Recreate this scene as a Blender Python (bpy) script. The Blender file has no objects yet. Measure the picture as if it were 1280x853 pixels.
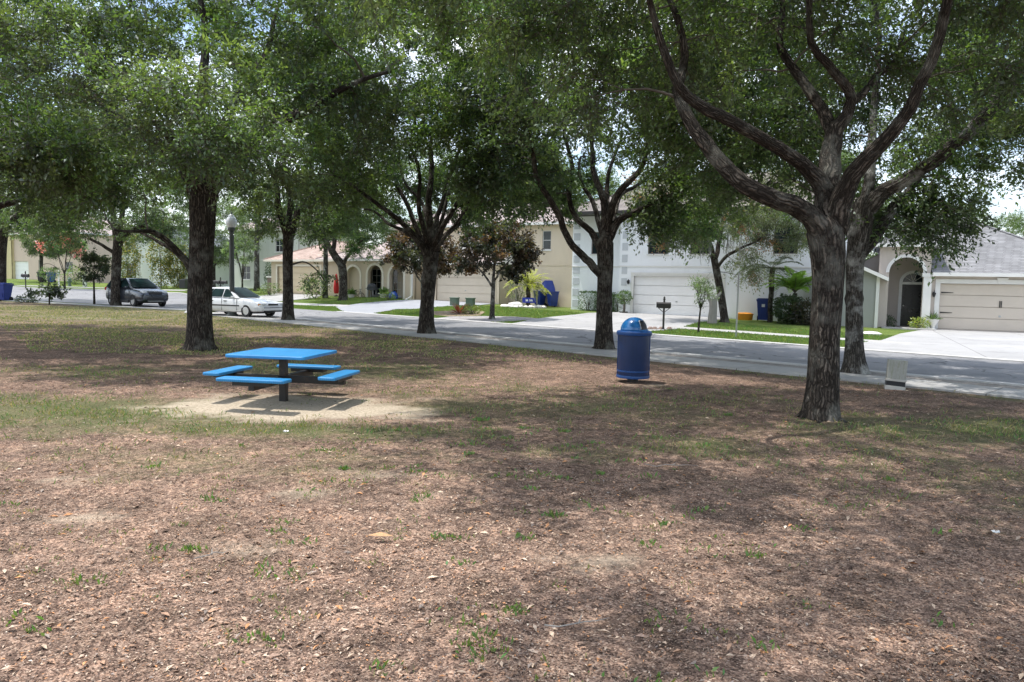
import bpy, bmesh, math, random
import numpy as np
from mathutils import Vector, Matrix
from mathutils.geometry import tessellate_polygon
scene = bpy.context.scene
COL = scene.collection
rad = math.radians
S2 = math.sqrt(0.5)

# ------------------------------------------------------------------ helpers
def link(o, parent=None):
    COL.objects.link(o)
    if parent is not None:
        o.parent = parent
    return o

def tag(o, label=None, cat=None, group=None, kind=None):
    if label: o["label"] = label
    if cat: o["category"] = cat
    if group: o["group"] = group
    if kind: o["kind"] = kind
    return o

def thing(name, label, cat, loc=(0, 0, 0), rz=0.0, group=None):
    o = bpy.data.objects.new(name, None)
    o.empty_display_size = 0.2
    o.location = loc
    o.rotation_euler = (0, 0, rz)
    link(o)
    return tag(o, label, cat, group)

def kids(o):
    return [c for c in bpy.data.objects if c.parent == o]

def copy_tree(o, parent=None):
    c = o.copy()
    link(c, parent)
    for ch in kids(o):
        copy_tree(ch, c)
    return c

def sstep(a, b, x):
    t = np.clip((np.asarray(x, float) - a) / (b - a), 0, 1)
    return t * t * (3 - 2 * t)

def terrain(x, y):
    x = np.asarray(x, float); y = np.asarray(y, float)
    u = (y - x) * S2; v = (x + y) * S2
    s = sstep(22.5, 32, v)
    lot = .8 * np.clip((u - 10) / 46, 0, 1.15)
    return s * lot + (1 - s) * 1.25 * sstep(45, 110, u)

def tz(x, y):
    return float(terrain(x, y))

def uv2xy(u, v):
    return ((v - u) * S2, (u + v) * S2)

def _hash(ix, iy, seed):
    n = (ix.astype(np.int64) * 374761393 + iy.astype(np.int64) * 668265263 + seed * 974711) & 0x7fffffff
    n = ((n ^ (n >> 13)) * 1274126177) & 0x7fffffff
    n = n ^ (n >> 16)
    return (n & 0xffff) / 65535.0

def vnoise(x, y, seed=0):
    x = np.asarray(x, float); y = np.asarray(y, float)
    ix = np.floor(x); iy = np.floor(y)
    fx = x - ix; fy = y - iy
    fx = fx * fx * (3 - 2 * fx); fy = fy * fy * (3 - 2 * fy)
    a = _hash(ix, iy, seed); b = _hash(ix + 1, iy, seed)
    c = _hash(ix, iy + 1, seed); d = _hash(ix + 1, iy + 1, seed)
    return (a * (1 - fx) + b * fx) * (1 - fy) + (c * (1 - fx) + d * fx) * fy

def fbm(x, y, seed=0, o=4):
    s = 0; a = .5; t = 0
    for i in range(o):
        s = s + a * vnoise(x * 2 ** i, y * 2 ** i, seed + i * 17); t += a; a *= .5
    return s / t

class MB:
    """collects shapes, builds ONE mesh object"""
    def __init__(self):
        self.v = []; self.f = []; self.m = []; self.uv = {}
    def add(self, verts, faces, m=0):
        o = len(self.v)
        self.v += [tuple(p) for p in verts]
        for f in faces:
            self.f.append(tuple(i + o for i in f)); self.m.append(m)
        return self
    def box(self, x0, x1, y0, y1, z0, z1, m=0):
        v = [(x, y, z) for z in (z0, z1) for y in (y0, y1) for x in (x0, x1)]
        return self.add(v, [(0, 2, 3, 1), (4, 5, 7, 6), (0, 1, 5, 4), (2, 6, 7, 3), (0, 4, 6, 2), (1, 3, 7, 5)], m)
    def obox(self, c, s, rz=0, ry=0, rx=0, m=0):
        M = Matrix.Translation(c) @ Matrix.Rotation(rz, 4, 'Z') @ Matrix.Rotation(ry, 4, 'Y') @ Matrix.Rotation(rx, 4, 'X')
        h = [k / 2 for k in s]
        v = [M @ Vector((x, y, z)) for z in (-h[2], h[2]) for y in (-h[1], h[1]) for x in (-h[0], h[0])]
        return self.add(v, [(0, 2, 3, 1), (4, 5, 7, 6), (0, 1, 5, 4), (2, 6, 7, 3), (0, 4, 6, 2), (1, 3, 7, 5)], m)
    def path(self, pts, rs, n=8, m=0, uv=False, wob=0, seed=0, caps=True):
        P = [Vector(p) for p in pts]; k = len(P)
        o = len(self.v)
        t = [(P[min(i + 1, k - 1)] - P[max(i - 1, 0)]).normalized() for i in range(k)]
        a = Vector((1, 0, 0)) if abs(t[0].x) < .9 else Vector((0, 1, 0))
        nx = (a - t[0] * a.dot(t[0])).normalized()
        L = 0; rg = random.Random(seed)
        ph = [rg.uniform(0, 6.28) for _ in range(6)]
        R0 = max(rs)
        for i in range(k):
            if i: L += (P[i] - P[i - 1]).length
            nx = (nx - t[i] * nx.dot(t[i])).normalized()
            by = t[i].cross(nx)
            for j in range(n):
                th = 2 * math.pi * j / n
                r = rs[i]
                if wob:
                    r *= 1 + wob * (math.sin(2 * th + ph[0] + L * .7) + .7 * math.sin(3 * th + ph[1] - L * 1.3) + .45 * math.sin(5 * th + ph[2] + L * 2.1))
                q = P[i] + (nx * math.cos(th) + by * math.sin(th)) * r
                self.v.append(tuple(q))
        for i in range(k - 1):
            for j in range(n):
                j2 = (j + 1) % n
                self.f.append((o + i * n + j, o + i * n + j2, o + (i + 1) * n + j2, o + (i + 1) * n + j)); self.m.append(m)
        if uv:
            L = 0; vv = [0]
            for i in range(1, k):
                L += (P[i] - P[i - 1]).length; vv.append(L)
            fi = len(self.f) - (k - 1) * n
            for i in range(k - 1):
                for j in range(n):
                    u0 = j / n * 2 * math.pi * R0; u1 = (j + 1) / n * 2 * math.pi * R0
                    self.uv[fi + i * n + j] = [(u0, vv[i]), (u1, vv[i]), (u1, vv[i + 1]), (u0, vv[i + 1])]
        if caps:
            self.f.append(tuple(o + j for j in range(n))[::-1]); self.m.append(m)
            self.f.append(tuple(o + (k - 1) * n + j for j in range(n))); self.m.append(m)
        return self
    def tube(self, p0, p1, r0, r1=None, n=10, m=0):
        return self.path([p0, p1], [r0, r0 if r1 is None else r1], n, m)
    def lathe(self, prof, n=24, c=(0, 0, 0), m=0, axis='Z', caps=True):
        o = len(self.v); k = len(prof)
        for r, z in prof:
            for j in range(n):
                a = 2 * math.pi * j / n
                p = (r * math.cos(a), r * math.sin(a), z)
                if axis == 'Y': p = (p[0], p[2], p[1])
                if axis == 'X': p = (p[2], p[0], p[1])
                self.v.append((p[0] + c[0], p[1] + c[1], p[2] + c[2]))
        for i in range(k - 1):
            for j in range(n):
                j2 = (j + 1) % n
                self.f.append((o + i * n + j, o + i * n + j2, o + (i + 1) * n + j2, o + (i + 1) * n + j)); self.m.append(m)
        if caps and prof[0][0] > 1e-4: self.f.append(tuple(o + j for j in range(n))[::-1]); self.m.append(m)
        if caps and prof[-1][0] > 1e-4: self.f.append(tuple(o + (k - 1) * n + j for j in range(n))); self.m.append(m)
        return self
    def prism_y(self, poly, y0, y1, m=0):
        """polygon in (x,z) pushed from y0 to y1"""
        n = len(poly)
        v = [(x, y0, z) for x, z in poly] + [(x, y1, z) for x, z in poly]
        self.add(v, [tuple(range(n)), tuple(range(2 * n - 1, n - 1, -1))] + [(i + n, (i + 1) % n + n, (i + 1) % n, i) for i in range(n)], m)
        return self
    def prism_z(self, poly, z0, z1, m=0):
        n = len(poly)
        v = [(x, y, z0) for x, y in poly] + [(x, y, z1) for x, y in poly]
        self.add(v, [tuple(range(n - 1, -1, -1)), tuple(range(n, 2 * n))] + [(i, (i + 1) % n, (i + 1) % n + n, i + n) for i in range(n)], m)
        return self
    def wall(self, outer, holes, y, t, m=0):
        """vertical wall in the plane y with openings, thickness t into +y (reveals included)"""
        loops = [outer] + holes
        flat = [p for l in loops for p in l]
        tris = tessellate_polygon([[Vector((p[0], p[1], 0)) for p in l] for l in loops])
        self.add([(x, y, z) for x, z in flat], [tuple(tr) for tr in tris], m)
        for l in loops:
            n = len(l)
            self.add([(x, y, z) for x, z in l] + [(x, y + t, z) for x, z in l], [(i, (i + 1) % n, (i + 1) % n + n, i + n) for i in range(n)], m)
        return self
    def build(self, name, mats, parent=None, loc=None, smooth=False, bevel=0.0, seg=2, rot=None, fix=True, sub=0):
        me = bpy.data.meshes.new(name)
        me.from_pydata(self.v, [], self.f)
        if not isinstance(mats, (list, tuple)): mats = [mats]
        for mm in mats: me.materials.append(mm)
        if len(mats) > 1: me.polygons.foreach_set('material_index', self.m)
        if self.uv:
            ul = me.uv_layers.new(name='UVMap')
            for pi, c in self.uv.items():
                p = me.polygons[pi]
                for q, li in enumerate(p.loop_indices): ul.data[li].uv = c[q]
        if fix and not self.uv:
            b = bmesh.new(); b.from_mesh(me); bmesh.ops.recalc_face_normals(b, faces=b.faces); b.to_mesh(me); b.free()
        if smooth:
            me.polygons.foreach_set('use_smooth', [True] * len(me.polygons))
            if smooth == 'auto':
                try: me.set_sharp_from_angle(angle=rad(38))
                except Exception: pass
        me.update()
        o = bpy.data.objects.new(name, me)
        if loc is not None: o.location = loc
        if rot is not None: o.rotation_euler = rot
        link(o, parent)
        if sub:
            s = o.modifiers.new('sub', 'SUBSURF'); s.levels = s.render_levels = sub
        if bevel:
            b = o.modifiers.new('bevel', 'BEVEL'); b.width = bevel; b.segments = seg; b.limit_method = 'ANGLE'; b.angle_limit = rad(40)
        return o

def arch(xc, hw, zs, z0=0.0, n=14, rise=None):
    """door-like opening outline with a round head"""
    r = hw if rise is None else rise
    p = [(xc - hw, z0), (xc + hw, z0)]
    for i in range(n + 1):
        a = math.pi * i / n
        p.append((xc + hw * math.cos(a), zs + r * math.sin(a)))
    return p

def rect(x0, x1, z0, z1):
    return [(x0, z0), (x1, z0), (x1, z1), (x0, z1)]

def np_mesh(name, verts, quads, mats, colors=None, parent=None, loc=None, tris=False):
    me = bpy.data.meshes.new(name)
    nv = len(verts); nf = len(quads); k = 3 if tris else 4
    me.vertices.add(nv); me.vertices.foreach_set('co', np.asarray(verts, np.float32).ravel())
    me.loops.add(nf * k); me.loops.foreach_set('vertex_index', np.asarray(quads, np.int32).ravel())
    me.polygons.add(nf)
    me.polygons.foreach_set('loop_start', np.arange(0, nf * k, k, dtype=np.int32))
    try: me.polygons.foreach_set('loop_total', np.full(nf, k, dtype=np.int32))
    except Exception: pass
    for mm in (mats if isinstance(mats, (list, tuple)) else [mats]): me.materials.append(mm)
    if colors is not None:
        at = me.attributes.new('tint', 'FLOAT_COLOR', 'POINT')
        c = np.ones((nv, 4), np.float32); c[:, :3] = colors
        at.data.foreach_set('color', c.ravel())
    me.update(calc_edges=True)
    me.validate()
    o = bpy.data.objects.new(name, me)
    if loc is not None: o.location = loc
    return link(o, parent)

def unit(a):
    return a / np.maximum(np.linalg.norm(a, axis=1, keepdims=True), 1e-9)

def leaf_geo(pos, d, nrm, L, W, fold=.18):
    d = unit(d); side = unit(np.cross(d, nrm)); up = np.cross(side, d)
    L = np.asarray(L).reshape(-1, 1); W = np.asarray(W).reshape(-1, 1)
    n = len(pos)
    v = np.empty((n, 4, 3))
    v[:, 0] = pos
    v[:, 1] = pos + d * L * .5 + side * W * .5 + up * W * fold
    v[:, 2] = pos + d * L - up * L * .08
    v[:, 3] = pos + d * L * .5 - side * W * .5 + up * W * fold
    q = np.arange(4 * n).reshape(n, 4)
    return v.reshape(-1, 3), q

def twig_geo(p0, p1, r0, r1):
    n = len(p0); d = unit(p1 - p0)
    a = np.where(np.abs(d[:, 2:3]) < .9, np.array([[0, 0, 1.]]), np.array([[1., 0, 0]]))
    x = unit(np.cross(d, a)); y = np.cross(d, x)
    v = np.empty((n, 6, 3))
    for j in range(3):
        th = 2 * math.pi * j / 3
        o = x * math.cos(th) + y * math.sin(th)
        v[:, j] = p0 + o * r0; v[:, j + 3] = p1 + o * r1
    b = (np.arange(n) * 6)[:, None]
    q = np.concatenate([b + np.array([[j, (j + 1) % 3, (j + 1) % 3 + 3, j + 3]]) for j in range(3)])
    return v.reshape(-1, 3), q

# ------------------------------------------------------------------ materials
def new_mat(name):
    m = bpy.data.materials.new(name); m.use_nodes = True
    nt = m.node_tree; nt.nodes.clear()
    out = nt.nodes.new('ShaderNodeOutputMaterial')
    return m, nt, out

def N(nt, kind, **kw):
    n = nt.nodes.new('ShaderNode' + kind)
    for k, v in kw.items():
        if k in n.inputs: n.inputs[k].default_value = v
        else: setattr(n, k, v)
    return n

def c4(c): return (c[0], c[1], c[2], 1)

def ramp(nt, fac, stops):
    r = nt.nodes.new('ShaderNodeValToRGB')
    while len(r.color_ramp.elements) < len(stops): r.color_ramp.elements.new(.5)
    for e, (p, c) in zip(r.color_ramp.elements, stops):
        e.position = p; e.color = c4(c) if len(c) == 3 else c
    nt.links.new(fac, r.inputs[0])
    return r

def mat(name, col, rough=.6, var=.18, scale=3.0, fine=0.0, fscale=60, bump=0.0, bscale=80, bdist=.01, metal=0, coat=0, spec=.5, dirt=None, stretch=(1, 1, 1), joint=None, crack=0):
    """painted or raw surface with broad tone variation, fine grain, and bump"""
    m, nt, out = new_mat(name)
    L = nt.links.new
    b = N(nt, 'BsdfPrincipled', Roughness=rough, Metallic=metal)
    b.inputs['Specular IOR Level'].default_value = spec
    b.inputs['Coat Weight'].default_value = coat
    b.inputs['Coat Roughness'].default_value = .06
    tc = N(nt, 'TexCoord')
    mp = N(nt, 'Mapping'); mp.inputs['Scale'].default_value = stretch
    L(tc.outputs['Object'], mp.inputs['Vector'])
    n1 = N(nt, 'TexNoise', Scale=scale, Detail=5.0, Roughness=.6)
    L(mp.outputs[0], n1.inputs['Vector'])
    r = ramp(nt, n1.outputs['Fac'], [(.25, [k * (1 - var) for k in col]), (.75, [min(1, k * (1 + var)) for k in col])])
    c = r.outputs[0]
    if fine:
        n2 = N(nt, 'TexNoise', Scale=fscale, Detail=3.0)
        L(mp.outputs[0], n2.inputs['Vector'])
        r2 = ramp(nt, n2.outputs['Fac'], [(.3, (1 - fine,) * 3), (.7, (1 + fine,) * 3)])
        mx = N(nt, 'MixRGB', blend_type='MULTIPLY'); mx.inputs[0].default_value = 1
        L(c, mx.inputs[1]); L(r2.outputs[0], mx.inputs[2]); c = mx.outputs[0]
    if dirt:
        n3 = N(nt, 'TexNoise', Scale=dirt[1], Detail=6.0, Roughness=.7)
        L(mp.outputs[0], n3.inputs['Vector'])
        r3 = ramp(nt, n3.outputs['Fac'], [(.52, (0, 0, 0)), (.72, (dirt[2],) * 3)])
        mx = N(nt, 'MixRGB'); L(r3.outputs[0], mx.inputs[0]); L(c, mx.inputs[1]); mx.inputs[2].default_value = c4(dirt[0]); c = mx.outputs[0]
    if joint:
        mj = N(nt, 'Mapping'); mj.inputs['Rotation'].default_value = (0, 0, rad(joint[3])); L(tc.outputs['Object'], mj.inputs[0])
        bk = N(nt, 'TexBrick', Scale=1.0); bk.offset = 0; bk.inputs['Brick Width'].default_value = joint[0]; bk.inputs['Row Height'].default_value = joint[1]; bk.inputs['Mortar Size'].default_value = joint[2]; bk.inputs['Mortar Smooth'].default_value = .3
        bk.inputs['Color1'].default_value = (1, 1, 1, 1); bk.inputs['Color2'].default_value = (.88, .88, .88, 1); bk.inputs['Mortar'].default_value = (.35, .34, .32, 1); L(mj.outputs[0], bk.inputs['Vector'])
        mx = N(nt, 'MixRGB', blend_type='MULTIPLY'); mx.inputs[0].default_value = 1; L(c, mx.inputs[1]); L(bk.outputs['Color'], mx.inputs[2]); c = mx.outputs[0]
    if crack:
        nd = N(nt, 'TexNoise', Scale=1.1, Detail=4.0); L(tc.outputs['Object'], nd.inputs['Vector'])
        va = N(nt, 'VectorMath', operation='MULTIPLY_ADD'); L(nd.outputs['Color'], va.inputs[0]); va.inputs[1].default_value = (1.6, 1.6, 0); L(tc.outputs['Object'], va.inputs[2])
        vc = N(nt, 'TexVoronoi', feature='DISTANCE_TO_EDGE', Scale=crack); L(va.outputs[0], vc.inputs['Vector'])
        rc = ramp(nt, vc.outputs['Distance'], [(.004, (.45, .45, .45)), (.012, (1, 1, 1))])
        mx = N(nt, 'MixRGB', blend_type='MULTIPLY'); mx.inputs[0].default_value = 1; L(c, mx.inputs[1]); L(rc.outputs[0], mx.inputs[2]); c = mx.outputs[0]
    L(c, b.inputs['Base Color'])
    rr = ramp(nt, n1.outputs['Fac'], [(.3, (max(0, rough - .07),) * 3), (.7, (min(1, rough + .07),) * 3)])
    L(rr.outputs[0], b.inputs['Roughness'])
    if bump:
        n4 = N(nt, 'TexNoise', Scale=bscale, Detail=4.0)
        L(mp.outputs[0], n4.inputs['Vector'])
        bp = N(nt, 'Bump', Strength=bump, Distance=bdist)
        L(n4.outputs['Fac'], bp.inputs['Height']); L(bp.outputs[0], b.inputs['Normal'])
    L(b.outputs[0], out.inputs[0])
    return m

def leaf_mat(name, gloss=.06, trans=.40):
    m, nt, out = new_mat(name); L = nt.links.new
    at = N(nt, 'Attribute', attribute_name='tint')
    geo = N(nt, 'NewGeometry')
    # pale underside
    mxc = N(nt, 'MixRGB', blend_type='MIX'); L(geo.outputs['Backfacing'], mxc.inputs[0])
    und = N(nt, 'MixRGB', blend_type='MIX'); und.inputs[0].default_value = .22; und.inputs[2].default_value = (.16, .19, .12, 1)
    L(at.outputs['Color'], und.inputs[1]); L(at.outputs['Color'], mxc.inputs[1]); L(und.outputs[0], mxc.inputs[2])
    d = N(nt, 'BsdfDiffuse'); L(mxc.outputs[0], d.inputs['Color'])
    t = N(nt, 'BsdfTranslucent')
    tc = N(nt, 'MixRGB', blend_type='MULTIPLY'); tc.inputs[0].default_value = 1; tc.inputs[2].default_value = (1.9, 2.0, .7, 1)
    L(at.outputs['Color'], tc.inputs[1]); L(tc.outputs[0], t.inputs['Color'])
    g = N(nt, 'BsdfGlossy', Roughness=.5); g.inputs['Color'].default_value = (.9, .95, 1, 1)
    m1 = N(nt, 'MixShader'); m1.inputs[0].default_value = trans
    L(d.outputs[0], m1.inputs[1]); L(t.outputs[0], m1.inputs[2])
    m2 = N(nt, 'MixShader'); m2.inputs[0].default_value = gloss
    L(m1.outputs[0], m2.inputs[1]); L(g.outputs[0], m2.inputs[2])
    L(m2.outputs[0], out.inputs[0])
    return m

def bark_mat(name, dark, light, lich, lamt=.3):
    m, nt, out = new_mat(name); L = nt.links.new
    uv = N(nt, 'UVMap')
    mp = N(nt, 'Mapping'); mp.inputs['Scale'].default_value = (17, 4.6, 1); L(uv.outputs[0], mp.inputs[0])
    nz = N(nt, 'TexNoise', Scale=7.0, Detail=3.0); L(uv.outputs[0], nz.inputs['Vector'])
    ad = N(nt, 'VectorMath', operation='MULTIPLY_ADD'); L(nz.outputs['Color'], ad.inputs[0]); ad.inputs[1].default_value = (2.2, 2.2, 0); L(mp.outputs[0], ad.inputs[2])
    vo = N(nt, 'TexVoronoi', feature='DISTANCE_TO_EDGE', Scale=1.0); L(ad.outputs[0], vo.inputs['Vector'])
    n2 = N(nt, 'TexNoise', Scale=55.0, Detail=5.0, Roughness=.7); L(uv.outputs[0], n2.inputs['Vector'])
    n3 = N(nt, 'TexNoise', Scale=2.6, Detail=5.0, Roughness=.65)
    tc = N(nt, 'TexCoord'); L(tc.outputs['Object'], n3.inputs['Vector'])
    r1 = ramp(nt, vo.outputs['Distance'], [(.02, [k * .35 for k in dark]), (.16, dark), (.45, light)])
    r2 = ramp(nt, n2.outputs['Fac'], [(.25, (.55,) * 3), (.75, (1.35,) * 3)])
    mx = N(nt, 'MixRGB', blend_type='MULTIPLY'); mx.inputs[0].default_value = 1
    L(r1.outputs[0], mx.inputs[1]); L(r2.outputs[0], mx.inputs[2])
    r3 = ramp(nt, n3.outputs['Fac'], [(.5, (0, 0, 0)), (.68, (lamt,) * 3)])
    m2 = N(nt, 'MixRGB'); L(r3.outputs[0], m2.inputs[0]); L(mx.outputs[0], m2.inputs[1]); m2.inputs[2].default_value = c4(lich)
    b = N(nt, 'BsdfPrincipled', Roughness=.92); b.inputs['Specular IOR Level'].default_value = .2
    L(m2.outputs[0], b.inputs['Base Color'])
    hm = N(nt, 'MixRGB', blend_type='MIX'); hm.inputs[0].default_value = .3
    r4 = ramp(nt, vo.outputs['Distance'], [(0, (0,) * 3), (.35, (1,) * 3)])
    L(r4.outputs[0], hm.inputs[1]); L(n2.outputs['Fac'], hm.inputs[2])
    bp = N(nt, 'Bump', Strength=1.0, Distance=.035); L(hm.outputs[0], bp.inputs['Height']); L(bp.outputs[0], b.inputs['Normal'])
    L(b.outputs[0], out.inputs[0])
    return m

def tint_mat(name, rough=.8, spec=.2):
    m, nt, out = new_mat(name); L = nt.links.new
    at = N(nt, 'Attribute', attribute_name='tint')
    b = N(nt, 'BsdfPrincipled', Roughness=rough); b.inputs['Specular IOR Level'].default_value = spec
    nz = N(nt, 'TexNoise', Scale=90.0, Detail=2.0); tc = N(nt, 'TexCoord'); L(tc.outputs['Object'], nz.inputs['Vector'])
    r = ramp(nt, nz.outputs['Fac'], [(.3, (.75,) * 3), (.7, (1.2,) * 3)])
    mx = N(nt, 'MixRGB', blend_type='MULTIPLY'); mx.inputs[0].default_value = 1
    L(at.outputs['Color'], mx.inputs[1]); L(r.outputs[0], mx.inputs[2]); L(mx.outputs[0], b.inputs['Base Color'])
    L(b.outputs[0], out.inputs[0]); return m

def roof_mat(name, col, var=.3):
    m, nt, out = new_mat(name); L = nt.links.new
    tc = N(nt, 'TexCoord'); sp = N(nt, 'SeparateXYZ'); L(tc.outputs['Object'], sp.inputs[0])
    ad = N(nt, 'MATH' if False else 'Math', operation='ADD'); L(sp.outputs[0], ad.inputs[0]); L(sp.outputs[1], ad.inputs[1])
    ml = N(nt, 'Math', operation='MULTIPLY'); L(sp.outputs[2], ml.inputs[0]); ml.inputs[1].default_value = 2.0
    cb = N(nt, 'CombineXYZ'); L(ad.outputs[0], cb.inputs[0]); L(ml.outputs[0], cb.inputs[1])
    br = N(nt, 'TexBrick', Scale=1.0); br.inputs['Brick Width'].default_value = .33; br.inputs['Row Height'].default_value = .15; br.inputs['Mortar Size'].default_value = .012
    br.inputs['Color1'].default_value = c4([k * (1 - var) for k in col]); br.inputs['Color2'].default_value = c4([k * (1 + var * .5) for k in col]); br.inputs['Mortar'].default_value = c4([k * .45 for k in col])
    L(cb.outputs[0], br.inputs['Vector'])
    nz = N(nt, 'TexNoise', Scale=.9, Detail=6.0, Roughness=.65); L(tc.outputs['Object'], nz.inputs['Vector'])
    r = ramp(nt, nz.outputs['Fac'], [(.3, (.72,) * 3), (.7, (1.15,) * 3)])
    mx = N(nt, 'MixRGB', blend_type='MULTIPLY'); mx.inputs[0].default_value = 1
    L(br.outputs['Color'], mx.inputs[1]); L(r.outputs[0], mx.inputs[2])
    b = N(nt, 'BsdfPrincipled', Roughness=.9); L(mx.outputs[0], b.inputs['Base Color'])
    bp = N(nt, 'Bump', Strength=.5, Distance=.02); L(br.outputs['Fac'], bp.inputs['Height']); bp.invert = True; L(bp.outputs[0], b.inputs['Normal'])
    L(b.outputs[0], out.inputs[0]); return m

def perf_mat(name, col, pitch=40.0, rough=.4):
    """plastic-coated perforated metal: dark little holes in a grid"""
    m, nt, out = new_mat(name); L = nt.links.new
    tc = N(nt, 'TexCoord')
    vo = N(nt, 'TexVoronoi', Scale=pitch, Randomness=.0); L(tc.outputs['Object'], vo.inputs['Vector'])
    r = ramp(nt, vo.outputs['Distance'], [(.30, [k * .82 for k in col]), (.38, col)])
    nz = N(nt, 'TexNoise', Scale=3.0, Detail=5.0); L(tc.outputs['Object'], nz.inputs['Vector'])
    r2 = ramp(nt, nz.outputs['Fac'], [(.3, (.85,) * 3), (.7, (1.12,) * 3)])
    mx = N(nt, 'MixRGB', blend_type='MULTIPLY'); mx.inputs[0].default_value = 1
    L(r.outputs[0], mx.inputs[1]); L(r2.outputs[0], mx.inputs[2])
    b = N(nt, 'BsdfPrincipled', Roughness=rough); L(mx.outputs[0], b.inputs['Base Color'])
    bp = N(nt, 'Bump', Strength=.25, Distance=.004); L(vo.outputs['Distance'], bp.inputs['Height']); L(bp.outputs[0], b.inputs['Normal'])
    L(b.outputs[0], out.inputs[0]); return m

def glass_mat(name, col=(.02, .03, .035), rough=.04, spec=.45):
    m, nt, out = new_mat(name); L = nt.links.new
    b = N(nt, 'BsdfPrincipled', Roughness=rough); b.inputs['Specular IOR Level'].default_value = spec
    b.inputs['IOR'].default_value = 1.5 if spec > .3 else 1.18
    tc = N(nt, 'TexCoord'); nz = N(nt, 'TexNoise', Scale=1.3, Detail=2.0); L(tc.outputs['Object'], nz.inputs['Vector'])
    r = ramp(nt, nz.outputs['Fac'], [(.3, [k * .6 for k in col]), (.7, [k * 1.6 for k in col])]); L(r.outputs[0], b.inputs['Base Color'])
    L(b.outputs[0], out.inputs[0]); return m

M = {}
def setup_mats():
    M['bark'] = bark_mat('bark_dark', (.062, .051, .042), (.195, .165, .138), (.32, .32, .28), .4)
    M['bark2'] = bark_mat('bark_grey', (.10, .09, .078), (.25, .23, .205), (.52, .53, .50), .8)
    M['branch'] = mat('branch_bark', (.11, .095, .08), .9, .3, 6)
    M['leaf'] = leaf_mat('oak_leaf'); M['leafg'] = leaf_mat('shiny_leaf', .08, .3)
    M['litter'] = tint_mat('dry_leaf'); M['blade'] = leaf_mat('grass_blade', .04, .35)
    M['blue_top'] = perf_mat('blue_coated_metal', (.03, .255, .56), 34, .38)
    M['black'] = mat('black_metal', (.012, .012, .013), .45, .3, 8, dirt=((.09, .05, .03), 14, .5))
    M['can'] = perf_mat('navy_coated_metal', (.004, .024, .092), 46, .4)
    M['can_frame'] = mat('navy_frame', (.008, .055, .20), .35, .15, 5)
    M['dome'] = mat('blue_dome_plastic', (.010, .115, .32), .25, .12, 3, coat=.4)
    M['steel'] = mat('galvanised_steel', (.42, .43, .43), .45, .12, 9, metal=.8)
    M['lamp'] = mat('lamp_paint', (.055, .062, .058), .5, .2, 6)
    M['globe'] = mat('milky_globe', (.60, .62, .64), .25, .06, 4)
    M['asphalt'] = mat('old_asphalt', (.23, .23, .235), .88, .16, .35, .22, 90, .5, 200, .004, dirt=((.11, .11, .115), .9, .75), crack=.30)
    M['concrete'] = mat('concrete', (.42, .41, .395), .85, .12, .5, .12, 70, .3, 160, .003, dirt=((.24, .225, .20), 1.6, .75), joint=(1.5, 99, .012, 45))
    M['drive'] = mat('driveway_concrete', (.385, .38, .375), .85, .14, .4, .08, 60, .3, 160, .003, dirt=((.24, .24, .235), .9, .75), joint=(3.2, 3.2, .014, 25))
    M['court'] = mat('dark_paving', (.30, .31, .33), .85, .14, .6, .14, 60, .3, 160, .003)
    M['kerb'] = mat('kerb_concrete', (.50, .49, .475), .85, .14, 1.2, .12, 60, .3, 160, .003)
    M['gravel'] = mat('gravel', (.34, .32, .315), .9, .2, 2, .45, 26, 1, 60, .02)
    M['mulch'] = mat('mulch', (.30, .23, .15), .95, .3, 3, .5, 30, 1, 50, .03)
    M['dirt'] = mat('verge_dirt', (.30, .275, .25), .95, .22, 1.6, .35, 40, 1, 70, .02, dirt=((.14, .11, .08), 2.2, .7))
    M['grey_stucco'] = mat('beige_grey_stucco', (.55, .485, .425), .9, .07, .7, .05, 120, .35, 140, .004, dirt=((0.447, 0.391, 0.340), .55, .55), stretch=(1.4, 1.4, .5))
    M['wing_stucco'] = mat('grey_green_stucco', (.36, .37, .345), .9, .07, .7, .05, 120, .35, 140, .004, dirt=((0.310, 0.318, 0.297), .55, .55), stretch=(1.4, 1.4, .5))
    M['white_stucco'] = mat('white_stucco', (.92, .935, .96), .88, .03, .6, .03, 120, .35, 140, .004, dirt=((0.731, 0.740, 0.757), .55, .55), stretch=(1.4, 1.4, .5))
    M['quoin'] = mat('pale_grey_block', (.58, .60, .63), .9, .06, 2, .04, 100, .3, 120, .004)
    M['cream_stucco'] = mat('cream_stucco', (.72, .61, .47), .9, .06, .6, .05, 120, .35, 140, .004, dirt=((0.619, 0.525, 0.404), .55, .55), stretch=(1.4, 1.4, .5))
    M['tan_stucco'] = mat('tan_stucco', (.60, .50, .37), .9, .06, .6, .05, 120, .35, 140, .004, dirt=((0.516, 0.430, 0.318), .55, .55), stretch=(1.4, 1.4, .5))
    M['yellow_stucco'] = mat('yellow_stucco', (.68, .57, .34), .9, .06, .6, .05, 120, .3, 140, .004, dirt=((0.585, 0.490, 0.292), .55, .55), stretch=(1.4, 1.4, .5))
    M['pink_stucco'] = mat('pink_stucco', (.66, .52, .44), .9, .06, .6, .05, 120, .3, 140, .004, dirt=((0.568, 0.447, 0.378), .55, .55), stretch=(1.4, 1.4, .5))
    M['pale_stucco'] = mat('pale_green_stucco', (.66, .68, .62), .9, .06, .6, .05, 120, .3, 140, .004, dirt=((0.568, 0.585, 0.533), .55, .55), stretch=(1.4, 1.4, .5))
    M['trim'] = mat('white_trim', (.78, .77, .74), .6, .06, 2)
    M['cream_trim'] = mat('cream_trim', (.76, .70, .58), .6, .06, 2)
    M['gdoor'] = mat('beige_garage_door', (.60, .53, .45), .5, .05, 1.5)
    M['wdoor'] = mat('white_garage_door', (.90, .895, .89), .5, .04, 1.5)
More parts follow.
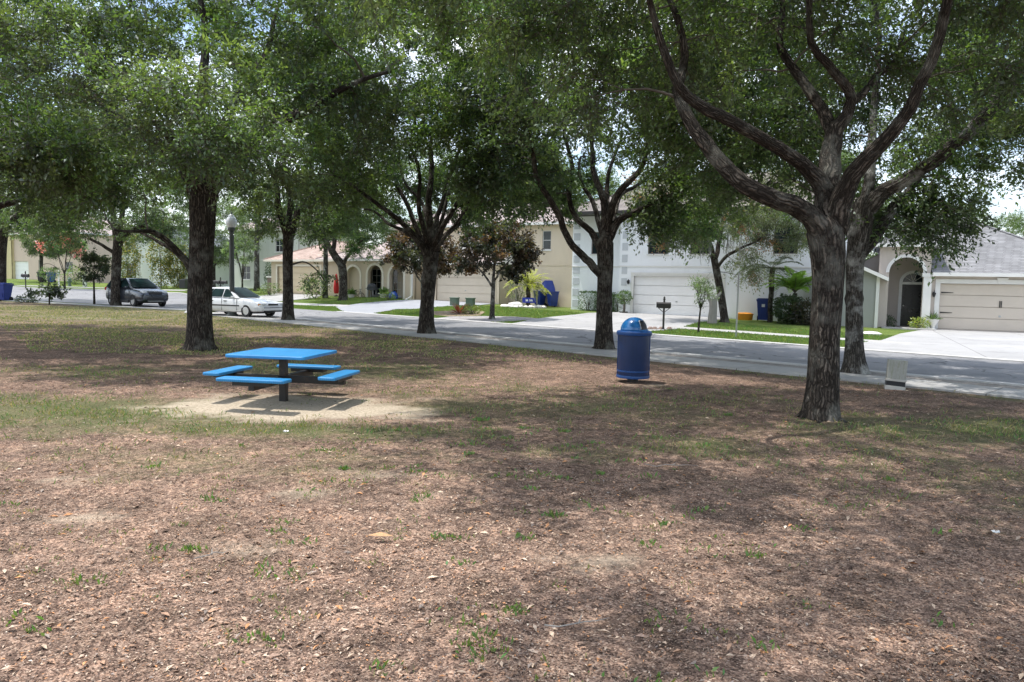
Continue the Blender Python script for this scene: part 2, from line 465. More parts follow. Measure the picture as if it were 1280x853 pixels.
    M['cdoor'] = mat('cream_garage_door', (.68, .59, .47), .5, .05, 1.5)
    M['tdoor'] = mat('yellow_garage_door', (.66, .54, .36), .5, .05, 1.5)
    M['roof_grey'] = roof_mat('grey_shingle', (.232, .232, .238), .22)
    M['roof_pink'] = roof_mat('pinkish_shingle', (.47, .39, .37), .2)
    M['roof_salmon'] = roof_mat('salmon_shingle', (.44, .325, .27), .18)
    M['roof_brown'] = roof_mat('brown_shingle', (.24, .21, .19), .22)
    M['roof_blue'] = roof_mat('slate_shingle', (.24, .26, .30), .2)
    M['glass'] = glass_mat('window_glass'); M['carglass'] = glass_mat('car_glass', (.014, .030, .030), .08, .18)
    M['darkdoor'] = mat('dark_front_door', (.012, .013, .016), .3, .3, 4)
    M['hinge'] = mat('dark_iron', (.03, .028, .026), .5, .2, 8)
    M['white_car'] = mat('white_car_paint', (.72, .73, .74), .3, .03, 2, coat=.8)
    M['suv'] = mat('grey_blue_car_paint', (.045, .053, .070), .3, .06, 2, metal=.6, coat=1)
    M['tyre'] = mat('tyre_rubber', (.014, .014, .015), .85, .3, 12)
    M['rim'] = mat('alloy_rim', (.50, .50, .50), .35, .1, 6, metal=.7)
    M['cap'] = mat('pale_hubcap', (.62, .61, .57), .5, .1, 6)
    M['plastic'] = mat('black_car_plastic', (.018, .018, .02), .55, .2, 8)
    M['lens'] = mat('headlight_lens', (.55, .58, .60), .12, .08, 6, coat=.6)
    M['bin'] = mat('blue_bin_plastic', (.012, .035, .22), .45, .14, 4)
    M['bin2'] = mat('bright_blue_bin_plastic', (.015, .07, .36), .45, .14, 4)
    M['binblack'] = mat('charcoal_bin_plastic', (.03, .032, .036), .5, .2, 4)
    M['orange'] = mat('orange_plastic', (.62, .24, .015), .5, .12, 5)
    M['ped'] = mat('faded_utility_box', (.36, .36, .32), .7, .14, 5, .1, 40, dirt=((.22, .24, .15), 6, .7), stretch=(3, 3, .6))
    M['ped_cap'] = mat('pale_utility_cap', (.50, .48, .44), .7, .1, 5)
    M['red'] = mat('red_canvas', (.62, .03, .035), .8, .12, 4)
    M['stone'] = mat('white_stone', (.66, .64, .60), .85, .15, 5, .1, 30, .6, 20, .02)
    M['brick'] = mat('brown_stone', (.26, .19, .16), .9, .35, 9, .2, 30, .6, 20, .02)
    M['pot'] = mat('pale_planter', (.60, .57, .52), .8, .1, 5)
    M['sign_blue'] = mat('blue_sign', (.03, .05, .42), .5, .06, 5)
    M['sign_white'] = mat('white_lettering', (.8, .8, .82), .5, .03, 5)
    M['paper'] = mat('white_paper', (.78, .78, .76), .8, .05, 20)
    M['moss'] = tint_mat('spanish_moss', .95, .05)
    M['wood'] = mat('grey_wood_pole', (.27, .255, .235), .9, .2, 5, stretch=(4, 4, .5))
    M['greenbox'] = mat('green_utility_box', (.12, .17, .13), .6, .12, 4)
    M['dark_wall'] = mat('shaded_interior', (.20, .165, .135), .9, .1, 2)
    M['cloth'] = mat('dark_grey_cover', (.07, .075, .085), .8, .2, 5)
setup_mats()
# ------------------------------------------------------------------ ground
def gauss(x, y, cx, cy, rx, ry, p=1.0):
    return np.exp(-p * (((x - cx) / rx) ** 2 + ((y - cy) / ry) ** 2))

GREEN = [(1.0, 10.3, 6.5, 2.6, .40), (4.5, 6.6, 2.5, 1.6, .35), (-2.5, 6.6, 2.6, .9, .32), (-6.5, 8.9, 3.6, 1.3, .95), (-2.2, 8.15, 2.2, .6, .75), (-3.4, 14.0, 3.0, 2.0, .75), (-.2, 9.6, 1.9, 1.4, .55),
         (5.6, 9.0, 2.4, 1.3, .85), (2.0, 7.7, 1.0, .7, .55), (3.2, 11.2, 1.6, .8, .45), (-7.5, 13.0, 2.5, 1.6, .5), (1.2, 12.0, 1.3, .7, .35), (.6, 7.2, .9, .5, .4), (4.2, 7.6, 1.2, .6, .4),
         (-16, 31, 9, 7, .5), (-24, 38, 9, 4, .55), (-10, 24, 5, 4, .35)]
SAND = [(-2.85, 9.6, 1.78, 1.0, 1.45), (-1.72, 4.49, .4, .2, .6), (-2.53, 4.09, .4, .18, .55), (-1.4, 5.6, .7, .28, .62), (-1.2, 6.3, .7, .28, .55), (-2.9, 5.0, .45, .2, .6), (-.4, 5.6, .4, .16, .55), (-3.6, 5.9, .8, .3, .5), (.6, 4.4, .5, .2, .5), (-19, 29.6, 3.5, 1.6, .5), (2.2, 12.6, .6, .35, .5), (-.9, 5.05, .3, .1, .4)]

def masks(x, y):
    v = (x + y) * S2; u = (y - x) * S2
    g = 0
    for cx, cy, rx, ry, a in GREEN:
        g = np.maximum(g, a * gauss(x, y, cx, cy, rx, ry))
    edge = np.exp(-((v - 13.95) / .45) ** 2) * .55 * (u < 38)
    g = np.maximum(g, edge)
    n = fbm(x * .9, y * .9, 3) ; n2 = fbm(x * 3.2, y * 3.2, 9)
    g = np.clip(g * (.35 + 1.5 * n) + (n2 - .5) * .7 * (g > .05), 0, 1)
    s = 0
    for cx, cy, rx, ry, a in SAND:
        s = np.maximum(s, a * gauss(x, y, cx, cy, rx, ry))
    s = np.clip((s + (fbm(x * 1.7, y * 1.7, 21) - .5) * .9 + (fbm(x * 7, y * 7, 5) - .5) * .7 - .42) * 2.0, 0, 1)
    dry = np.clip((y - 19) / 12, 0, 1) * (x < -4) * (.6 + .6 * (n - .5))
    lawn = sstep(15.6, 16.2, v)
    return g, s, dry, lawn

def near_edge_bend(x, y):
    """true where the far-left side street has left the park"""
    return y > np.interp(x, [-60, -33.5, -25.8, -18.5, -14.9], [54, 46.8, 43.6, 39.6, 36.5])

def build_ground():
    def lines(a, b, d, lo, hi):
        mid = list(np.arange(a, b + 1e-6, d)); out = []
        st = d; p = a
        while p > lo: st *= 1.16; p -= st; out.append(p)
        left = out[::-1]; out = []; st = d; p = mid[-1]
        while p < hi: st *= 1.16; p += st; out.append(p)
        return np.array(left + mid + out)
    # the band of building lots needs an even grid too
    xs = lines(-11, 11, .14, -40, 40); ys = lines(2, 17, .14, -20, 60)
    def fill(a, lo, hi, st):
        a = list(a); out = [a[0]]
        for p, q in zip(a, a[1:]):
            k = max(1, int(math.ceil((q - p) / 1.2)))
            out += [p + (q - p) * i / k for i in range(1, k + 1)]
        return out
    xs = fill(xs, -40, 40, 1.2); ys = fill(ys, -20, 60, 1.2)
    def ext(a, far):
        s = 1.5; p = a[-1]
        while p < 110: p += 1.5; a.append(p)
        while p < far: s *= 1.5; p += s; a.append(p)
        s = 1.5; p = a[0]; pre = []
        while p > -110 and far > 0 and a[0] < -30: p -= 1.5; pre.append(p)
        while p > -far: s *= 1.5; p -= s; pre.append(p)
        return np.array(pre[::-1] + a)
    xs = ext(xs, 4000); ys = ext(ys, 4000)
    X, Y = np.meshgrid(xs, ys)
    x = X.ravel(); y = Y.ravel()
    z = terrain(x, y)
    park = 1 - sstep(13.8, 14.3, (x + y) * S2)
    z = z + park * ((fbm(x * .8, y * .8, 1) - .5) * .05 + (fbm(x * 4, y * 4, 2) - .5) * .025) * sstep(60, 30, np.hypot(x, y)) - .0
    g, s, dry, lawn = masks(x, y)
    far = near_edge_bend(x, y) & (x < -14)
    lawn = np.where(far, 1, lawn)
    nx = len(xs); ny = len(ys)
    i = np.arange(nx * ny).reshape(ny, nx)
    q = np.stack([i[:-1, :-1], i[:-1, 1:], i[1:, 1:], i[1:, :-1]], -1).reshape(-1, 4)
    v = np.stack([x, y, z], 1)
    # material
    m, nt, out = new_mat('park_ground'); L = nt.links.new
    at = N(nt, 'Attribute', attribute_name='tint'); sp = N(nt, 'SeparateColor'); L(at.outputs['Color'], sp.inputs[0])
    al = N(nt, 'Attribute', attribute_name='lawn')
    tc = N(nt, 'TexCoord'); P = tc.outputs['Object']
    # litter: small flat flakes of many browns
    vo = N(nt, 'TexVoronoi', Scale=110.0); L(P, vo.inputs['Vector'])
    vb = N(nt, 'TexVoronoi', Scale=24.0); L(P, vb.inputs['Vector'])
    sc = N(nt, 'SeparateColor'); L(vo.outputs['Color'], sc.inputs[0])
    sb = N(nt, 'SeparateColor'); L(vb.outputs['Color'], sb.inputs[0])
    lit = ramp(nt, sc.outputs[0], [(0, (.078, .055, .045)), (.3, (.178, .128, .103)), (.55, (.262, .188, .15)), (.8, (.345, .25, .195)), (1, (.45, .355, .29))])
    litb = ramp(nt, sb.outputs[1], [(0, (.60, .56, .55)), (.5, (.97, .94, .93)), (1, (1.35, 1.28, 1.22))])
    mm = N(nt, 'MixRGB', blend_type='MULTIPLY'); mm.inputs[0].default_value = 1; L(lit.outputs[0], mm.inputs[1]); L(litb.outputs[0], mm.inputs[2])
    n1 = N(nt, 'TexNoise', Scale=.55, Detail=6.0, Roughness=.6); L(P, n1.inputs['Vector'])
    rb = ramp(nt, n1.outputs['Fac'], [(.3, (.78, .76, .76)), (.7, (1.2, 1.16, 1.12))])
    m2 = N(nt, 'MixRGB', blend_type='MULTIPLY'); m2.inputs[0].default_value = 1; L(mm.outputs[0], m2.inputs[1]); L(rb.outputs[0], m2.inputs[2])
    # dry straw
    n2 = N(nt, 'TexNoise', Scale=26.0, Detail=5.0, Roughness=.7); L(P, n2.inputs['Vector'])
    n6 = N(nt, 'TexNoise', Scale=4.5, Detail=8.0, Roughness=.75); L(P, n6.inputs['Vector'])
    straw = ramp(nt, n6.outputs['Fac'], [(.3, (.10, .10, .042)), (.45, (.23, .195, .12)), (.58, (.34, .285, .195)), (.72, (.50, .43, .31))])
    m3 = N(nt, 'MixRGB'); L(sp.outputs[2], m3.inputs[0]); L(m2.outputs[0], m3.inputs[1]); L(straw.outputs[0], m3.inputs[2])
    n5 = N(nt, 'TexNoise', Scale=2.2, Detail=6.0, Roughness=.7); L(P, n5.inputs['Vector'])
    r5 = ramp(nt, n5.outputs['Fac'], [(.32, (.55, .55, .52)), (.5, (1.0, 1.0, .98)), (.68, (1.4, 1.34, 1.28))])
    m3b = N(nt, 'MixRGB', blend_type='MULTIPLY'); m3b.inputs[0].default_value = 1; L(m3.outputs[0], m3b.inputs[1]); L(r5.outputs[0], m3b.inputs[2]); m3 = m3b
    # green
    gr = ramp(nt, n2.outputs['Fac'], [(.3, (.035, .05, .018)), (.5, (.09, .125, .04)), (.72, (.19, .21, .09))])
    gf = N(nt, 'TexNoise', Scale=9.0, Detail=5.0, Roughness=.7); L(P, gf.inputs['Vector'])
    ga = N(nt, 'Math', operation='ADD'); L(sp.outputs[0], ga.inputs[0]); L(gf.outputs['Fac'], ga.inputs[1])
    gm = N(nt, 'MapRange'); gm.inputs[1].default_value = .72; gm.inputs[2].default_value = 1.35; gm.inputs[4].default_value = .7; L(ga.outputs[0], gm.inputs[0])
    m4 = N(nt, 'MixRGB'); L(gm.outputs[0], m4.inputs[0]); L(m3.outputs[0], m4.inputs[1]); L(gr.outputs[0], m4.inputs[2])
    # sand
    sn = ramp(nt, n2.outputs['Fac'], [(.3, (.35, .285, .205)), (.5, (.52, .435, .325)), (.72, (.68, .585, .455))])
    m5 = N(nt, 'MixRGB'); L(sp.outputs[1], m5.inputs[0]); L(m4.outputs[0], m5.inputs[1]); L(sn.outputs[0], m5.inputs[2])
    # mown front lawns across the street
    n3 = N(nt, 'TexNoise', Scale=14.0, Detail=6.0, Roughness=.75); L(P, n3.inputs['Vector'])
    n4 = N(nt, 'TexNoise', Scale=.7, Detail=4.0); L(P, n4.inputs['Vector'])
    lw = ramp(nt, n3.outputs['Fac'], [(.3, (.085, .135, .032)), (.55, (.17, .235, .06)), (.75, (.27, .33, .12))])
    lb = ramp(nt, n4.outputs['Fac'], [(.35, (.8, .85, .8)), (.62, (1.15, 1.1, 1.0)), (.72, (1.6, 1.25, 1.3))])
    lm = N(nt, 'MixRGB', blend_type='MULTIPLY'); lm.inputs[0].default_value = 1; L(lw.outputs[0], lm.inputs[1]); L(lb.outputs[0], lm.inputs[2])
    m6 = N(nt, 'MixRGB'); L(al.outputs['Fac'], m6.inputs[0]); L(m5.outputs[0], m6.inputs[1]); L(lm.outputs[0], m6.inputs[2])
    b = N(nt, 'BsdfPrincipled', Roughness=.95); b.inputs['Specular IOR Level'].default_value = .15
    L(m6.outputs[0], b.inputs['Base Color'])
    ha = N(nt, 'Math', operation='ADD'); L(sc.outputs[1], ha.inputs[0]); L(n2.outputs['Fac'], ha.inputs[1])
    bp = N(nt, 'Bump', Strength=.8, Distance=.025); L(ha.outputs[0], bp.inputs['Height']); L(bp.outputs[0], b.inputs['Normal'])
    L(b.outputs[0], out.inputs[0])
    o = np_mesh('ground', v, q, m, np.stack([g, s, dry], 1))
    a = o.data.attributes.new('lawn', 'FLOAT', 'POINT'); a.data.foreach_set('value', lawn.astype(np.float32))
    o.data.polygons.foreach_set('use_smooth', [True] * len(o.data.polygons))
    tag(o, kind='structure')
    return o

def sheet(name, poly, dz, material, res=1.4, skirt=0.0, kind='structure'):
    """flat paving laid on the terrain"""
    b = bmesh.new()
    vs = [b.verts.new((x, y, 0)) for x, y in poly]
    f = b.faces.new(vs)
    if f.normal.z < 0 or (f.normal_update() or f.normal.z < 0): f.normal_flip()
    bmesh.ops.triangulate(b, faces=b.faces[:])
    xs = [p[0] for p in poly]; ys = [p[1] for p in poly]
    for ax, lo, hi in ((0, min(xs), max(xs)), (1, min(ys), max(ys))):
        p = lo + res
        while p < hi:
            co = (p, 0, 0) if ax == 0 else (0, p, 0); no = (1, 0, 0) if ax == 0 else (0, 1, 0)
            bmesh.ops.bisect_plane(b, geom=b.verts[:] + b.edges[:] + b.faces[:], plane_co=co, plane_no=no, dist=1e-4)
            p += res
    bmesh.ops.remove_doubles(b, verts=b.verts[:], dist=1e-4)
    for q in b.verts: q.co.z = tz(q.co.x, q.co.y) + dz
    if skirt:
        r = bmesh.ops.extrude_edge_only(b, edges=[e for e in b.edges if e.is_boundary])
        for q in [g for g in r['geom'] if isinstance(g, bmesh.types.BMVert)]: q.co.z -= skirt
    me = bpy.data.meshes.new(name); b.to_mesh(me); b.free()
    me.materials.append(material)
    o = link(bpy.data.objects.new(name, me))
    return tag(o, kind=kind)

def band(u0, u1, v0, v1, step=3.0):
    us = np.linspace(u0, u1, max(2, int((u1 - u0) / step)))
    return [uv2xy(u, v0) for u in us] + [uv2xy(u, v1) for u in us[::-1]]

def build_paving():
    near = [uv2xy(u, 16.0) for u in np.linspace(-60, 36.5, 20)] + [(-18.5, 41.0), (-25.8, 45.0), (-33.5, 48.4), (-62, 56)]
    far = [(-62, 72), (-41.4, 65.8), (-36, 67.5), (-29.1, 64.5), (-22, 55.5), (-14.6, 46)] + [uv2xy(u, 22.3) for u in np.linspace(36, -60, 20)]
    sheet('road', near + far, .018, M['asphalt'])
    sheet('sidewalk', [uv2xy(u, 14.15) for u in np.linspace(-60, 37, 20)] + [(-17.2, 38.9), (-25.2, 43.1), (-33, 46.4), (-62, 54)]
          + [(-62, 55.2), (-33.3, 47.6), (-25.6, 44.2), (-17.9, 40.1)] + [uv2xy(u, 15.35) for u in np.linspace(37, -60, 20)], .035, M['concrete'], skirt=.08)
    sheet('verge', [uv2xy(u, 15.37) for u in np.linspace(-60, 37, 20)] + [uv2xy(u, 15.98) for u in np.linspace(37, -60, 20)], .022, M['dirt'])
    # low rolled kerbs along both sides of the road
    sheet('kerb', [uv2xy(u, 15.98) for u in np.linspace(-60, 36.6, 20)] + [uv2xy(u, 16.25) for u in np.linspace(36.6, -60, 20)], .05, M['kerb'], skirt=.08)
    sheet('kerb', [uv2xy(u, 22.05) for u in np.linspace(-60, 36.2, 20)] + [uv2xy(u, 22.45) for u in np.linspace(36.2, -60, 20)], .045, M['kerb'], skirt=.08)
    sheet('kerb', [(-14.7, 46.3), (-22.1, 55.8), (-29.2, 64.8), (-36, 67.8), (-41.4, 66.1), (-41.4, 65.7), (-36, 67.4), (-29.0, 64.3), (-21.8, 55.3), (-14.4, 45.9)], .05, M['kerb'], skirt=.08)
    # front walk on the far side
    sheet('sidewalk', band(8, 17.5, 26.1, 27.2), .032, M['concrete'], skirt=.06)
    sheet('sidewalk', [(-14.5, 49.2), (-10.8, 46.6), (-10.3, 47.5), (-14.0, 50.3), (-20.5, 55.8), (-21, 54.8)], .032, M['concrete'], skirt=.06)
    sheet('sidewalk', [(-46, 67.9), (-38, 70.2), (-30, 67.3), (-30, 68.3), (-38, 71.3), (-46, 69.0)], .05, M['concrete'], skirt=.06)
    A = HOUSE['A']
    def hp(k, x, y):
        (ox, oy, oz), yw = HOUSE[k]; a = rad(yw)
        return (ox + x * math.cos(a) + y * math.sin(a), oy - x * math.sin(a) + y * math.cos(a))
    sheet('driveway', [hp('A', -.45, -.02), (18.9, 33.9), (15.97, 30.3), (13.1, 26.0), (11.2, 23.9), uv2xy(8.5, 22.46), uv2xy(-4.5, 22.46), uv2xy(-3, 25), hp('A', 7.4, -5), hp('A', 6.2, -.02)], .03, M['drive'], skirt=.06)
    sheet('driveway', [hp('W', -.9, -.02), (4.1, 40.01), (3.32, 38.5), (1.98, 36.9), (.9, 35.2), uv2xy(22.6, 22.46), uv2xy(16.3, 22.46), (6.5, 29.6), (8.53, 34.0), hp('W', 5.3, -.02)], .03, M['drive'], skirt=.06)
    sheet('driveway', [(-11.2, 46.6), (-10.2, 48.6), (-7.3, 51.2), (-4.4, 52.2), (-1.0, 50.0), (-2.0, 46.2), (-4.6, 44.6), (-5.2, 43.4), (-6.9, 43.4), (-7.6, 40.2), uv2xy(32.2, 22.46), uv2xy(35.8, 22.46)], .03, M['court'], skirt=.06)
    sheet('driveway', [hp('C', -.4, -.02), (-4.4, 52.3), (-1.1, 50.1), hp('C', 5.2, -.02)], .036, M['drive'], skirt=.06)
    sheet('driveway', [hp('T', -.4, -.02), hp('T', 5.2, -.02), (-14.6, 54.6), (-17.8, 52.6), (-19.8, 54.9), (-20.6, 56.9)], .036, M['drive'], skirt=.06)
    sheet('gravel_bed', [(-3.2, 37.4), (-1.6, 37.6), (.1, 37.1), (1.5, 35.7), uv2xy(23.9, 22.47), uv2xy(27.8, 22.47)], .026, M['gravel'])
    sheet('mulch_bed', [(-4.9, 41.3), (-2.75, 41.7), (-1.5, 40.5), (-1.7, 37.9), (-3.3, 37.5), (-4.7, 39.2)], .027, M['mulch'])

rng = np.random.default_rng(7)
def litter_and_grass():
    # fallen leaves: mostly small broken bits, some whole leaves
    pal = np.array([[.085, .058, .044], [.155, .107, .083], [.225, .155, .118], [.29, .183, .125], [.34, .26, .20], [.41, .315, .235], [.215, .178, .155], [.40, .20, .095], [.52, .43, .345]])
    pr = np.array([.15, .18, .19, .15, .11, .07, .08, .06, .02]); pr = pr / pr.sum()
    VV = []; QQ = []; CC = []; off = 0
    for n, lo, hi, w0, w1, far, pw in ((230000, .006, .019, .25, .55, 11.0, 2.0), (32000, .018, .036, .28, .48, 14.0, 1.8), (6500, .035, .068, .3, .42, 13.0, 1.6)):
        y = 2.5 + far * rng.random(n) ** pw
        x = (rng.random(n) - .5) * 2 * (.78 * y + .8)
        v = (x + y) * S2
        g, s, dry, lawn = masks(x, y)
        clump = fbm(x * 1.6, y * 1.6, 33)
        keep = (v < 14.05) & (rng.random(n) < np.clip(1.05 - .75 * s - .6 * g, .1, 1) * np.clip(.5 + 1.6 * (clump - .3), .2, 1))
        x = x[keep]; y = y[keep]; n = len(x)
        z = terrain(x, y) + (fbm(x * .8, y * .8, 1) - .5) * .05 + (fbm(x * 4, y * 4, 2) - .5) * .025 + rng.random(n) * .010 + .001
        a = rng.random(n) * 6.283
        d = np.stack([np.cos(a), np.sin(a), rng.normal(0, .2, n)], 1)
        nr = np.stack([rng.normal(0, .22, n), rng.normal(0, .22, n), np.ones(n)], 1)
        L = rng.uniform(lo, hi, n); W = L * rng.uniform(w0, w1, n)
        tone = np.clip(.45 + 1.15 * fbm(x * .55, y * .55, 77), .65, 1.45)[:, None]
        c = np.array([1.38, 1.37, 1.36]) * pal[rng.choice(len(pal), n, p=pr if hi < .06 else np.array([.05, .1, .2, .23, .14, .12, .05, .09, .02]))] * rng.uniform(.8, 1.2, (n, 1)) * tone
        vv, q = leaf_geo(np.stack([x, y, z], 1), d, nr, L, W, .25)
        VV.append(vv); QQ.append(q + off); off += len(vv); CC.append(np.repeat(c, 4, 0))
    o = np_mesh('fallen_leaves', np.concatenate(VV), np.concatenate(QQ), M['litter'], np.concatenate(CC)); tag(o, kind='stuff')
    tag(o, 'small brown oak leaves covering the park ground', 'leaf litter')
    # grass and weeds
    TU = [(-.77, 4.99), (-1.32, 4.59), (-1.12, 3.29), (-2.1, 4.39), (-2.17, 3.29), (-2.37, 3.39), (-2.22, 5.39), (-1.54, 4.79), (-.28, 4.29), (-.7, 5.49), (.03, 3.59), (-.12, 3.38), (-.21, 3.49), (-.08, 3.18), (2.16, 3.58), (-.06, 7.9), (1.63, 8.1), (.44, 6.29), (-1.38, 7.5), (2.9, 9.7), (1.1, 5.09), (.48, 8.4), (-3.6, 5.19), (-2.28, 3.89), (-.54, 3.08), (-.12, 3.28), (.05, 3.65), (.65, 5.39), (1.24, 5.19), (-.52, 6.19), (.68, 7.5), (1.24, 6.9), (2.06, 7.7), (3.11, 7.8), (-1.46, 6.39), (-2.68, 7.2), (-1.93, 4.39), (-1.24, 8.2), (.9, 3.05), (1.55, 4.5), (2.6, 5.6), (3.0, 5.0), (3.4, 6.5), (.2, 5.9), (-3.1, 6.3), (-.4, 7.1)]
    TU += [(rng.normal(.2, .9), rng.uniform(2.9, 9.0)) for _ in range(34)]
    bx = []; by = []; bh = []
    for i, (tx, ty) in enumerate(TU):
        k = int(rng.uniform(8, 30) * rng.choice([.6, 1, 1, 2.2])); sg = rng.uniform(.02, .05) * rng.choice([.7, 1, 1.6])
        bx.append(rng.normal(tx, sg * 1.6, k)); by.append(rng.normal(ty, sg, k)); bh.append(rng.uniform(.02, .055, k))
    # satellite weeds
    m = 700; sx = rng.uniform(-6, 6, m); sy = rng.uniform(3, 12.5, m)
    for tx, ty in zip(sx, sy):
        if abs(tx) > .8 * ty or (tx + ty) * S2 > 13.9: continue
        if rng.random() > .25 + .75 * float(fbm(np.array([tx * .7]), np.array([ty * .7]), 41)[0] > .5): continue
        k = int(rng.uniform(4, 20)); bx.append(rng.normal(tx, .05, k)); by.append(rng.normal(ty, .04, k)); bh.append(rng.uniform(.015, .045, k))
    n = 170000
    y = 5.0 + 17 * rng.random(n) ** 1.2; x = (rng.random(n) - .5) * 2 * (.8 * y + .5)
    g, s, dry, lawn = masks(x, y); v = (x + y) * S2
    k = (v < 14.1) & (rng.random(n) < np.clip(g * 1.2 - .2, 0, 1) * (1 - s) * np.clip(3.2 * (fbm(x * 1.8, y * 1.8, 51) - .38), .04, 1))
    bx.append(x[k]); by.append(y[k]); bh.append(rng.uniform(.03, .085, k.sum()))
    x = np.concatenate(bx); y = np.concatenate(by); h = np.concatenate(bh) * rng.uniform(.7, 1.2, len(x)); n = len(x)
    z = terrain(x, y) + (fbm(x * .8, y * .8, 1) - .5) * .05 + (fbm(x * 4, y * 4, 2) - .5) * .025 - .004
    a = rng.random(n) * 6.283; lean = rng.uniform(.2, 1.1, n)
    d = np.stack([np.cos(a) * lean, np.sin(a) * lean, np.ones(n)], 1)
    nr = np.stack([np.sin(a) + rng.normal(0, .4, n), -np.cos(a) + rng.normal(0, .4, n), rng.normal(0, .3, n)], 1)
    c = np.stack([rng.uniform(.11, .20, n), rng.uniform(.18, .27, n), rng.uniform(.05, .09, n)], 1)
    nt_ = len(np.concatenate(bx[:len(TU)]))
    c[:nt_] = np.stack([rng.uniform(.10, .18, nt_), rng.uniform(.19, .27, nt_), rng.uniform(.04, .08, nt_)], 1)
    st = (rng.random(n) < .36) & (np.arange(n) >= nt_)
    c[st] = np.array([.33, .27, .15]) * rng.uniform(.7, 1.2, (st.sum(), 1))
    vv, q = leaf_geo(np.stack([x, y, z], 1), d, nr, h, np.where(np.arange(n) < nt_, 1.7, 1.0) * rng.uniform(.004, .0085, n) * (1 + y / 14), .1)
    o = np_mesh('grass', vv, q, M['blade'], np.repeat(c, 4, 0))
    tag(o, 'thin green grass and weeds growing through the leaf litter', 'grass', kind='stuff')
    # dry and green tufts farther back under the left trees
    n = 70000
    y = rng.uniform(16, 41, n); x = -rng.uniform(0, 1, n) * (.78 * y) + 2
    v = (x + y) * S2; k = (v < 14.0) & (fbm(x * .7, y * .7, 63) + .25 * rng.random(n) > .56)
    x = x[k]; y = y[k]; n = len(x); a = rng.random(n) * 6.283
    d = np.stack([np.cos(a) * .9, np.sin(a) * .9, np.ones(n)], 1); nr = np.stack([np.sin(a), -np.cos(a), rng.normal(0, .3, n)], 1)
    c = np.where((rng.random(n) < .55)[:, None], np.array([[.17, .22, .075]]), np.array([[.40, .34, .21]])) * rng.uniform(.7, 1.25, (n, 1))
    vv, q = leaf_geo(np.stack([x, y, terrain(x, y) - .004], 1), d, nr, rng.uniform(.03, .085, n), rng.uniform(.012, .026, n), .1)
    o = np_mesh('dry_grass', vv, q, M['blade'], np.repeat(c, 4, 0))
    tag(o, 'dry straw and green tufts on the far part of the park ground', 'grass', kind='stuff')
    # lawn blades along the front of the lots
    n = 60000
    u = rng.uniform(8, 46, n); v = rng.uniform(22.5, 31, n)
    x = (v - u) * S2; y = (u + v) * S2
    k = lawn_free(x, y); x = x[k]; y = y[k]; n = len(x)
    z = terrain(x, y) - .005; a = rng.random(n) * 6.283
    d = np.stack([np.cos(a) * .7, np.sin(a) * .7, np.ones(n)], 1); nr = np.stack([np.sin(a), -np.cos(a), rng.normal(0, .3, n)], 1)
    c = np.stack([rng.uniform(.11, .22, n), rng.uniform(.19, .29, n), rng.uniform(.04, .09, n)], 1)
    vv, q = leaf_geo(np.stack([x, y, z], 1), d, nr, rng.uniform(.05, .11, n), rng.uniform(.02, .035, n), .1)
    o = np_mesh('lawn_grass', vv, q, M['blade'], np.repeat(c, 4, 0))
    tag(o, 'short bright green front lawns across the street', 'lawn', kind='stuff')

PAVED = []
def inside(x, y, poly):
    r = np.zeros(len(x), bool); n = len(poly)
    for i in range(n):
        x0, y0 = poly[i]; x1, y1 = poly[(i + 1) % n]
        c = ((y0 > y) != (y1 > y)) & (x < (x1 - x0) * (y - y0) / (y1 - y0 + 1e-12) + x0)
        r ^= c
    return r

def lawn_free(x, y):
    k = np.ones(len(x), bool)
    for p in PAVED: k &= ~inside(x, y, p)
    return k
_sheet = sheet
def sheet(name, poly, *a, **kw):
    PAVED.append(poly)
    return _sheet(name, poly, *a, **kw)
# ------------------------------------------------------------------ trees
def catmull(P, step):
    P = np.asarray(P, float); out = [P[0]]
    for i in range(len(P) - 1):
        p0 = P[max(i - 1, 0)]; p1 = P[i]; p2 = P[i + 1]; p3 = P[min(i + 2, len(P) - 1)]
        k = max(1, int(np.linalg.norm(p2[:3] - p1[:3]) / step))
        for j in range(1, k + 1):
            t = j / k
            q = .5 * ((2 * p1) + (-p0 + p2) * t + (2 * p0 - 5 * p1 + 4 * p2 - p3) * t * t + (-p0 + 3 * p1 - 3 * p2 + p3) * t ** 3)
            q[3] = p1[3] + (p2[3] - p1[3]) * t
            out.append(q)
    return np.array(out)

OAK = [(.074, .124, .044), (.094, .146, .054), (.058, .104, .046), (.128, .174, .072), (.106, .146, .078), (.082, .132, .040)]

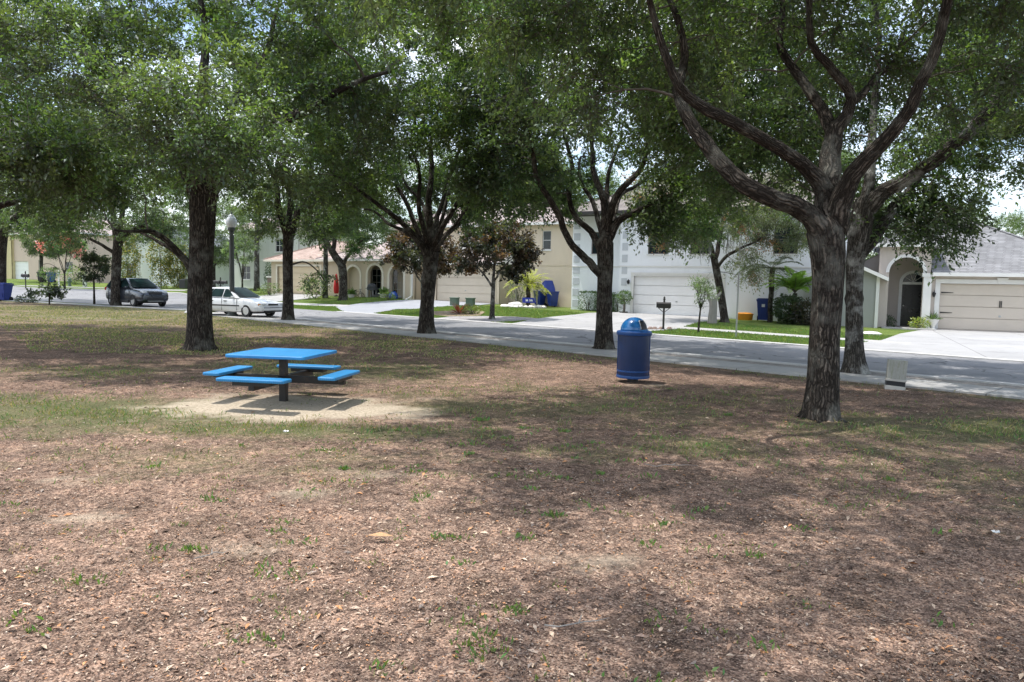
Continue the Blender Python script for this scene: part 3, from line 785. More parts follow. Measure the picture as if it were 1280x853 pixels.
def tree(name, label, base, limbs, crowns, leafL=.08, leafW=.036, per=26, twigs=9, twl=(.35, .75), group=None, cat='tree',
         bark='bark', palette=OAK, seed=1, hollow=0.0, detail=1.0, rings=16, droop=.0, flare=True, gap=.30, dead=0.0, leafmat='leaf', rz=0.0, keep=()):
    rg = np.random.default_rng(seed)
    root = thing(name, label, cat, base, rz, group)
    tr = MB(); nodes = []; nrad = []; ndir = []
    for li, l in enumerate(limbs):
        P = catmull(l, .10 if li == 0 else .16)
        if li == 0:
            # root flare and a foot below the soil
            e = P[-1, :3] - P[-3, :3]; e /= np.linalg.norm(e); re = P[-1, 3]
            P = np.vstack([P, [*(P[-1, :3] + e * re * .45), re * .82], [*(P[-1, :3] + e * re * .85), re * .5], [*(P[-1, :3] + e * re * 1.05), re * .15]])
            P = np.vstack([[P[0][0], P[0][1], P[0][2] - .12, P[0][3] * (1.25 if flare else 1.0)], P])
        k = len(P)
        pts = P[:, :3].copy()
        if li and k > 4:
            pts[1:-1] += rg.normal(0, .10, (k - 2, 3)) * np.minimum(P[1:-1, 3:4], .2) * 1.0
            sl = np.linspace(0, 1, k); ln = np.linalg.norm(pts[-1] - pts[0])
            for ax in range(3):   # slow bends so no limb runs straight
                pts[:, ax] += ln * sl * (1 - sl * .4) * (.035 * np.sin(sl * rg.uniform(5, 8) + rg.uniform(0, 6)) + .022 * np.sin(sl * rg.uniform(11, 16) + rg.uniform(0, 6)))
        tr.path([tuple(p) for p in pts], list(P[:, 3]), int((rings * 2 if li == 0 else rings) * (1 if li == 0 else .9)), uv=True, wob=.04 if li else .028, seed=seed * 31 + li)
        s = 1 if li else int(k * .7)
        for i in range(s, k - (0 if li else 3)):
            nodes.append(pts[i]); nrad.append(P[i, 3]); ndir.append(0)
    if flare:
        r0 = limbs[0][1][3]; zb = limbs[0][0][2]
        for j in range(7):
            a = j / 7 * 6.283 + rg.uniform(-.35, .35); ln = r0 * rg.uniform(1.25, 1.95)
            c, s = math.cos(a), math.sin(a)
            tr.path([(c * r0 * .35, s * r0 * .35, zb + r0 * rg.uniform(.9, 1.5)), (c * r0 * .72, s * r0 * .72, zb + r0 * .42), (c * r0 * 1.08, s * r0 * 1.08, zb + r0 * .08), (c * ln, s * ln, zb - r0 * .14)],
                    [r0 * .30, r0 * .32, r0 * .20, r0 * .06], 10, uv=True, wob=.06, seed=j + seed)
    # clump centres
    cl = []
    ct = []
    for (cx, cy, cz, rx, ry, rz_, n, *tf) in crowns:
        n = int(n * detail); got = 0; it = 0
        while got < n and it < n * 40:
            it += 1
            d = rg.normal(size=3); d /= np.linalg.norm(d)
            r = .5 + .5 * rg.random() ** .6 if n > 12 else rg.random() ** .5
            p = d * r
            w = np.array([cx + p[0] * rx, cy + p[1] * ry, cz + p[2] * rz_])
            if hollow and n > 60 and w[2] < cz - rz_ + hollow * (1 - p[0] ** 2 - p[1] ** 2): continue
            f = math.sin(w[0] * 1.9 + seed) * math.sin(w[1] * 1.7 + seed * 2.3) * math.sin(w[2] * 2.3 + seed * .7)
            if f < -gap: continue
            if any((w[0] - k[0]) ** 2 + (w[2] - k[1]) ** 2 < k[2] ** 2 and w[1] < (k[3] if len(k) > 3 else 99) for k in keep): continue
            cl.append(w); got += 1; ct.append((tf[0] if tf else 1.0, tf[1] if len(tf) > 1 else 1.0))
    cl = np.array(cl); ct = np.array(ct)
    NN = np.array(nodes); NR = np.array(nrad)
    dmin = np.array([np.min(np.linalg.norm(NN - c, axis=1)) for c in cl])
    order = np.argsort(dmin)
    br = tr
    P0 = []; P1 = []; LP = []; LD = []; LN = []; LT = []
    pal = np.array(palette)
    ctr = np.array([crowns[0][0], crowns[0][1], crowns[0][2] - crowns[0][5] * .3])
    LS = []
    for c, (tf, ls) in zip(cl[order], ct[order]):
        LS.append(np.full(twigs * per, ls))
        dv = NN - c; dist = np.linalg.norm(dv, axis=1)
        cost = dist + np.maximum(0, dv[:, 2]) * .5 + np.where(NR < .012, .35, 0)
        i = int(np.argmin(cost)); a = NN[i]; ln = max(dist[i], .05)
        r0 = min(NR[i] * .75, .007 + .013 * ln); r1 = max(.0045, r0 * .35)
        mid = (a + c) / 2 + rg.normal(0, .10, 3) * ln + np.array([0, 0, .10 * ln])
        k = max(2, min(9, int(ln / .25) + 1))
        t = np.linspace(0, 1, k + 1)[:, None]
        q = (1 - t) ** 2 * a + 2 * t * (1 - t) * mid + t ** 2 * c
        if k > 2: q[1:-1] += rg.normal(0, .025, (k - 1, 3)) * min(1, ln)
        rr = r0 + (r1 - r0) * t[:, 0]
        br.path([tuple(p) for p in q], list(rr), 5 if r0 > .012 else 4, m=1, caps=False)
        NN = np.vstack([NN, q[1:]]); NR = np.concatenate([NR, rr[1:]])
        # twigs
        out = c - ctr; out /= max(np.linalg.norm(out), .1)
        td = unit(out * .5 + rg.normal(0, .75, (twigs, 3)) * np.array([1, 1, .55]) + np.array([0, 0, .10 - droop]))
        tl = rg.uniform(twl[0], twl[1], twigs)[:, None]
        st = c + rg.normal(0, .06, (twigs, 3))
        en = st + td * tl
        P0.append(st); P1.append(en)
        tt = rg.uniform(.05, 1.05, (twigs, per))[..., None]
        lp = st[:, None] + (en - st)[:, None] * tt + np.array([0, 0, -droop * .5]) * tt ** 2 + rg.normal(0, .03 + leafL * .22, (twigs, per, 3))
        ld = td[:, None] * .7 + rg.normal(0, .75, (twigs, per, 3)) + np.array([0, 0, -droop * .8])
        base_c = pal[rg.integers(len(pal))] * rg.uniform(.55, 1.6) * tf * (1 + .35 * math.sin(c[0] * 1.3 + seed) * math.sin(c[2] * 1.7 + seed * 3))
        if dead and rg.random() < dead: base_c = np.array([.30, .15, .09])
        LP.append(lp.reshape(-1, 3)); LD.append(ld.reshape(-1, 3))
        LN.append(rg.normal(0, .55, (twigs * per, 3)) + np.array([0, 0, 1]))
        LT.append(base_c * rg.uniform(.7, 1.3, (twigs * per, 1)))
    tr.build('trunk', [M[bark], M['branch']], root, smooth=True)
    tv, tq = twig_geo(np.concatenate(P0), np.concatenate(P1), .006, .0025)
    np_mesh('twigs', tv, tq, M['branch'], None, root)
    LP = np.concatenate(LP); n = len(LP)
    sz = rg.uniform(.55, 1.35, n) * np.concatenate(LS)
    vv, q = leaf_geo(LP, np.concatenate(LD), np.concatenate(LN), leafL * sz, leafW * sz, .2)
    np_mesh('crown', vv, q, M[leafmat], np.repeat(np.concatenate(LT), 4, 0), root)
    root['leaves'] = n
    return root

def bush(name, label, cat, loc, r, n=1500, leaf=(.06, .03), palette=OAK, group=None, seed=1, box=False, shell=.55, stem=None, z0=None, up=0.0, material='leaf', parent=None, lump=.18):
    """leafy shrub: real leaves around woody stems"""
    rg = np.random.default_rng(seed)
    root = thing(name, label, cat, loc, 0, group)
    rx, ry, rz = r
    zc = rz if z0 is None else z0 + rz
    d = rg.normal(size=(n, 3))
    if box:
        d = rg.uniform(-1, 1, (n, 3)); ax = rg.integers(3, size=n); d[np.arange(n), ax] = np.sign(d[np.arange(n), ax])
    else: d = unit(d)
    rr = (shell + (1 - shell) * rg.random((n, 1)) ** .7)
    lump_ = 1 + lump * (np.sin(d[:, :1] * 5 + seed) * np.sin(d[:, 1:2] * 6 + seed * 2) + .6 * np.sin(d[:, 2:] * 8 + seed))
    p = d * rr * lump_ * np.array([rx, ry, rz]) + np.array([0, 0, zc])
    p[:, 2] = np.maximum(p[:, 2], (z0 or 0) + .02)
    c = np.array(palette)[rg.integers(len(palette), size=n)] * rg.uniform(.65, 1.3, (n, 1))
    vv, q = leaf_geo(p, d * .8 + rg.normal(0, .6, (n, 3)) + np.array([0, 0, up]), rg.normal(0, .5, (n, 3)) + np.array([0, 0, .8]), leaf[0] * rg.uniform(.6, 1.3, n), leaf[1] * rg.uniform(.7, 1.2, n))
    np_mesh('foliage', vv, q, M[material], np.repeat(c, 4, 0), root)
    s = MB(); k = 7 if stem is None else 1
    for i in range(k):
        a = rg.uniform(0, 6.28); f = 0 if k == 1 else .6
        top = (math.cos(a) * rx * f, math.sin(a) * ry * f, zc + rz * rg.uniform(-.1, .4))
        s.path([(math.cos(a) * rx * .1 * f, math.sin(a) * ry * .1 * f, -.05), (top[0] * .4, top[1] * .4, zc * .6), top], [stem or .018, (stem or .018) * .8, .008], 6)
    for i in range(10):
        e = p[rg.integers(n)]
        s.path([(e[0] * .1, e[1] * .1, zc - rz * .4), tuple(e * np.array([.55, .55, 1]) - np.array([0, 0, rz * .15])), tuple(e)], [.012, .009, .004], 4)
    s.build('stem', M['branch'], root)
    return root

def frond_leaf(rg, base, yaw, elev, L, bend, nl, ll, lw, col, V, Q, C, stems):
    """one arching palm frond with leaflets on both sides"""
    k = 10; pts = []; p = np.array(base, float); e = elev
    for i in range(k + 1):
        pts.append(p.copy())
        p = p + np.array([math.cos(yaw) * math.cos(e), math.sin(yaw) * math.cos(e), math.sin(e)]) * L / k
        e -= bend / k
    pts = np.array(pts)
    stems.path([tuple(q) for q in pts], list(np.linspace(.014, .004, k + 1)), 4, caps=False)
    t = np.linspace(.15, .99, nl)
    for s in (-1, 1):
        idx = t * k; i0 = np.minimum(idx.astype(int), k - 1); f = (idx - i0)[:, None]
        pos = pts[i0] * (1 - f) + pts[i0 + 1] * f
        tan = unit(pts[i0 + 1] - pts[i0])
        side = unit(np.cross(tan, np.array([[0, 0, 1.]]))) * s
        d = tan * .55 + side * .9 + np.array([0, 0, .05]) + rg.normal(0, .08, (nl, 3))
        ln = ll * np.sin(np.pi * (t * .8 + .15))
        n = np.cross(d, side) * s
        v, q = leaf_geo(pos, d, np.array([[0, 0, 1.]]) + side * .4, np.maximum(ln, .05), np.full(nl, lw))
        Q.append(q + sum(len(a) for a in V)); V.append(v); C.append(np.repeat(np.array(col) * rg.uniform(.75, 1.25, (nl, 1)), 4, 0))

def palm(name, label, loc, h, L, nf, col, seed=3, r=.09, rz=0, elev=(.2, 1.3), ll=.35, group=None, lw=.03):
    rg = np.random.default_rng(seed); root = thing(name, label, 'palm', loc, rz, group)
    t = MB(); k = 14
    t.path([(0.02 * math.sin(i), 0, -.05 + (h + .05) * i / k) for i in range(k + 1)], [r * (1.25 if i == 0 else 1 + .12 * (i % 2)) for i in range(k + 1)], 10, uv=True)
    t.build('trunk', M['bark'], root, smooth=True)
    V = []; Q = []; C = []; st = MB()
    for i in range(nf):
        frond_leaf(rg, (0, 0, h), i * 2.399 + rg.uniform(-.2, .2), rg.uniform(*elev), L * rg.uniform(.8, 1.1), rg.uniform(1.1, 1.8), 24, ll, lw, col, V, Q, C, st)
    st.build('frond_stalks', M['branch'], root)
    np_mesh('crown', np.concatenate(V), np.concatenate(Q), M['leafg'], np.concatenate(C), root)
    return root
TREES = {
'T5':((4.08,9.6,0.00),[[(-0.00,0,0.00,0.254),(-0.00,0,0.19,0.224),(0.01,0,0.46,0.203),(0.00,0,1.09,0.190),(0.01,0,1.71,0.194),(-0.01,0,2.13,0.220),(-0.06,0,2.44,0.237)],[(-0.03,0,2.33,0.157),(-0.31,-0.1,2.63,0.135),(-0.58,-0.2,2.74,0.125),(-0.97,-0.3,2.84,0.116),(-1.30,-0.2,3.09,0.109),(-1.62,0,3.52,0.099),(-1.82,0.2,3.86,0.084),(-1.90,0.5,4.35,0.069),(-1.90,0.8,4.97,0.054),(-2.06,1,5.68,0.036)],[(-0.00,0,2.37,0.181),(-0.02,0.05,2.73,0.157),(-0.03,0.1,3.00,0.129),(-0.33,0,3.27,0.099),(-0.70,-0.3,3.39,0.084),(-1.38,-0.7,3.58,0.073),(-2.03,-1,3.73,0.066),(-2.35,-1.2,3.85,0.054),(-2.52,-1.3,4.16,0.046),(-2.67,-1.4,4.68,0.035),(-2.81,-1.5,5.22,0.024)],[(-0.00,0,2.42,0.190),(0.03,0.1,2.81,0.167),(0.06,0.2,3.08,0.151),(0.14,0.4,3.53,0.133),(0.21,0.5,3.78,0.113),(0.35,0.5,3.97,0.082),(0.43,0.5,4.21,0.074),(0.21,0.4,4.55,0.064),(-0.07,0.3,4.72,0.055),(-0.40,0.2,4.93,0.046),(-0.41,0.1,5.37,0.037),(-0.41,0,5.92,0.025)],[(0.20,0.5,3.71,0.095),(0.15,0.8,4.20,0.076),(0.01,1,4.54,0.068),(-0.19,1.3,5.05,0.056),(-0.22,1.6,5.71,0.043),(-0.30,2,6.56,0.030)],[(0.43,0.5,4.21,0.052),(0.86,0.9,4.57,0.045),(1.37,1.4,5.00,0.038),(1.72,1.8,5.59,0.029)],[(0.03,0,2.46,0.181),(0.04,-0.1,2.78,0.139),(0.08,-0.3,3.13,0.108),(0.29,-0.6,3.43,0.089),(0.48,-0.9,3.73,0.075),(0.55,-1.1,4.07,0.066),(0.62,-1.2,4.48,0.061),(0.70,-1.2,4.91,0.054),(0.85,-1.1,5.55,0.036)],]),
'T6':((7.04,15.02,0.00),[[(-0.00,0,-0.00,0.294),(-0.02,0,0.26,0.212),(-0.04,0,0.62,0.171),(-0.08,0,1.40,0.155),(-0.09,0,1.54,0.180),(-0.09,0,1.66,0.155),(-0.11,0,2.25,0.171),(-0.05,0,2.89,0.220),(0.00,0,3.41,0.220)],[(0.01,0,3.29,0.139),(0.22,0.2,4.13,0.099),(0.32,0.4,5.21,0.075),(0.33,0.5,6.20,0.059),(0.33,0.7,7.07,0.051),(0.21,1,8.15,0.061)],[(0.01,0,3.29,0.196),(0.34,-0.2,3.71,0.161),(0.64,-0.4,3.94,0.143),(0.93,-0.7,4.18,0.132),(1.25,-1,4.63,0.122),(1.57,-1.2,5.14,0.113),(2.11,-1.4,5.91,0.096),(2.73,-1.6,6.76,0.066)],[(-0.04,0,2.41,0.131),(0.22,0.1,2.66,0.115),(0.52,0.2,3.11,0.108),(0.88,0.4,3.60,0.084),(1.53,0.8,4.08,0.060)],[(-0.09,0,2.73,0.131),(-0.13,1.2,3.50,0.106),(-0.30,2.2,4.33,0.084),(-0.59,3,5.01,0.059)],]),
'T4':((2.49,19.83,0.00),[[(0.00,0,-0.00,0.302),(-0.01,0,0.26,0.248),(-0.02,0,0.80,0.216),(-0.03,0,1.66,0.199),(-0.03,0,2.30,0.216),(-0.06,0,2.83,0.237)],[(-0.12,0,1.98,0.104),(-0.50,-0.2,2.33,0.103),(-1.04,-0.5,2.89,0.086),(-1.43,-0.8,3.51,0.077),(-1.74,-1,4.01,0.068),(-1.94,-1.2,4.71,0.060),(-2.17,-1.4,5.54,0.037)],[(-0.14,0,2.62,0.112),(-0.44,0.2,3.16,0.081),(-0.78,0.3,3.54,0.073),(-0.97,0.4,4.24,0.065),(-1.03,0.5,5.11,0.057),(-1.31,0.6,6.19,0.041)],[(-0.06,0,2.73,0.160),(-0.09,0.1,3.48,0.120),(-0.21,0.2,4.33,0.089),(-0.40,0.3,5.30,0.065),(-0.48,0.3,6.35,0.049)],[(0.02,0,2.94,0.128),(0.25,-0.1,3.40,0.103),(0.59,-0.3,3.62,0.071),(1.01,-0.5,3.86,0.054),(1.62,-0.8,4.18,0.038)],[(-0.08,0,2.83,0.088),(-0.26,0.8,3.82,0.066),(-0.53,1.4,4.55,0.051),(-0.64,1.8,5.45,0.035)],[(-0.02,0,2.90,0.088),(0.43,0.9,4.11,0.067),(0.98,1.6,4.61,0.052),(1.88,2.2,5.34,0.027)],[(-0.04,0,2.94,0.088),(0.11,1,4.23,0.067),(0.32,1.5,5.31,0.043),(0.43,1.8,6.27,0.026)],[(-0.02,0,2.94,0.128),(0.06,-0.3,3.86,0.094),(0.43,-0.5,4.40,0.078),(0.73,-0.8,4.93,0.061),(0.91,-1,5.69,0.045)],]),
'T3':((-2.85,24.44,0.00),[[(-0.00,0,-0.00,0.345),(-0.01,0,0.34,0.266),(0.01,0,1.01,0.226),(0.08,0,1.93,0.232),(0.12,0,2.65,0.266)],[(0.07,0,2.46,0.140),(-0.35,-0.3,3.22,0.095),(-0.88,-0.6,3.77,0.077),(-1.52,-1,4.15,0.059),(-2.07,-1.4,4.46,0.050),(-2.62,-1.7,4.77,0.033)],[(0.04,0,2.59,0.123),(-0.52,0.4,3.66,0.080),(-0.90,0.7,4.62,0.072),(-1.17,1,5.46,0.064),(-1.46,1.2,6.69,0.046)],[(0.12,0,2.73,0.140),(0.04,0.1,3.91,0.106),(0.10,0.2,5.10,0.088),(0.10,0.3,6.29,0.071),(0.11,0.3,7.58,0.044)],[(0.17,0,2.73,0.123),(0.49,-0.4,3.49,0.086),(1.11,-0.8,4.30,0.068),(1.75,-1.2,4.69,0.058),(2.75,-1.6,4.90,0.041)],[(0.18,0,2.65,0.114),(0.62,0.5,3.43,0.081),(1.39,1,4.08,0.064),(2.32,1.6,4.79,0.056),(3.30,2,5.42,0.038)],[(0.12,0,2.80,0.105),(0.26,0.8,3.98,0.081),(0.53,1.3,5.26,0.065),(0.90,1.6,6.55,0.047)],[(0.09,0,2.80,0.105),(-0.15,-0.7,3.83,0.077),(-0.21,-1.1,4.91,0.059),(-0.35,-1.4,5.96,0.041)],[(0.04,0,2.64,0.079),(-0.82,0.8,3.42,0.063),(-1.73,1.6,3.88,0.047),(-2.55,2.2,4.28,0.029)],[(0.18,0,2.65,0.079),(0.96,-1,3.52,0.050),(1.50,-1.8,4.24,0.032),(1.80,-2.2,4.79,0.024)],[(0.12,0,2.80,0.079),(0.52,0.3,4.15,0.062),(1.06,0.7,5.46,0.045),(1.21,1,6.44,0.027)],[(0.09,0,2.80,0.079),(-0.24,0.9,4.20,0.064),(-0.84,1.6,5.09,0.047),(-1.25,2,6.30,0.028)],]),
'T1':((-7.33,17.22,0.00),[[(0.00,0,-0.00,0.391),(0.01,0,0.24,0.320),(0.01,0,0.71,0.285),(0.02,0,1.65,0.267),(0.07,0,2.57,0.267),(0.11,0,3.40,0.293),(0.12,0,3.71,0.320)],[(0.04,0,3.49,0.207),(-0.05,-0.2,4.10,0.157),(0.01,-0.4,4.69,0.140),(0.25,-0.6,5.35,0.123),(0.44,-0.8,6.08,0.106),(0.46,-0.9,6.98,0.075),(0.43,-1,7.94,0.052)],[(0.19,0,3.50,0.223),(0.49,-0.1,4.13,0.174),(0.94,-0.3,4.59,0.141),(1.55,-0.6,4.95,0.115),(2.22,-0.9,5.05,0.106),(3.07,-1.3,5.22,0.088),(3.51,-1.5,5.48,0.080),(3.92,-1.7,5.69,0.057),(4.67,-2.2,5.86,0.035)],[(-0.11,0,1.74,0.088),(-0.22,-0.2,2.08,0.075),(-0.48,-0.5,2.50,0.062),(-0.61,-0.9,2.64,0.053),(-0.84,-1.2,2.70,0.037),(-1.11,-1.5,2.72,0.022)],[(-0.28,0.1,2.01,0.064),(-0.63,0.3,2.24,0.049),(-1.19,0.6,2.53,0.041),(-1.81,1,2.75,0.025)],[(-0.00,0.1,3.50,0.160),(-0.78,0.6,4.49,0.115),(-1.83,1.2,5.34,0.102),(-3.13,1.8,6.04,0.079),(-4.23,2.3,6.54,0.054)],[(0.11,0.2,3.70,0.161),(0.16,0.9,4.94,0.117),(0.39,1.6,6.26,0.096),(0.83,2.1,7.60,0.071),(1.12,2.5,8.94,0.055)],[(0.09,-0.1,3.66,0.158),(0.04,-1,4.41,0.105),(-0.17,-1.8,4.91,0.078),(-0.54,-2.6,5.64,0.054)],]),
'T2':((-9.51,31.16,0.00),[[(-0.00,0,-0.00,0.305),(0.00,0,0.44,0.237),(0.00,0,1.38,0.203),(0.00,0,2.73,0.203),(0.04,0,3.90,0.237)],[(-0.03,0,3.56,0.168),(-0.26,-0.2,4.64,0.121),(-0.40,-0.5,5.48,0.105),(-0.56,-0.8,6.56,0.074)],[(0.11,0,3.57,0.183),(0.42,0.2,4.69,0.138),(0.63,0.4,5.62,0.108),(0.85,0.6,7.00,0.078)],[(0.04,0,3.73,0.137),(-0.08,0.5,5.12,0.108),(-0.30,0.8,6.50,0.078)],[(0.07,0,2.33,0.046),(0.70,-0.3,2.46,0.033),(1.31,-0.6,2.20,0.024),(1.83,-0.8,1.75,0.013)],]),
'T7':((-23.17,43.0,0.00),[[(-0.01,0,-0.00,0.327),(0.00,0,0.51,0.269),(0.02,0,1.54,0.257),(0.10,0,2.93,0.257),(0.21,0,3.85,0.280)],[(0.20,0,3.62,0.187),(0.93,-0.3,4.31,0.139),(2.20,-0.8,4.61,0.092)],[(0.16,0,3.76,0.187),(-0.25,0.2,5.24,0.141),(-0.79,0.4,6.64,0.094)],[(0.21,0,3.76,0.187),(0.32,0.2,5.48,0.141),(0.38,0.4,7.12,0.094)],[(0.01,0,3.02,0.117),(-0.47,-0.3,3.45,0.093),(-1.12,-0.6,3.88,0.069)],]),
'T8':((-32.1,46.31,0.09),[[(-0.10,0,-0.01,0.453),(-0.08,0,0.79,0.302),(-0.02,0,2.79,0.302),(0.13,0,4.28,0.302)],[(0.17,0,4.04,0.201),(0.80,0,5.04,0.151),(1.52,0,5.70,0.101)],[(0.07,0,4.04,0.201),(-0.38,0,5.66,0.151),(-0.54,0,6.99,0.101)],]),
'T9':((-11.99,51.85,0.39),[[(0.05,0,-0.01,0.338),(0.05,0,0.44,0.296),(0.05,0,1.45,0.282),(-0.07,0,2.46,0.282),(-0.46,0,3.01,0.254),(-0.80,0,3.56,0.225)],[(-0.69,0,3.39,0.169),(-1.31,0,4.33,0.141),(-1.87,0,5.31,0.085)],[(-0.69,0,3.34,0.169),(-0.59,0.5,4.82,0.142),(-0.21,0.8,6.42,0.086)],[(-0.01,0,2.46,0.141),(0.58,-0.4,3.23,0.112),(1.47,-0.7,4.23,0.083)],]),
'T10':((10.18,35.39,0.14),[[(0.04,0,-0.00,0.231),(-0.02,0,0.31,0.192),(-0.16,0,1.07,0.183),(-0.36,0,2.02,0.173),(-0.63,0,3.16,0.154)],[(-0.59,0,2.97,0.115),(-0.93,0,3.91,0.096),(-1.63,-0.4,4.62,0.076),(-2.49,-0.8,5.01,0.056)],[(-0.55,0,2.97,0.115),(-0.25,0.4,4.03,0.097),(-0.05,0.6,5.12,0.078)],[(-0.46,0,2.59,0.077),(0.04,-0.3,3.24,0.076),(0.64,-0.5,3.62,0.057),(1.46,-0.8,4.06,0.038)],]),}
def shift(limbs): return limbs
STREET = 'oaks planted along the street edge of the park'
def build_trees():
    def T(k): return TREES[k]
    b, l = T('T5')
    tree('oak_tree', 'nearest large oak with thick furrowed trunk and wide spreading bare limbs at right', b, l,
         [(-2.0, -.9, 6.9, 5.4, 4.3, 2.8, 660), (-2.6, 1.0, 4.9, 1.7, 1.2, 1.1, 30), (2.3, 1.0, 5.0, 1.6, 1.0, .9, 14), (-4.4, -6.0, 7.6, 2.6, 1.1, .8, 60), (-2.0, -6.4, 7.2, 1.8, 1.0, .7, 22), ],  # last two clump groups hang out of view, added to shade the foreground
         .080, .036, 25, 10, (.35, .8), None, bark='bark', seed=5, rings=20, droop=.35, gap=.45, hollow=1.7, keep=tuple((x, z, r, 1.2) for x, z, r in ((0, 3.0, .7), (.1, 3.7, .6), (.3, 3.5, .5), (.8, 3.9, .5), (1.15, 4.4, .5), (1.45, 5.0, .5), (-.7, 3.3, .5), (-1.4, 3.5, .5), (-2.0, 3.7, .45), (-.6, 4.4, .5), (-.2, 4.2, .5), (-2.45, 4.1, .4), (-1.2, 2.9, .5), (-1.9, 3.4, .4))))
    b, l = T('T6')
    tree('oak_tree', 'grey mossy-barked oak standing just behind the nearest trunk beside the pavement', b, l,
         [(0, .4, 6.9, 4.8, 4.2, 3.9, 430), (1.0, .1, 3.35, 1.1, 1.1, .75, 44), (-2.3, .6, 4.9, 1.9, 1.5, 1.2, 60), (2.6, -.4, 4.8, 1.6, 1.2, .9, 40), (2.2, 1.6, 6.4, 2.2, 1.2, 1.6, 70), (-1.6, 1.8, 6.6, 2.4, 1.2, 1.6, 70)],
         .095, .044, 23, 9, (.35, .8), STREET, bark='bark2', seed=6, hollow=1.5, droop=.2, keep=tuple((x, z, r, .1) for x, z, r in ((.2, 3.2, .5), (.6, 3.55, .5), (1.1, 3.85, .5), (1.6, 4.15, .5), (2.2, 4.7, .55), (2.8, 5.4, .6), (3.4, 6.2, .6), (.35, 4.2, .4), (.4, 5.2, .4))))
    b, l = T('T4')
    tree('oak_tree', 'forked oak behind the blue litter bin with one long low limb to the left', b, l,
         [(0, .2, 7.4, 4.7, 4.2, 4.2, 400), (1.9, -.2, 4.0, 1.4, 1.2, 1.1, 56), (-2.4, 0, 4.5, 1.7, 1.3, .9, 50), (-.3, -4.2, 5.5, 1.7, .7, 1.0, 34, 1.25, .85)],  # last group: front clump, leaf tint raised so it looks sunlit
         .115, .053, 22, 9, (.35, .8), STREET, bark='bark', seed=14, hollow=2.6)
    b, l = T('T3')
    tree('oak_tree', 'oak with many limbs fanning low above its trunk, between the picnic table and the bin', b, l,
         [(0, .3, 8.0, 5.2, 4.7, 4.7, 450), (2.8, 0, 4.5, 1.8, 1.4, 1.2, 80), (-2.6, .2, 5.2, 1.7, 1.4, 1.0, 46), (.6, 2.4, 4.7, 2.6, .9, 1.0, 40), (.5, -4.5, 6.4, 2.3, .8, 1.3, 44, 1.25, .85)],  # sunlight on the front clump (last group) painted in by a brighter leaf tint
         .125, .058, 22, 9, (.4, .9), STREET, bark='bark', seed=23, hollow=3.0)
    b, l = T('T1')
    tree('oak_tree', 'big dark-trunked oak standing behind the picnic table at left', b, l,
         [(-.3, .2, 6.8, 5.6, 5.0, 4.0, 430), (2.0, -4.9, 4.25, 1.35, .8, .9, 50, 1.02, .72), (-.6, -4.7, 5.2, 1.5, .8, .8, 30, 1.0, .75), (-4.0, -.4, 4.3, 2.0, 1.8, 1.3, 70), (2.9, -.5, 5.8, 1.8, 1.5, 1.3, 40), (-2.0, -1.2, 4.2, 1.6, 1.0, .9, 30), (-1.3, 1.5, 8.6, 1.8, 1.6, 1.5, 50)],
         .110, .050, 22, 9, (.4, .85), None, bark='bark', seed=31, rings=18, hollow=1.0, keep=((.80, 3.0, .75), (.86, 2.2, .6)))
    b, l = T('T2')
    t2 = tree('oak_tree', 'slender oak at the pavement by the front of the white car', b, l,
         [(0, .2, 7.6, 4.6, 4.4, 4.1, 260), (1.3, -.4, 4.3, 1.8, 1.4, .9, 26), (-1.6, .2, 4.4, 1.7, 1.4, .8, 24), (1.2, -.6, 2.0, .7, .4, .35, 3), (2.5, 0, 4.8, 1.6, 1.4, 1.0, 36)],
         .125, .058, 20, 8, (.4, .95), STREET, bark='bark', seed=42, hollow=1.4, keep=((-2.3, 4.05, 1.25), (-2.3, 2.8, .9)))
    b, l = T('T7')
    t7 = tree('oak_tree', 'oak in front of the parked grey SUV', b, l,
         [(0, .2, 7.2, 5.2, 5.0, 3.9, 260), (-2.4, -.5, 4.4, 2.0, 1.6, 1.0, 34), (1.8, -.5, 4.5, 1.5, 1.2, .8, 18)],
         .150, .070, 19, 8, (.5, 1.1), STREET, bark='bark', seed=52, hollow=1.6)
    b, l = T('T8')
    tree('oak_tree', 'oak at the left picture edge behind the blue wheeled bin', b, l,
         [(0, .2, 7.4, 5.0, 4.6, 4.2, 200), (1.8, 0, 4.6, 1.6, 1.4, .8, 18)], .150, .070, 19, 8, (.5, 1.1), STREET, bark='bark', seed=61, hollow=1.6)
    b, l = T('T9')
    tree('oak_tree', 'small oak with a bent trunk on the lawn of the tan house with arches', b, l,
         [(-.4, 0, 6.3, 3.7, 3.3, 2.7, 200), (1.4, -.3, 3.9, 1.4, 1.0, .7, 20)], .130, .066, 19, 8, (.4, .9), None, bark='bark', seed=71, hollow=1.0,
         palette=[(.065, .12, .028), (.08, .135, .03), (.05, .10, .03)])
    b, l = T('T10')
    t10 = tree('oak_tree', 'leaning pale-leaved oak hung with grey moss in front of the white house', b, l,
         [(-.6, 0, 6.1, 4.2, 3.2, 2.5, 250), (2.6, -.3, 4.4, 1.7, 1.2, 1.2, 64), (-2.0, -.3, 4.5, 1.8, 1.2, .9, 52), (.9, -.3, 3.0, .9, .7, .9, 14)], .105, .045, 19, 8, (.4, .9), None, bark='bark', seed=81, hollow=1.0, droop=.3,
         palette=[(.13, .155, .095), (.11, .14, .08), (.15, .165, .11), (.075, .115, .04)], dead=.06)
    # spanish moss strands
    rg = np.random.default_rng(4); V0 = []; V1 = []
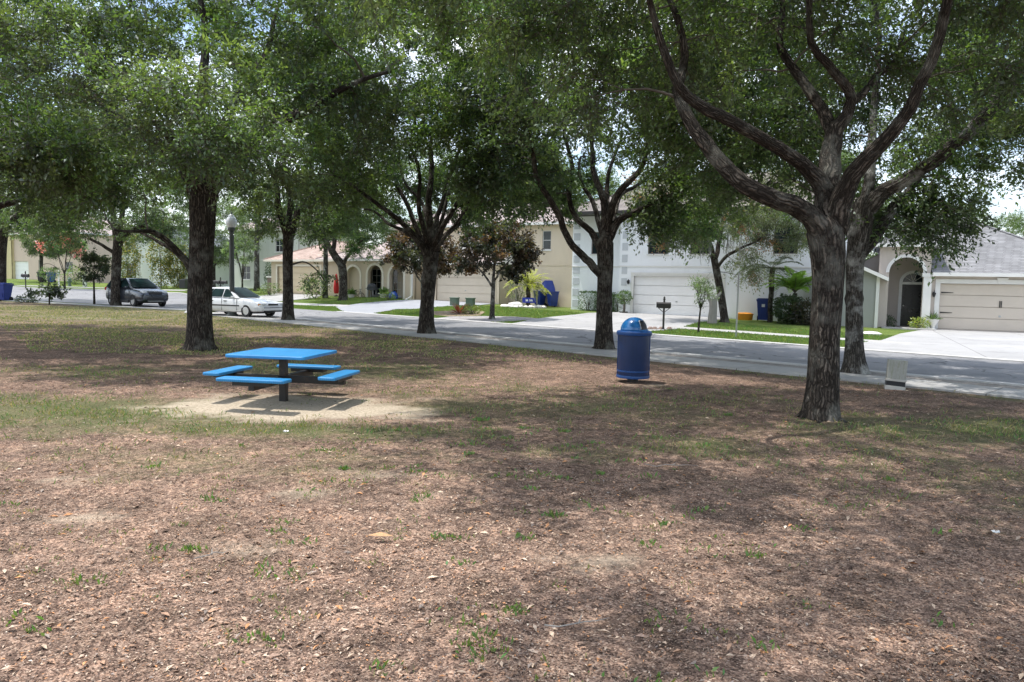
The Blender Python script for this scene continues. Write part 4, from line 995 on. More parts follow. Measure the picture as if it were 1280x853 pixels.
    for i in range(13):
        a = np.array([rg.uniform(-2.4, .6), rg.uniform(-1.2, .6), rg.uniform(3.5, 4.6)])
        for j in range(6):
            s = a + rg.normal(0, .09, 3); ln = rg.uniform(.3, 1.25)
            for k in range(4):
                e = s + np.array([rg.normal(0, .03), rg.normal(0, .03), -ln / 4]); V0.append(s); V1.append(e); s = e
    tv, tq = twig_geo(np.array(V0), np.array(V1), .014, .010)
    np_mesh('moss', tv, tq, M['moss'], np.full((len(tv), 3), .30) * rg.uniform(.7, 1.2, (len(tv), 1)), t10)
    # oaks whose trunks stand just outside the picture
    tree('oak_tree', 'oak beyond the right picture edge whose small dark leaves hang against the sky', (12.3, 10.3, 0),
         [[(0, 0, 0, .36), (0, 0, .3, .27), (0, 0, 1.4, .25), (0, 0, 2.5, .26)], [(0, 0, 2.4, .17), (-1.0, .3, 3.4, .12), (-2.4, .6, 4.3, .08), (-3.6, .8, 4.8, .05)], [(0, 0, 2.4, .18), (.5, .5, 4, .12), (.8, .6, 6, .06)], [(0, 0, 2.4, .14), (.6, -.8, 3.8, .1), (1.5, -1.6, 5.4, .05)], [(-1.0, .3, 3.4, .08), (-2.2, 1.6, 3.9, .05), (-3.4, 2.6, 4.2, .03)]],
         [(0, .4, 6.6, 4.9, 4.4, 3.4, 300), (-3.2, 1.6, 4.3, 1.2, 1.2, .8, 16), (-3.9, .6, 5.2, 1.1, 1.3, .9, 26)], .075, .036, 22, 8, (.35, .8), STREET, bark='bark', seed=91, hollow=1.2)
    t14 = tree('oak_tree', 'oak beyond the left picture edge filling the upper left corner with dark foliage', (-16.8, 21.5, 0),
         [[(0, 0, 0, .46), (0, 0, .3, .35), (0, 0, 1.6, .31), (0, 0, 2.8, .33)], [(0, 0, 2.7, .2), (1.2, -.3, 4.2, .14), (2.6, -.5, 5.6, .08)], [(0, 0, 2.7, .2), (-.6, .5, 4.6, .13), (-1, .8, 7, .06)], [(0, 0, 2.7, .18), (.6, .9, 4.4, .12), (1.6, 1.8, 6, .06)], [(0, 0, 2.6, .15), (1.4, .2, 3.4, .1), (3.2, 0, 4.0, .06)]],
         [(.8, 0, 6.9, 5.6, 4.8, 4.2, 450), (3.6, -.2, 4.6, 2.0, 1.6, 1.2, 40)], .110, .050, 21, 9, (.4, .9), None, bark='bark', seed=95, hollow=1.0)
    # trees in the front yards at far left and behind the houses: same kind, copied
    def cp(src, x, y, s, rz, label, z=None):
        c = copy_tree(src); c.location = (x, y, (tz(x, y) if z is None else z) - .02); c.scale = (s, s, s); c.rotation_euler = (0, 0, rz)
        c['label'] = label
        if 'group' in c: del c['group']
        return c
    cp(t2, -50.8, 79.5, .82, 1.2, 'oak with forked trunk in front of the pink house at far left')
    cp(t7, -27.0, 66.5, .72, 2.1, 'reddish-trunked oak beside the far black mailbox, seen past the big left trunk')
    B = [(t2, 23, 58, 1.15, .4, 'tall oak behind the gap between the white house and the grey-roofed house'), (t7, 5, 66, 1.1, 1.9, 'oak rising behind the roof of the white house'),
         (t2, -9, 72, 1.2, 3.0, 'oak rising behind the cream two-storey house'), (t7, -27, 84, 1.15, .9, 'oak rising behind the tan house with arches'),
         (t2, -46, 100, 1.3, 2.2, 'oak rising behind the slate-roofed house at left'), (t7, -66, 104, 1.35, 5.0, 'oak rising between the pink house and the yellow house'), (t2, -84, 98, 1.2, .3, 'oak behind the yellow house at far left'),
         (t7, 58, 84, 1.0, 2.8, 'round green tree far behind the right end of the grey roof'), (t2, 46, 78, .92, 4.0, 'pale green tree just right of the peak of the grey roof'), (t7, 34, 74, 1.0, .2, 'oak hidden mostly behind the grey roof')]
    for a in B: cp(*a)
    MAPLE = [(.054, .036, .022), (.038, .028, .018), (.070, .038, .024), (.038, .046, .022), (.095, .052, .030), (.046, .050, .024)]
    x, y = -.98, 35.3; z = tz(x, y)
    tree('maple_tree', 'small maple with dark red leaves on the gravel bed in front of the cream garage', (x, y, z),
         [[(0, 0, 0, .19), (0, 0, .25, .125), (.02, 0, 1.0, .105), (.04, 0, 1.9, .10)], [(.03, 0, 1.5, .06), (-.3, 0, 2.0, .045), (-.8, .1, 2.5, .03)], [(.04, 0, 1.9, .08), (.03, 0, 2.8, .05), (0, 0, 4.0, .025)], [(.04, 0, 1.8, .055), (.4, -.1, 2.4, .035), (.9, -.1, 2.9, .02)]],
         [(0.05, 0, 3.45, 1.75, 1.5, 1.2, 84), (.9, -.3, 2.5, .6, .5, .5, 12), (1.5, 0, 3.2, .6, .5, .4, 10), (-1.3, -.2, 2.7, .6, .5, .4, 10)], .15, .10, 16, 7, (.25, .5), 'dark red maples in the cream house yard', bark='bark2', palette=MAPLE, seed=101, gap=.4)
    x, y = -4.9, 40.2; z = tz(x, y)
    tree('maple_tree', 'dark red maple half hidden behind the many-limbed oak', (x, y, z),
         [[(0, 0, 0, .17), (0, 0, .25, .11), (-.03, 0, 1.0, .09), (-.05, 0, 2.0, .08)], [(-.04, 0, 1.6, .05), (-.5, 0, 2.3, .035), (-1.0, .1, 2.9, .02)], [(-.05, 0, 2.0, .06), (.1, 0, 2.8, .04), (.2, 0, 3.9, .02)]],
         [(0.1, 0, 3.5, 2.0, 1.6, 1.2, 80), (-1.4, 0, 2.7, .7, .5, .4, 10), (1.3, 0, 2.6, .7, .5, .4, 10)], .15, .10, 16, 7, (.25, .5), 'dark red maples in the cream house yard', bark='bark2', palette=MAPLE, seed=102, gap=.4)
    # saplings
    def sap(name, label, x, y, h, zc, r, n, pal, seed, leaf=(.10, .05), tr=.035, cat='sapling', vase=False, per=16, lean=0):
        z = tz(x, y); L = [[(0, 0, 0, tr * 1.3), (lean * .3, 0, h * .35, tr), (lean, 0, h * .75, tr * .8)]]
        for k in range(5 if vase else 3):
            a = k * 1.3 + seed; L.append([(lean * .8, 0, h * (.55 if vase else .7), tr * .55), (lean + math.cos(a) * r[0] * .45, math.sin(a) * r[1] * .45, zc), (lean + math.cos(a) * r[0] * .8, math.sin(a) * r[1] * .8, zc + r[2] * .6)])
            L[-1] = [q + ((tr * .55 * f),) if len(q) == 3 else q for q, f in zip(L[-1], (1, .6, .3))]
        return tree(name, label, (x, y, z), L, [(lean, 0, zc, r[0], r[1], r[2], n)], leaf[0], leaf[1], per, 7, (.18, .42), None, cat=cat, bark='bark', palette=pal, seed=seed, rings=8, flare=False, gap=.6)
    sap('crape_myrtle', 'young multi-stemmed sapling with pale trunk on the lawn right of the mailbox', 7.08, 27.96, 1.5, 1.62, (.42, .42, .38), 16, [(.10, .16, .07), (.13, .19, .09)], 3, (.06, .03), .035, vase=True, lean=.06)
    sap('sapling', 'dark round-headed sapling on the verge left of the grey SUV', -25.29, 44.5, 2.1, 2.2, (.75, .7, .85), 30, [(.030, .048, .024), (.045, .062, .028)], 4, (.13, .075), .055)
    sap('sapling', 'thin bare-stemmed sapling with low spreading leaves beside the blue bin at left', -27.0, 42.9, 1.9, .72, (.95, .7, .28), 12, [(.035, .055, .03), (.05, .075, .03)], 6, (.16, .10), .035, per=9)
    x, y = -40.0, 65.8
    t = sap('crape_myrtle', 'small tree with pink blossom tips in front of the pink house', x, y, 2.2, 3.9, (1.9, 1.7, 1.3), 60, [(.10, .17, .06), (.12, .19, .07), (.08, .14, .05)], 8, (.15, .075), .07, vase=True)
    rg = np.random.default_rng(8); n = 1100
    ctr = np.array([[-1.3, 0, 4.6], [-.6, -.3, 5.0], [.1, -.4, 4.9], [.7, -.3, 4.7], [1.5, 0, 3.7], [-1.7, .2, 4.2], [.9, .3, 4.4]])
    p = ctr[rg.integers(len(ctr), size=n)] + rg.normal(0, .26, (n, 3)) - np.array([0, .5, .35])
    vv, q = leaf_geo(p, rg.normal(size=(n, 3)), rg.normal(size=(n, 3)), np.full(n, .17), np.full(n, .15))
    np_mesh('blossom', vv, q, M['leaf'], np.repeat(np.array([.72, .25, .33]) * rg.uniform(.7, 1.2, (n, 1)), 4, 0), t)
    x, y = -22.5, 61.3
    sap('small_tree', 'small thin tree on the lawn in front of the pale green house', x, y, 2.3, 3.6, (1.5, 1.3, 1.2), 34, [(.12, .17, .09), (.10, .15, .08)], 9, (.13, .06), .07, cat='tree', vase=True)
    # shrubs and other plants
    GOLD = [(.26, .23, .05), (.13, .17, .04), (.34, .27, .06), (.09, .14, .035)]
    for i, (x, y, h, rx, lb) in enumerate([(-37.6, 72.2, 2.9, 1.05, 'leftmost tall golden-green columnar shrub behind the SUV'), (-34.6, 72.5, 3.5, 1.25, 'tallest golden-green columnar shrub behind the SUV'), (-33.2, 72.9, 2.3, 1.0, 'shorter golden-green shrub at the right of the column row behind the SUV')]):
        bush('columnar_shrub', lb, 'shrub', (x, y, tz(x, y)), (rx, .9, h), 2600, (.22, .12), GOLD, 'golden columnar shrubs behind the SUV', 20 + i, lump=.25)
    x, y = -31.8, 73.2
    bush('shrub', 'dark rounded small tree against the pale wall right of the golden columns', 'shrub', (x, y, tz(x, y)), (.95, .9, 1.25), 700, (.2, .11), [(.05, .08, .03)], None, 25, z0=1.1, stem=.08)
    bush('cypress', 'slim dark green cypress by the left corner of the tan house', 'cypress', (-20.5, 61.9, tz(-20.5, 61.9)), (.36, .36, 1.25), 700, (.14, .05), [(.04, .075, .03), (.05, .09, .035)], None, 26, up=1.2)
    bush('shrub', 'low shrub at the left end of the tan garage door', 'shrub', (-19.3, 58.6, tz(-19.3, 58.6)), (.85, .6, .5), 500, (.13, .07), [(.12, .18, .05), (.09, .13, .05)], None, 27)
    bush('shrub', 'round light green shrub beside the palm trunk in front of the tan garage', 'shrub', (-14.6, 54.2, tz(-14.6, 54.2)), (1.0, .9, .78), 900, (.14, .07), [(.16, .23, .06), (.12, .18, .05)], None, 28)
    HEDGE = [(.075, .14, .035), (.055, .10, .03), (.10, .17, .05)]
    a = rad(-27)
    for i, (x, y, rx, rz_, lb) in enumerate([(4.45, 43.35, .52, .56, 'left section of the clipped hedge beside the blue bins'), (5.35, 42.9, .50, .54, 'middle section of the clipped hedge left of the white house'), (6.1, 42.45, .42, .50, 'right section of the clipped hedge by the white garage')]):
        h = bush('hedge', lb, 'hedge', (x, y, tz(x, y)), (rx, .4, rz_), 1500, (.075, .045), HEDGE, 'clipped hedge along the cream house', 30 + i, box=True, lump=.05, shell=.8)
        h.rotation_euler = (0, 0, a)
    bush('topiary', 'small clipped shrub on a bare stem at the left corner of the white garage', 'shrub', (6.25, 41.3, tz(6.25, 41.3)), (.42, .4, .36), 900, (.09, .05), HEDGE, None, 34, z0=.55, stem=.07, shell=.7)
    bush('shrub', 'dark low shrub between the blue bin and the tall fern plant', 'shrub', (13.35, 35.7, tz(13.35, 35.7)), (.72, .7, .72), 2600, (.12, .075), [(.035, .06, .025), (.05, .085, .03)], None, 35)
    bush('shrub', 'dark reddish shrub at the foot of the tall fern plant', 'shrub', (14.1, 35.2, tz(14.1, 35.2)), (.95, .7, .6), 2400, (.12, .075), [(.045, .05, .025), (.07, .05, .03)], None, 36)
    bush('shrub', 'dark green shrub against the grey wing wall right of the grey-barked trunk', 'shrub', (17.3, 36.2, tz(17.3, 36.2)), (.6, .6, .85), 1800, (.11, .065), [(.035, .07, .025), (.05, .10, .03)], None, 37)
    bush('shrub', 'low dark plant beside the arched entry walk', 'shrub', (18.25, 36.0, tz(18.25, 36.0)), (.45, .4, .28), 400, (.10, .05), [(.05, .10, .03)], None, 38)
    bush('shrub', 'yellow-green potted-looking plant at the foot of the white entry column', 'shrub', (19.1, 34.6, tz(19.1, 34.6)), (.38, .35, .28), 420, (.11, .05), [(.30, .33, .05), (.16, .24, .05)], None, 39)
    bush('shrub', 'small yellow-green plant at the right arch of the tan house', 'shrub', (-8.6, 50.9, tz(-8.6, 50.9)), (.55, .45, .28), 350, (.12, .05), [(.24, .30, .05), (.15, .24, .05)], None, 40)
    bush('shrub', 'thin greyish shrub left of the little palm in the cream yard', 'shrub', (.35, 47.6, tz(.35, 47.6)), (.75, .6, 1.15), 650, (.14, .05), [(.15, .19, .07), (.11, .15, .07)], None, 41, up=.8)
    bush('shrub', 'round green shrub beside the far mailbox in front of the yellow house', 'shrub', (-41.9, 66.6, tz(-41.9, 66.6)), (.95, .8, .62), 500, (.15, .08), [(.09, .15, .05)], None, 42, z0=.7, stem=.05)
    bush('shrub', 'round yellow-green shrub in front of the pink house', 'shrub', (-45.5, 76.5, tz(-45.5, 76.5)), (1.2, 1.1, .95), 700, (.17, .09), [(.17, .24, .06), (.12, .19, .05)], None, 43)
    bush('shrub', 'low dark plants at the pavement edge left of the bare-stemmed sapling', 'shrub', (-29.4, 44.5, tz(-29.4, 44.5)), (.8, .4, .2), 220, (.14, .08), [(.03, .05, .025)], None, 44)
    # fern-like tall plant and drooping palm by the white house
    palm('palm', 'bright green feathery palm seen just left of the nearest trunk', (13.75, 36.0, tz(13.75, 36.0)), 1.5, 1.7, 24, (.28, .46, .10), 50, .10, elev=(.7, 1.5), lw=.09)
    palm('palm', 'drooping grey-green palm over the blue bin beside the white house', (12.9, 36.9, tz(12.9, 36.9)), 2.7, 2.0, 15, (.09, .12, .08), 51, .12, elev=(-.2, .9), lw=.06)
    palm('palm', 'small yellow-green palm in the stone ring of the cream yard', (.95, 45.8, tz(.95, 45.8)), 1.25, 1.75, 22, (.36, .38, .10), 52, .13, elev=(.1, 1.35), lw=.06)
    # slim royal palm trunk in the tan yard
    p = thing('palm', 'slim grey palm trunk rising beside the red parasol', 'palm', (-13.9, 54.6, tz(-13.9, 54.6)))
    t = MB(); t.path([(0, 0, -.05), (0, 0, .4), (.02, 0, 2.4), (.03, 0, 4.6), (.03, 0, 5.4)], [.24, .2, .18, .16, .13], 12, uv=True); t.build('trunk', M['bark2'], p, smooth=True)
    V = []; Q = []; C = []; st = MB(); rg = np.random.default_rng(53)
    for i in range(12): frond_leaf(rg, (.03, 0, 5.3), i * 2.399, rg.uniform(.3, 1.2), 2.4, 1.5, 22, .5, .04, (.10, .16, .05), V, Q, C, st)
    st.build('frond_stalks', M['branch'], p); np_mesh('crown', np.concatenate(V), np.concatenate(Q), M['leafg'], np.concatenate(C), p)
    p = thing('palm', 'tall grey palm trunk against the pale green house', 'palm', (-22.3, 64.2, tz(-22.3, 64.2)))
    t = MB(); t.path([(0, 0, -.05), (0, 0, .5), (0, 0, 3), (.05, 0, 6), (.05, 0, 7)], [.3, .25, .22, .2, .16], 12, uv=True); t.build('trunk', M['bark2'], p, smooth=True)
    V = []; Q = []; C = []; st = MB()
    for i in range(12): frond_leaf(rg, (.05, 0, 6.9), i * 2.399, rg.uniform(.2, 1.2), 2.4, 1.6, 22, .5, .04, (.10, .16, .06), V, Q, C, st)
    st.build('frond_stalks', M['branch'], p); np_mesh('crown', np.concatenate(V), np.concatenate(Q), M['leafg'], np.concatenate(C), p)
    # spiky red bromeliad
    rg = np.random.default_rng(60); x, y = -2.86, 39.3
    b = thing('bromeliad', 'spiky red bromeliad on the mulch bed left of the maple', 'plant', (x, y, tz(x, y)))
    n = 46; a = rng.random(n) * 6.283; e = rng.uniform(.25, 1.2, n)
    d = np.stack([np.cos(a) * np.cos(e), np.sin(a) * np.cos(e), np.sin(e)], 1)
    vv, q = leaf_geo(d * .04, d, np.stack([-np.cos(a) * np.sin(e), -np.sin(a) * np.sin(e), np.cos(e)], 1), rng.uniform(.55, .95, n), np.full(n, .10), .25)
    np_mesh('leaves', vv, q, M['leafg'], np.repeat(np.array([.30, .07, .045]) * rng.uniform(.5, 1.3, (n, 1)), 4, 0), b)
    MB().lathe([(.07, -.03), (.09, .05), (.05, .14)], 10).build('stem', M['branch'], b)
    bush('shrub', 'low yellow-green plant beside the red bromeliad', 'shrub', (-2.2, 39.0, tz(-2.2, 39.0)), (.55, .45, .25), 300, (.13, .05), [(.20, .22, .06), (.14, .17, .05)], None, 45)
# ------------------------------------------------------------------ houses
HOUSE = {'A': ((20.06, 34.70, .07), 25), 'W': ((6.81, 41.70, .25), 27), 'C': ((-5.37, 51.50, .56), 32), 'T': ((-19.16, 60.0, .73), 32)}

def hip(b, x0, x1, y0, y1, z, h, oh=.4, m=0, fm=1, th=.16):
    """hip roof with fascia and soffit over a rectangle"""
    x0 -= oh; x1 += oh; y0 -= oh; y1 += oh
    w = x1 - x0; d = y1 - y0
    if w >= d: r = [(x0 + d / 2, (y0 + y1) / 2, z + h), (x1 - d / 2, (y0 + y1) / 2, z + h)]
    else: r = [((x0 + x1) / 2, y0 + w / 2, z + h), ((x0 + x1) / 2, y1 - w / 2, z + h)]
    e = [(x0, y0, z), (x1, y0, z), (x1, y1, z), (x0, y1, z)]
    if w >= d: f = [(0, 1, 5, 4), (1, 2, 5), (2, 3, 4, 5), (3, 0, 4)]
    else: f = [(0, 1, 4), (1, 2, 5, 4), (2, 3, 5), (3, 0, 4, 5)]
    b.add(e + r, f, m)
    # ridge caps
    def cap(p, q): b.path([Vector(p) + Vector((0, 0, .02)), Vector(q) + Vector((0, 0, .02))], [.07, .07], 5, m, caps=False)
    for i, j in (((0, 4), (3, 4), (1, 5), (2, 5), (4, 5)) if w >= d else ((0, 4), (1, 4), (2, 5), (3, 5), (4, 5))): cap((e + r)[i], (e + r)[j])
    t = .03
    b.box(x0 - t, x1 + t, y0 - t, y0, z - th, z - .004, fm); b.box(x0 - t, x1 + t, y1, y1 + t, z - th, z - .004, fm)
    b.box(x0 - t, x0, y0, y1, z - th, z - .004, fm); b.box(x1, x1 + t, y0, y1, z - th, z - .004, fm)
    b.add([(x0, y0, z - .12), (x1, y0, z - .12), (x1, y1, z - .12), (x0, y1, z - .12)], [(0, 1, 2, 3)], fm)

def gable(b, x0, x1, y0, y1, z, h, oh=.35, m=0, fm=1, th=.14):
    """gable end faces -y; slope planes with thickness and white rakes"""
    xm = (x0 + x1) / 2; s = h / (xm - x0)
    a = (x0 - oh, z - oh * s); c = (x1 + oh, z - oh * s); k = (xm, z + h)
    for p, q in ((a, k), (k, c)):
        b.add([(p[0], y0 - oh, p[1] + .02), (q[0], y0 - oh, q[1] + .02), (q[0], y1 + oh, q[1] + .02), (p[0], y1 + oh, p[1] + .02)], [(0, 1, 2, 3)], m)
        b.add([(p[0], y0 - oh, p[1] - th), (q[0], y0 - oh, q[1] - th), (q[0], y1 + oh, q[1] - th), (p[0], y1 + oh, p[1] - th)], [(3, 2, 1, 0)], fm)
        b.prism_y([(p[0], p[1] - th - .02), (q[0], q[1] - th - .02), (q[0], q[1] + .01), (p[0], p[1] + .01)], y0 - oh - .04, y0 - oh, fm)
    for p in (a, c): b.box(p[0] - .02, p[0] + .02, y0 - oh, y1 + oh, p[1] - th - .02, p[1] + .005, fm)

def shell(b, x0, x1, y0, y1, z, m=0, front=False):
    """side and back walls (and the front when asked)"""
    q = [(x0, y0), (x1, y0), (x1, y1), (x0, y1)]
    for i in range(4):
        if i == 0 and not front: continue
        p, r = q[i], q[(i + 1) % 4]
        b.add([(p[0], p[1], -.5), (r[0], r[1], -.5), (r[0], r[1], z), (p[0], p[1], z)], [(0, 1, 2, 3)], m)

def garage_door(parent, x0, w, h, material, y=.12, handles=False, rows=4, panels=0):
    b = MB(); g = .012
    for i in range(rows):
        z0 = h * i / rows; z1 = h * (i + 1) / rows
        b.box(x0, x0 + w, y, y + .05, z0 + g, z1 - g)
        if panels:
            pw = w / panels
            for j in range(panels):
                b.box(x0 + j * pw + .1, x0 + (j + 1) * pw - .1, y - .012, y, z0 + .1, z1 - .1)
    b.box(x0, x0 + w, y + .05, y + .07, 0, h)
    d = b.build('garage_door', material, parent, bevel=.006)
    if handles:
        for z in (h * .36, h * .80):
            for s, xe in ((1, x0 + .06), (-1, x0 + w - .06)): MB().prism_y([(xe, z - .035), (xe + s * .5, z - .012), (xe + s * .5, z + .012), (xe, z + .035)], y - .02, y - .003).build('hinge_strap', M['hinge'], d)
        k = MB(); xm = x0 + w / 2
        for s in (-1, 1): k.box(xm + s * .032 - .018, xm + s * .032 + .018, y - .035, y - .003, h * .5, h * .5 + .3)
        k.build('handle', M['hinge'], d)
        k = MB(); k.lathe([(.05, 0), (.05, .02)], 12, (xm, y - .022, h * .31), axis='Y'); k.build('lock', M['steel'], d)
    else:
        k = MB(); xm = x0 + w / 2; k.box(xm - .05, xm + .05, y - .03, y - .003, h * .33, h * .33 + .05); k.build('handle', M['steel'], d)
    return d

def frame(b, x0, x1, z0, z1, w, y0, y1, m=0, sill=False):
    b.box(x0 - w, x0, y0, y1, z0 - (w if sill else 0), z1, m); b.box(x1, x1 + w, y0, y1, z0 - (w if sill else 0), z1, m)
    b.box(x0 - w, x1 + w, y0 - .004, y1, z1 + .002, z1 + w, m)
    if sill: b.box(x0, x1, y0, y1, z0 - w, z0, m)

def window(parent, x0, x1, z0, z1, y, fm, cols=2, rows=2, wm=.09, trim=None, pane='glass'):
    """window set into an opening of the wall plane y"""
    b = MB(); f = .05; d = y + .07
    b.box(x0, x0 + f, d, d + .06, z0, z1); b.box(x1 - f, x1, d, d + .06, z0, z1); b.box(x0 + f, x1 - f, d, d + .06, z0, z0 + f); b.box(x0 + f, x1 - f, d, d + .06, z1 - f, z1)
    for i in range(1, cols): c = x0 + (x1 - x0) * i / cols; b.box(c - .018, c + .018, d + .01, d + .05, z0 + f, z1 - f)
    for i in range(1, rows): c = z0 + (z1 - z0) * i / rows; b.box(x0 + f, x1 - f, d + .008, d + .052, c - .018, c + .018)
    w = b.build('window', fm, parent)
    MB().box(x0 + f * .5, x1 - f * .5, d + .03, d + .04, z0 + f * .5, z1 - f * .5).build('pane', M[pane], w)
    MB().box(x0 - .06, x1 + .06, y - .05, y + .065, z0 - .08, z0 - .003).build('sill', trim or fm, w)
    return w

def wall_lamp(parent, x, y, z):
    b = MB(); b.box(x - .05, x + .05, y - .03, y - .003, z - .1, z + .1); b.path([(x, y - .02, z + .1), (x, y - .1, z + .16), (x, y - .13, z + .1)], [.012] * 3, 6)
    l = b.build('wall_lamp', M['hinge'], parent)
    MB().lathe([(.03, .02), (.075, .16), (.08, .2), (.02, .26)], 8, (x, y - .13, z - .16)).build('lamp_shade', M['plastic'], l)

def build_house_grey():
    (x, y, z), yw = HOUSE['A']
    h = thing('grey_house', 'single-storey beige-grey house with grey shingle roof, arched entry and strap-hinged double garage door at right', 'house', (x, y, z), rad(-yw))
    S = M['grey_stucco']
    b = MB()
    b.wall(rect(-.42, 6.4, -.5, 2.5), [rect(0, 4.9, 0, 2.13)], 0, .14)
    shell(b, -.42, 6.4, 0, 10, 2.5)
    b.add([(-.42, 3, -.5), (6.4, 3, -.5), (6.4, 3, 2.5), (-.42, 3, 2.5)], [(0, 1, 2, 3)])
    # tall entry block with the arch
    b.wall(rect(-2.62, -.43, -.3, 3.86), [arch(-1.46, .72, 2.62, -.05, 18)], -.15, .3)
    for xx in (-2.60, -.43): b.add([(xx, .15, -.3), (xx, 5, -.3), (xx, 5, 3.86), (xx, .15, 3.86)], [(0, 1, 2, 3)])
    # recess behind it
    b.wall(rect(-2.44, -.44, -.3, 3.84), [arch(-1.02, .47, 2.16, 0, 14)], 1.9, .1)
    b.add([(-2.43, .16, .0), (-.45, .16, 0), (-.45, 1.9, 0), (-2.43, 1.9, 0)], [(0, 1, 2, 3)])
    b.add([(-2.43, .16, 3.7), (-.45, .16, 3.7), (-.45, 1.9, 3.7), (-2.43, 1.9, 3.7)], [(3, 2, 1, 0)])
    b.add([(-4.4, 2.25, -.3), (-.44, 2.25, -.3), (-.44, 2.25, 4.0), (-1.86, 2.25, 4.0), (-4.4, 2.25, 2.63)], [(0, 1, 2, 3, 4)])
    b.build('wall', S, h)
    b = MB()   # left wing, gable towards the street
    b.wall([(-5.6, -.5), (-2.62, -.5), (-2.62, 2.5), (-4.11, 3.2), (-5.6, 2.5)], [], -1.1, .12)
    for xx in (-5.6, -2.62): b.add([(xx, -1.1, -.5), (xx, 8, -.5), (xx, 8, 2.5), (xx, -1.1, 2.5)], [(0, 1, 2, 3)])
    b.build('wall', M['wing_stucco'], h)
    MB().box(-2.72, -2.58, -1.16, -.9, -.3, 2.42).build('corner_board', M['trim'], h); b = MB()
    b.box(-.72, -.38, -.30, .02, -.2, 2.55); b.box(-.78, -.33, -.34, -.02 + .05, 2.42, 2.60); b.box(-.76, -.35, -.33, .04, -.2, .12); b.build('column', M['trim'], h); b = MB()
    frame(b, 0, 4.9, 0, 2.13, .2, -.035, .1); b.prism_y([(2.3, 2.14), (2.6, 2.14), (2.68, 2.42), (2.22, 2.42)], -.07, -.037)
    b.build('garage_frame', M['trim'], h); b = MB()
    o = arch(-1.46, .72, 2.62, 0, 18)[2:]; i2 = [(-1.46 + (px + 1.46) * 1.2, 2.62 + (pz - 2.62) * 1.2) for px, pz in o]
    for k in range(len(o) - 1): b.prism_y([o[k], o[k + 1], i2[k + 1], i2[k]], -.19, -.152)
    b.build('arch_trim', M['trim'], h); b = MB()
    o = arch(-1.02, .47, 2.16, 0, 14)
    o = [(-1.02 + .47, 0)] + o[2:] + [(-1.02 - .47, 0)]; i2 = [(-1.02 + (px + 1.02) * 1.3, 2.16 + (pz - 2.16) * (1.3 if pz > 2.16 else 1)) for px, pz in o]
    for k in range(len(o) - 1): b.prism_y([o[k], o[k + 1], i2[k + 1], i2[k]], 1.85, 1.898)
    b.box(-1.49, -.55, 1.84, 1.95, 2.08, 2.2)
    b.build('door_frame', M['trim'], h)
    d = MB(); d.box(-1.5, -.54, 1.93, 1.99, -.02, 2.09); 
    for zz in (.25, 1.1):
        for xx in (-1.36, -.98): d.box(xx, xx + .3, 1.915, 1.93, zz, zz + (.65 if zz < 1 else .8))
    dd = d.build('front_door', M['darkdoor'], h, bevel=.008)
    MB().lathe([(.03, 0), (.035, .03), (.02, .05)], 10, (-1.39, 1.86, 1.02), axis='Y').build('handle', M['steel'], dd)
    b = MB(); b.prism_y([(-1.46, 2.2), (-.58, 2.2)] + arch(-1.02, .44, 2.2, 2.2, 12)[2:], 1.95, 1.97); fl = b.build('fanlight', M['glass'], h)
    b = MB()
    for k in range(1, 5): a = math.pi * k / 5; b.path([(-1.02, 1.935, 2.2), (-1.02 + .44 * math.cos(a), 1.935, 2.2 + .44 * math.sin(a))], [.012, .012], 5)
    b.build('glazing_bar', M['trim'], fl)
    garage_door(h, 0, 4.9, 2.13, M['gdoor'], handles=True, panels=0)
    wall_lamp(h, -.24, 0, 1.62)
    b = MB()
    sl = .537; ap = (1.2, 5.18, 5.63)   # one big pyramid roof, notched where the entry block stands
    b.add([(-.40, -.42, 2.62), (6.85, -.42, 2.62), ap, (-.40, 3.62, 4.79)], [(0, 1, 2, 3)])
    b.add([(-.40, 2.2, 4.03), (-.40, 3.62, 4.79), (-1.82, 2.2, 4.03)], [(0, 1, 2)])
    b.add([(6.85, -.42, 2.62), (6.85, 10.8, 2.62), ap], [(0, 1, 2)]); b.add([(6.85, 10.8, 2.62), (-4.45, 10.8, 2.62), ap], [(0, 1, 2)])
    b.add([(-4.45, 10.8, 2.62), (-4.45, 2.2, 2.62), (-1.82, 2.2, 4.03), ap], [(0, 1, 2, 3)])
    for q in ((6.85, -.42, 2.62), (6.85, 10.8, 2.62), (-4.45, 10.8, 2.62), (-1.82, 2.2, 4.03)): b.path([Vector(ap) + Vector((0, 0, .02)), Vector(q) + Vector((0, 0, .02))], [.06, .06], 5, 0, caps=False)
    b.box(-.36, 6.88, -.46, -.42, 2.46, 2.625, 1); b.box(6.85, 6.89, -.42, 10.8, 2.46, 2.625, 1)
    b.add([(-.36, -.42, 2.5), (6.85, -.42, 2.5), (6.85, 10.8, 2.5), (-.36, 10.8, 2.5)], [(3, 2, 1, 0)], 1)
    b.build('roof', [M['roof_grey'], M['trim']], h)
    b = MB(); hip(b, -2.45, -.43, -.1, 4.6, 3.98, .8, .36); b.build('roof', [M['roof_grey'], M['trim']], h)
    b = MB(); gable(b, -5.6, -2.62, -1.1, 8, 2.52, .70, .38); b.build('roof', [M['roof_grey'], M['trim']], h)
    b = MB(); b.box(-2.4, -.2, -1.3, .14, -.3, .012); b.build('doorstep', M['concrete'], h)

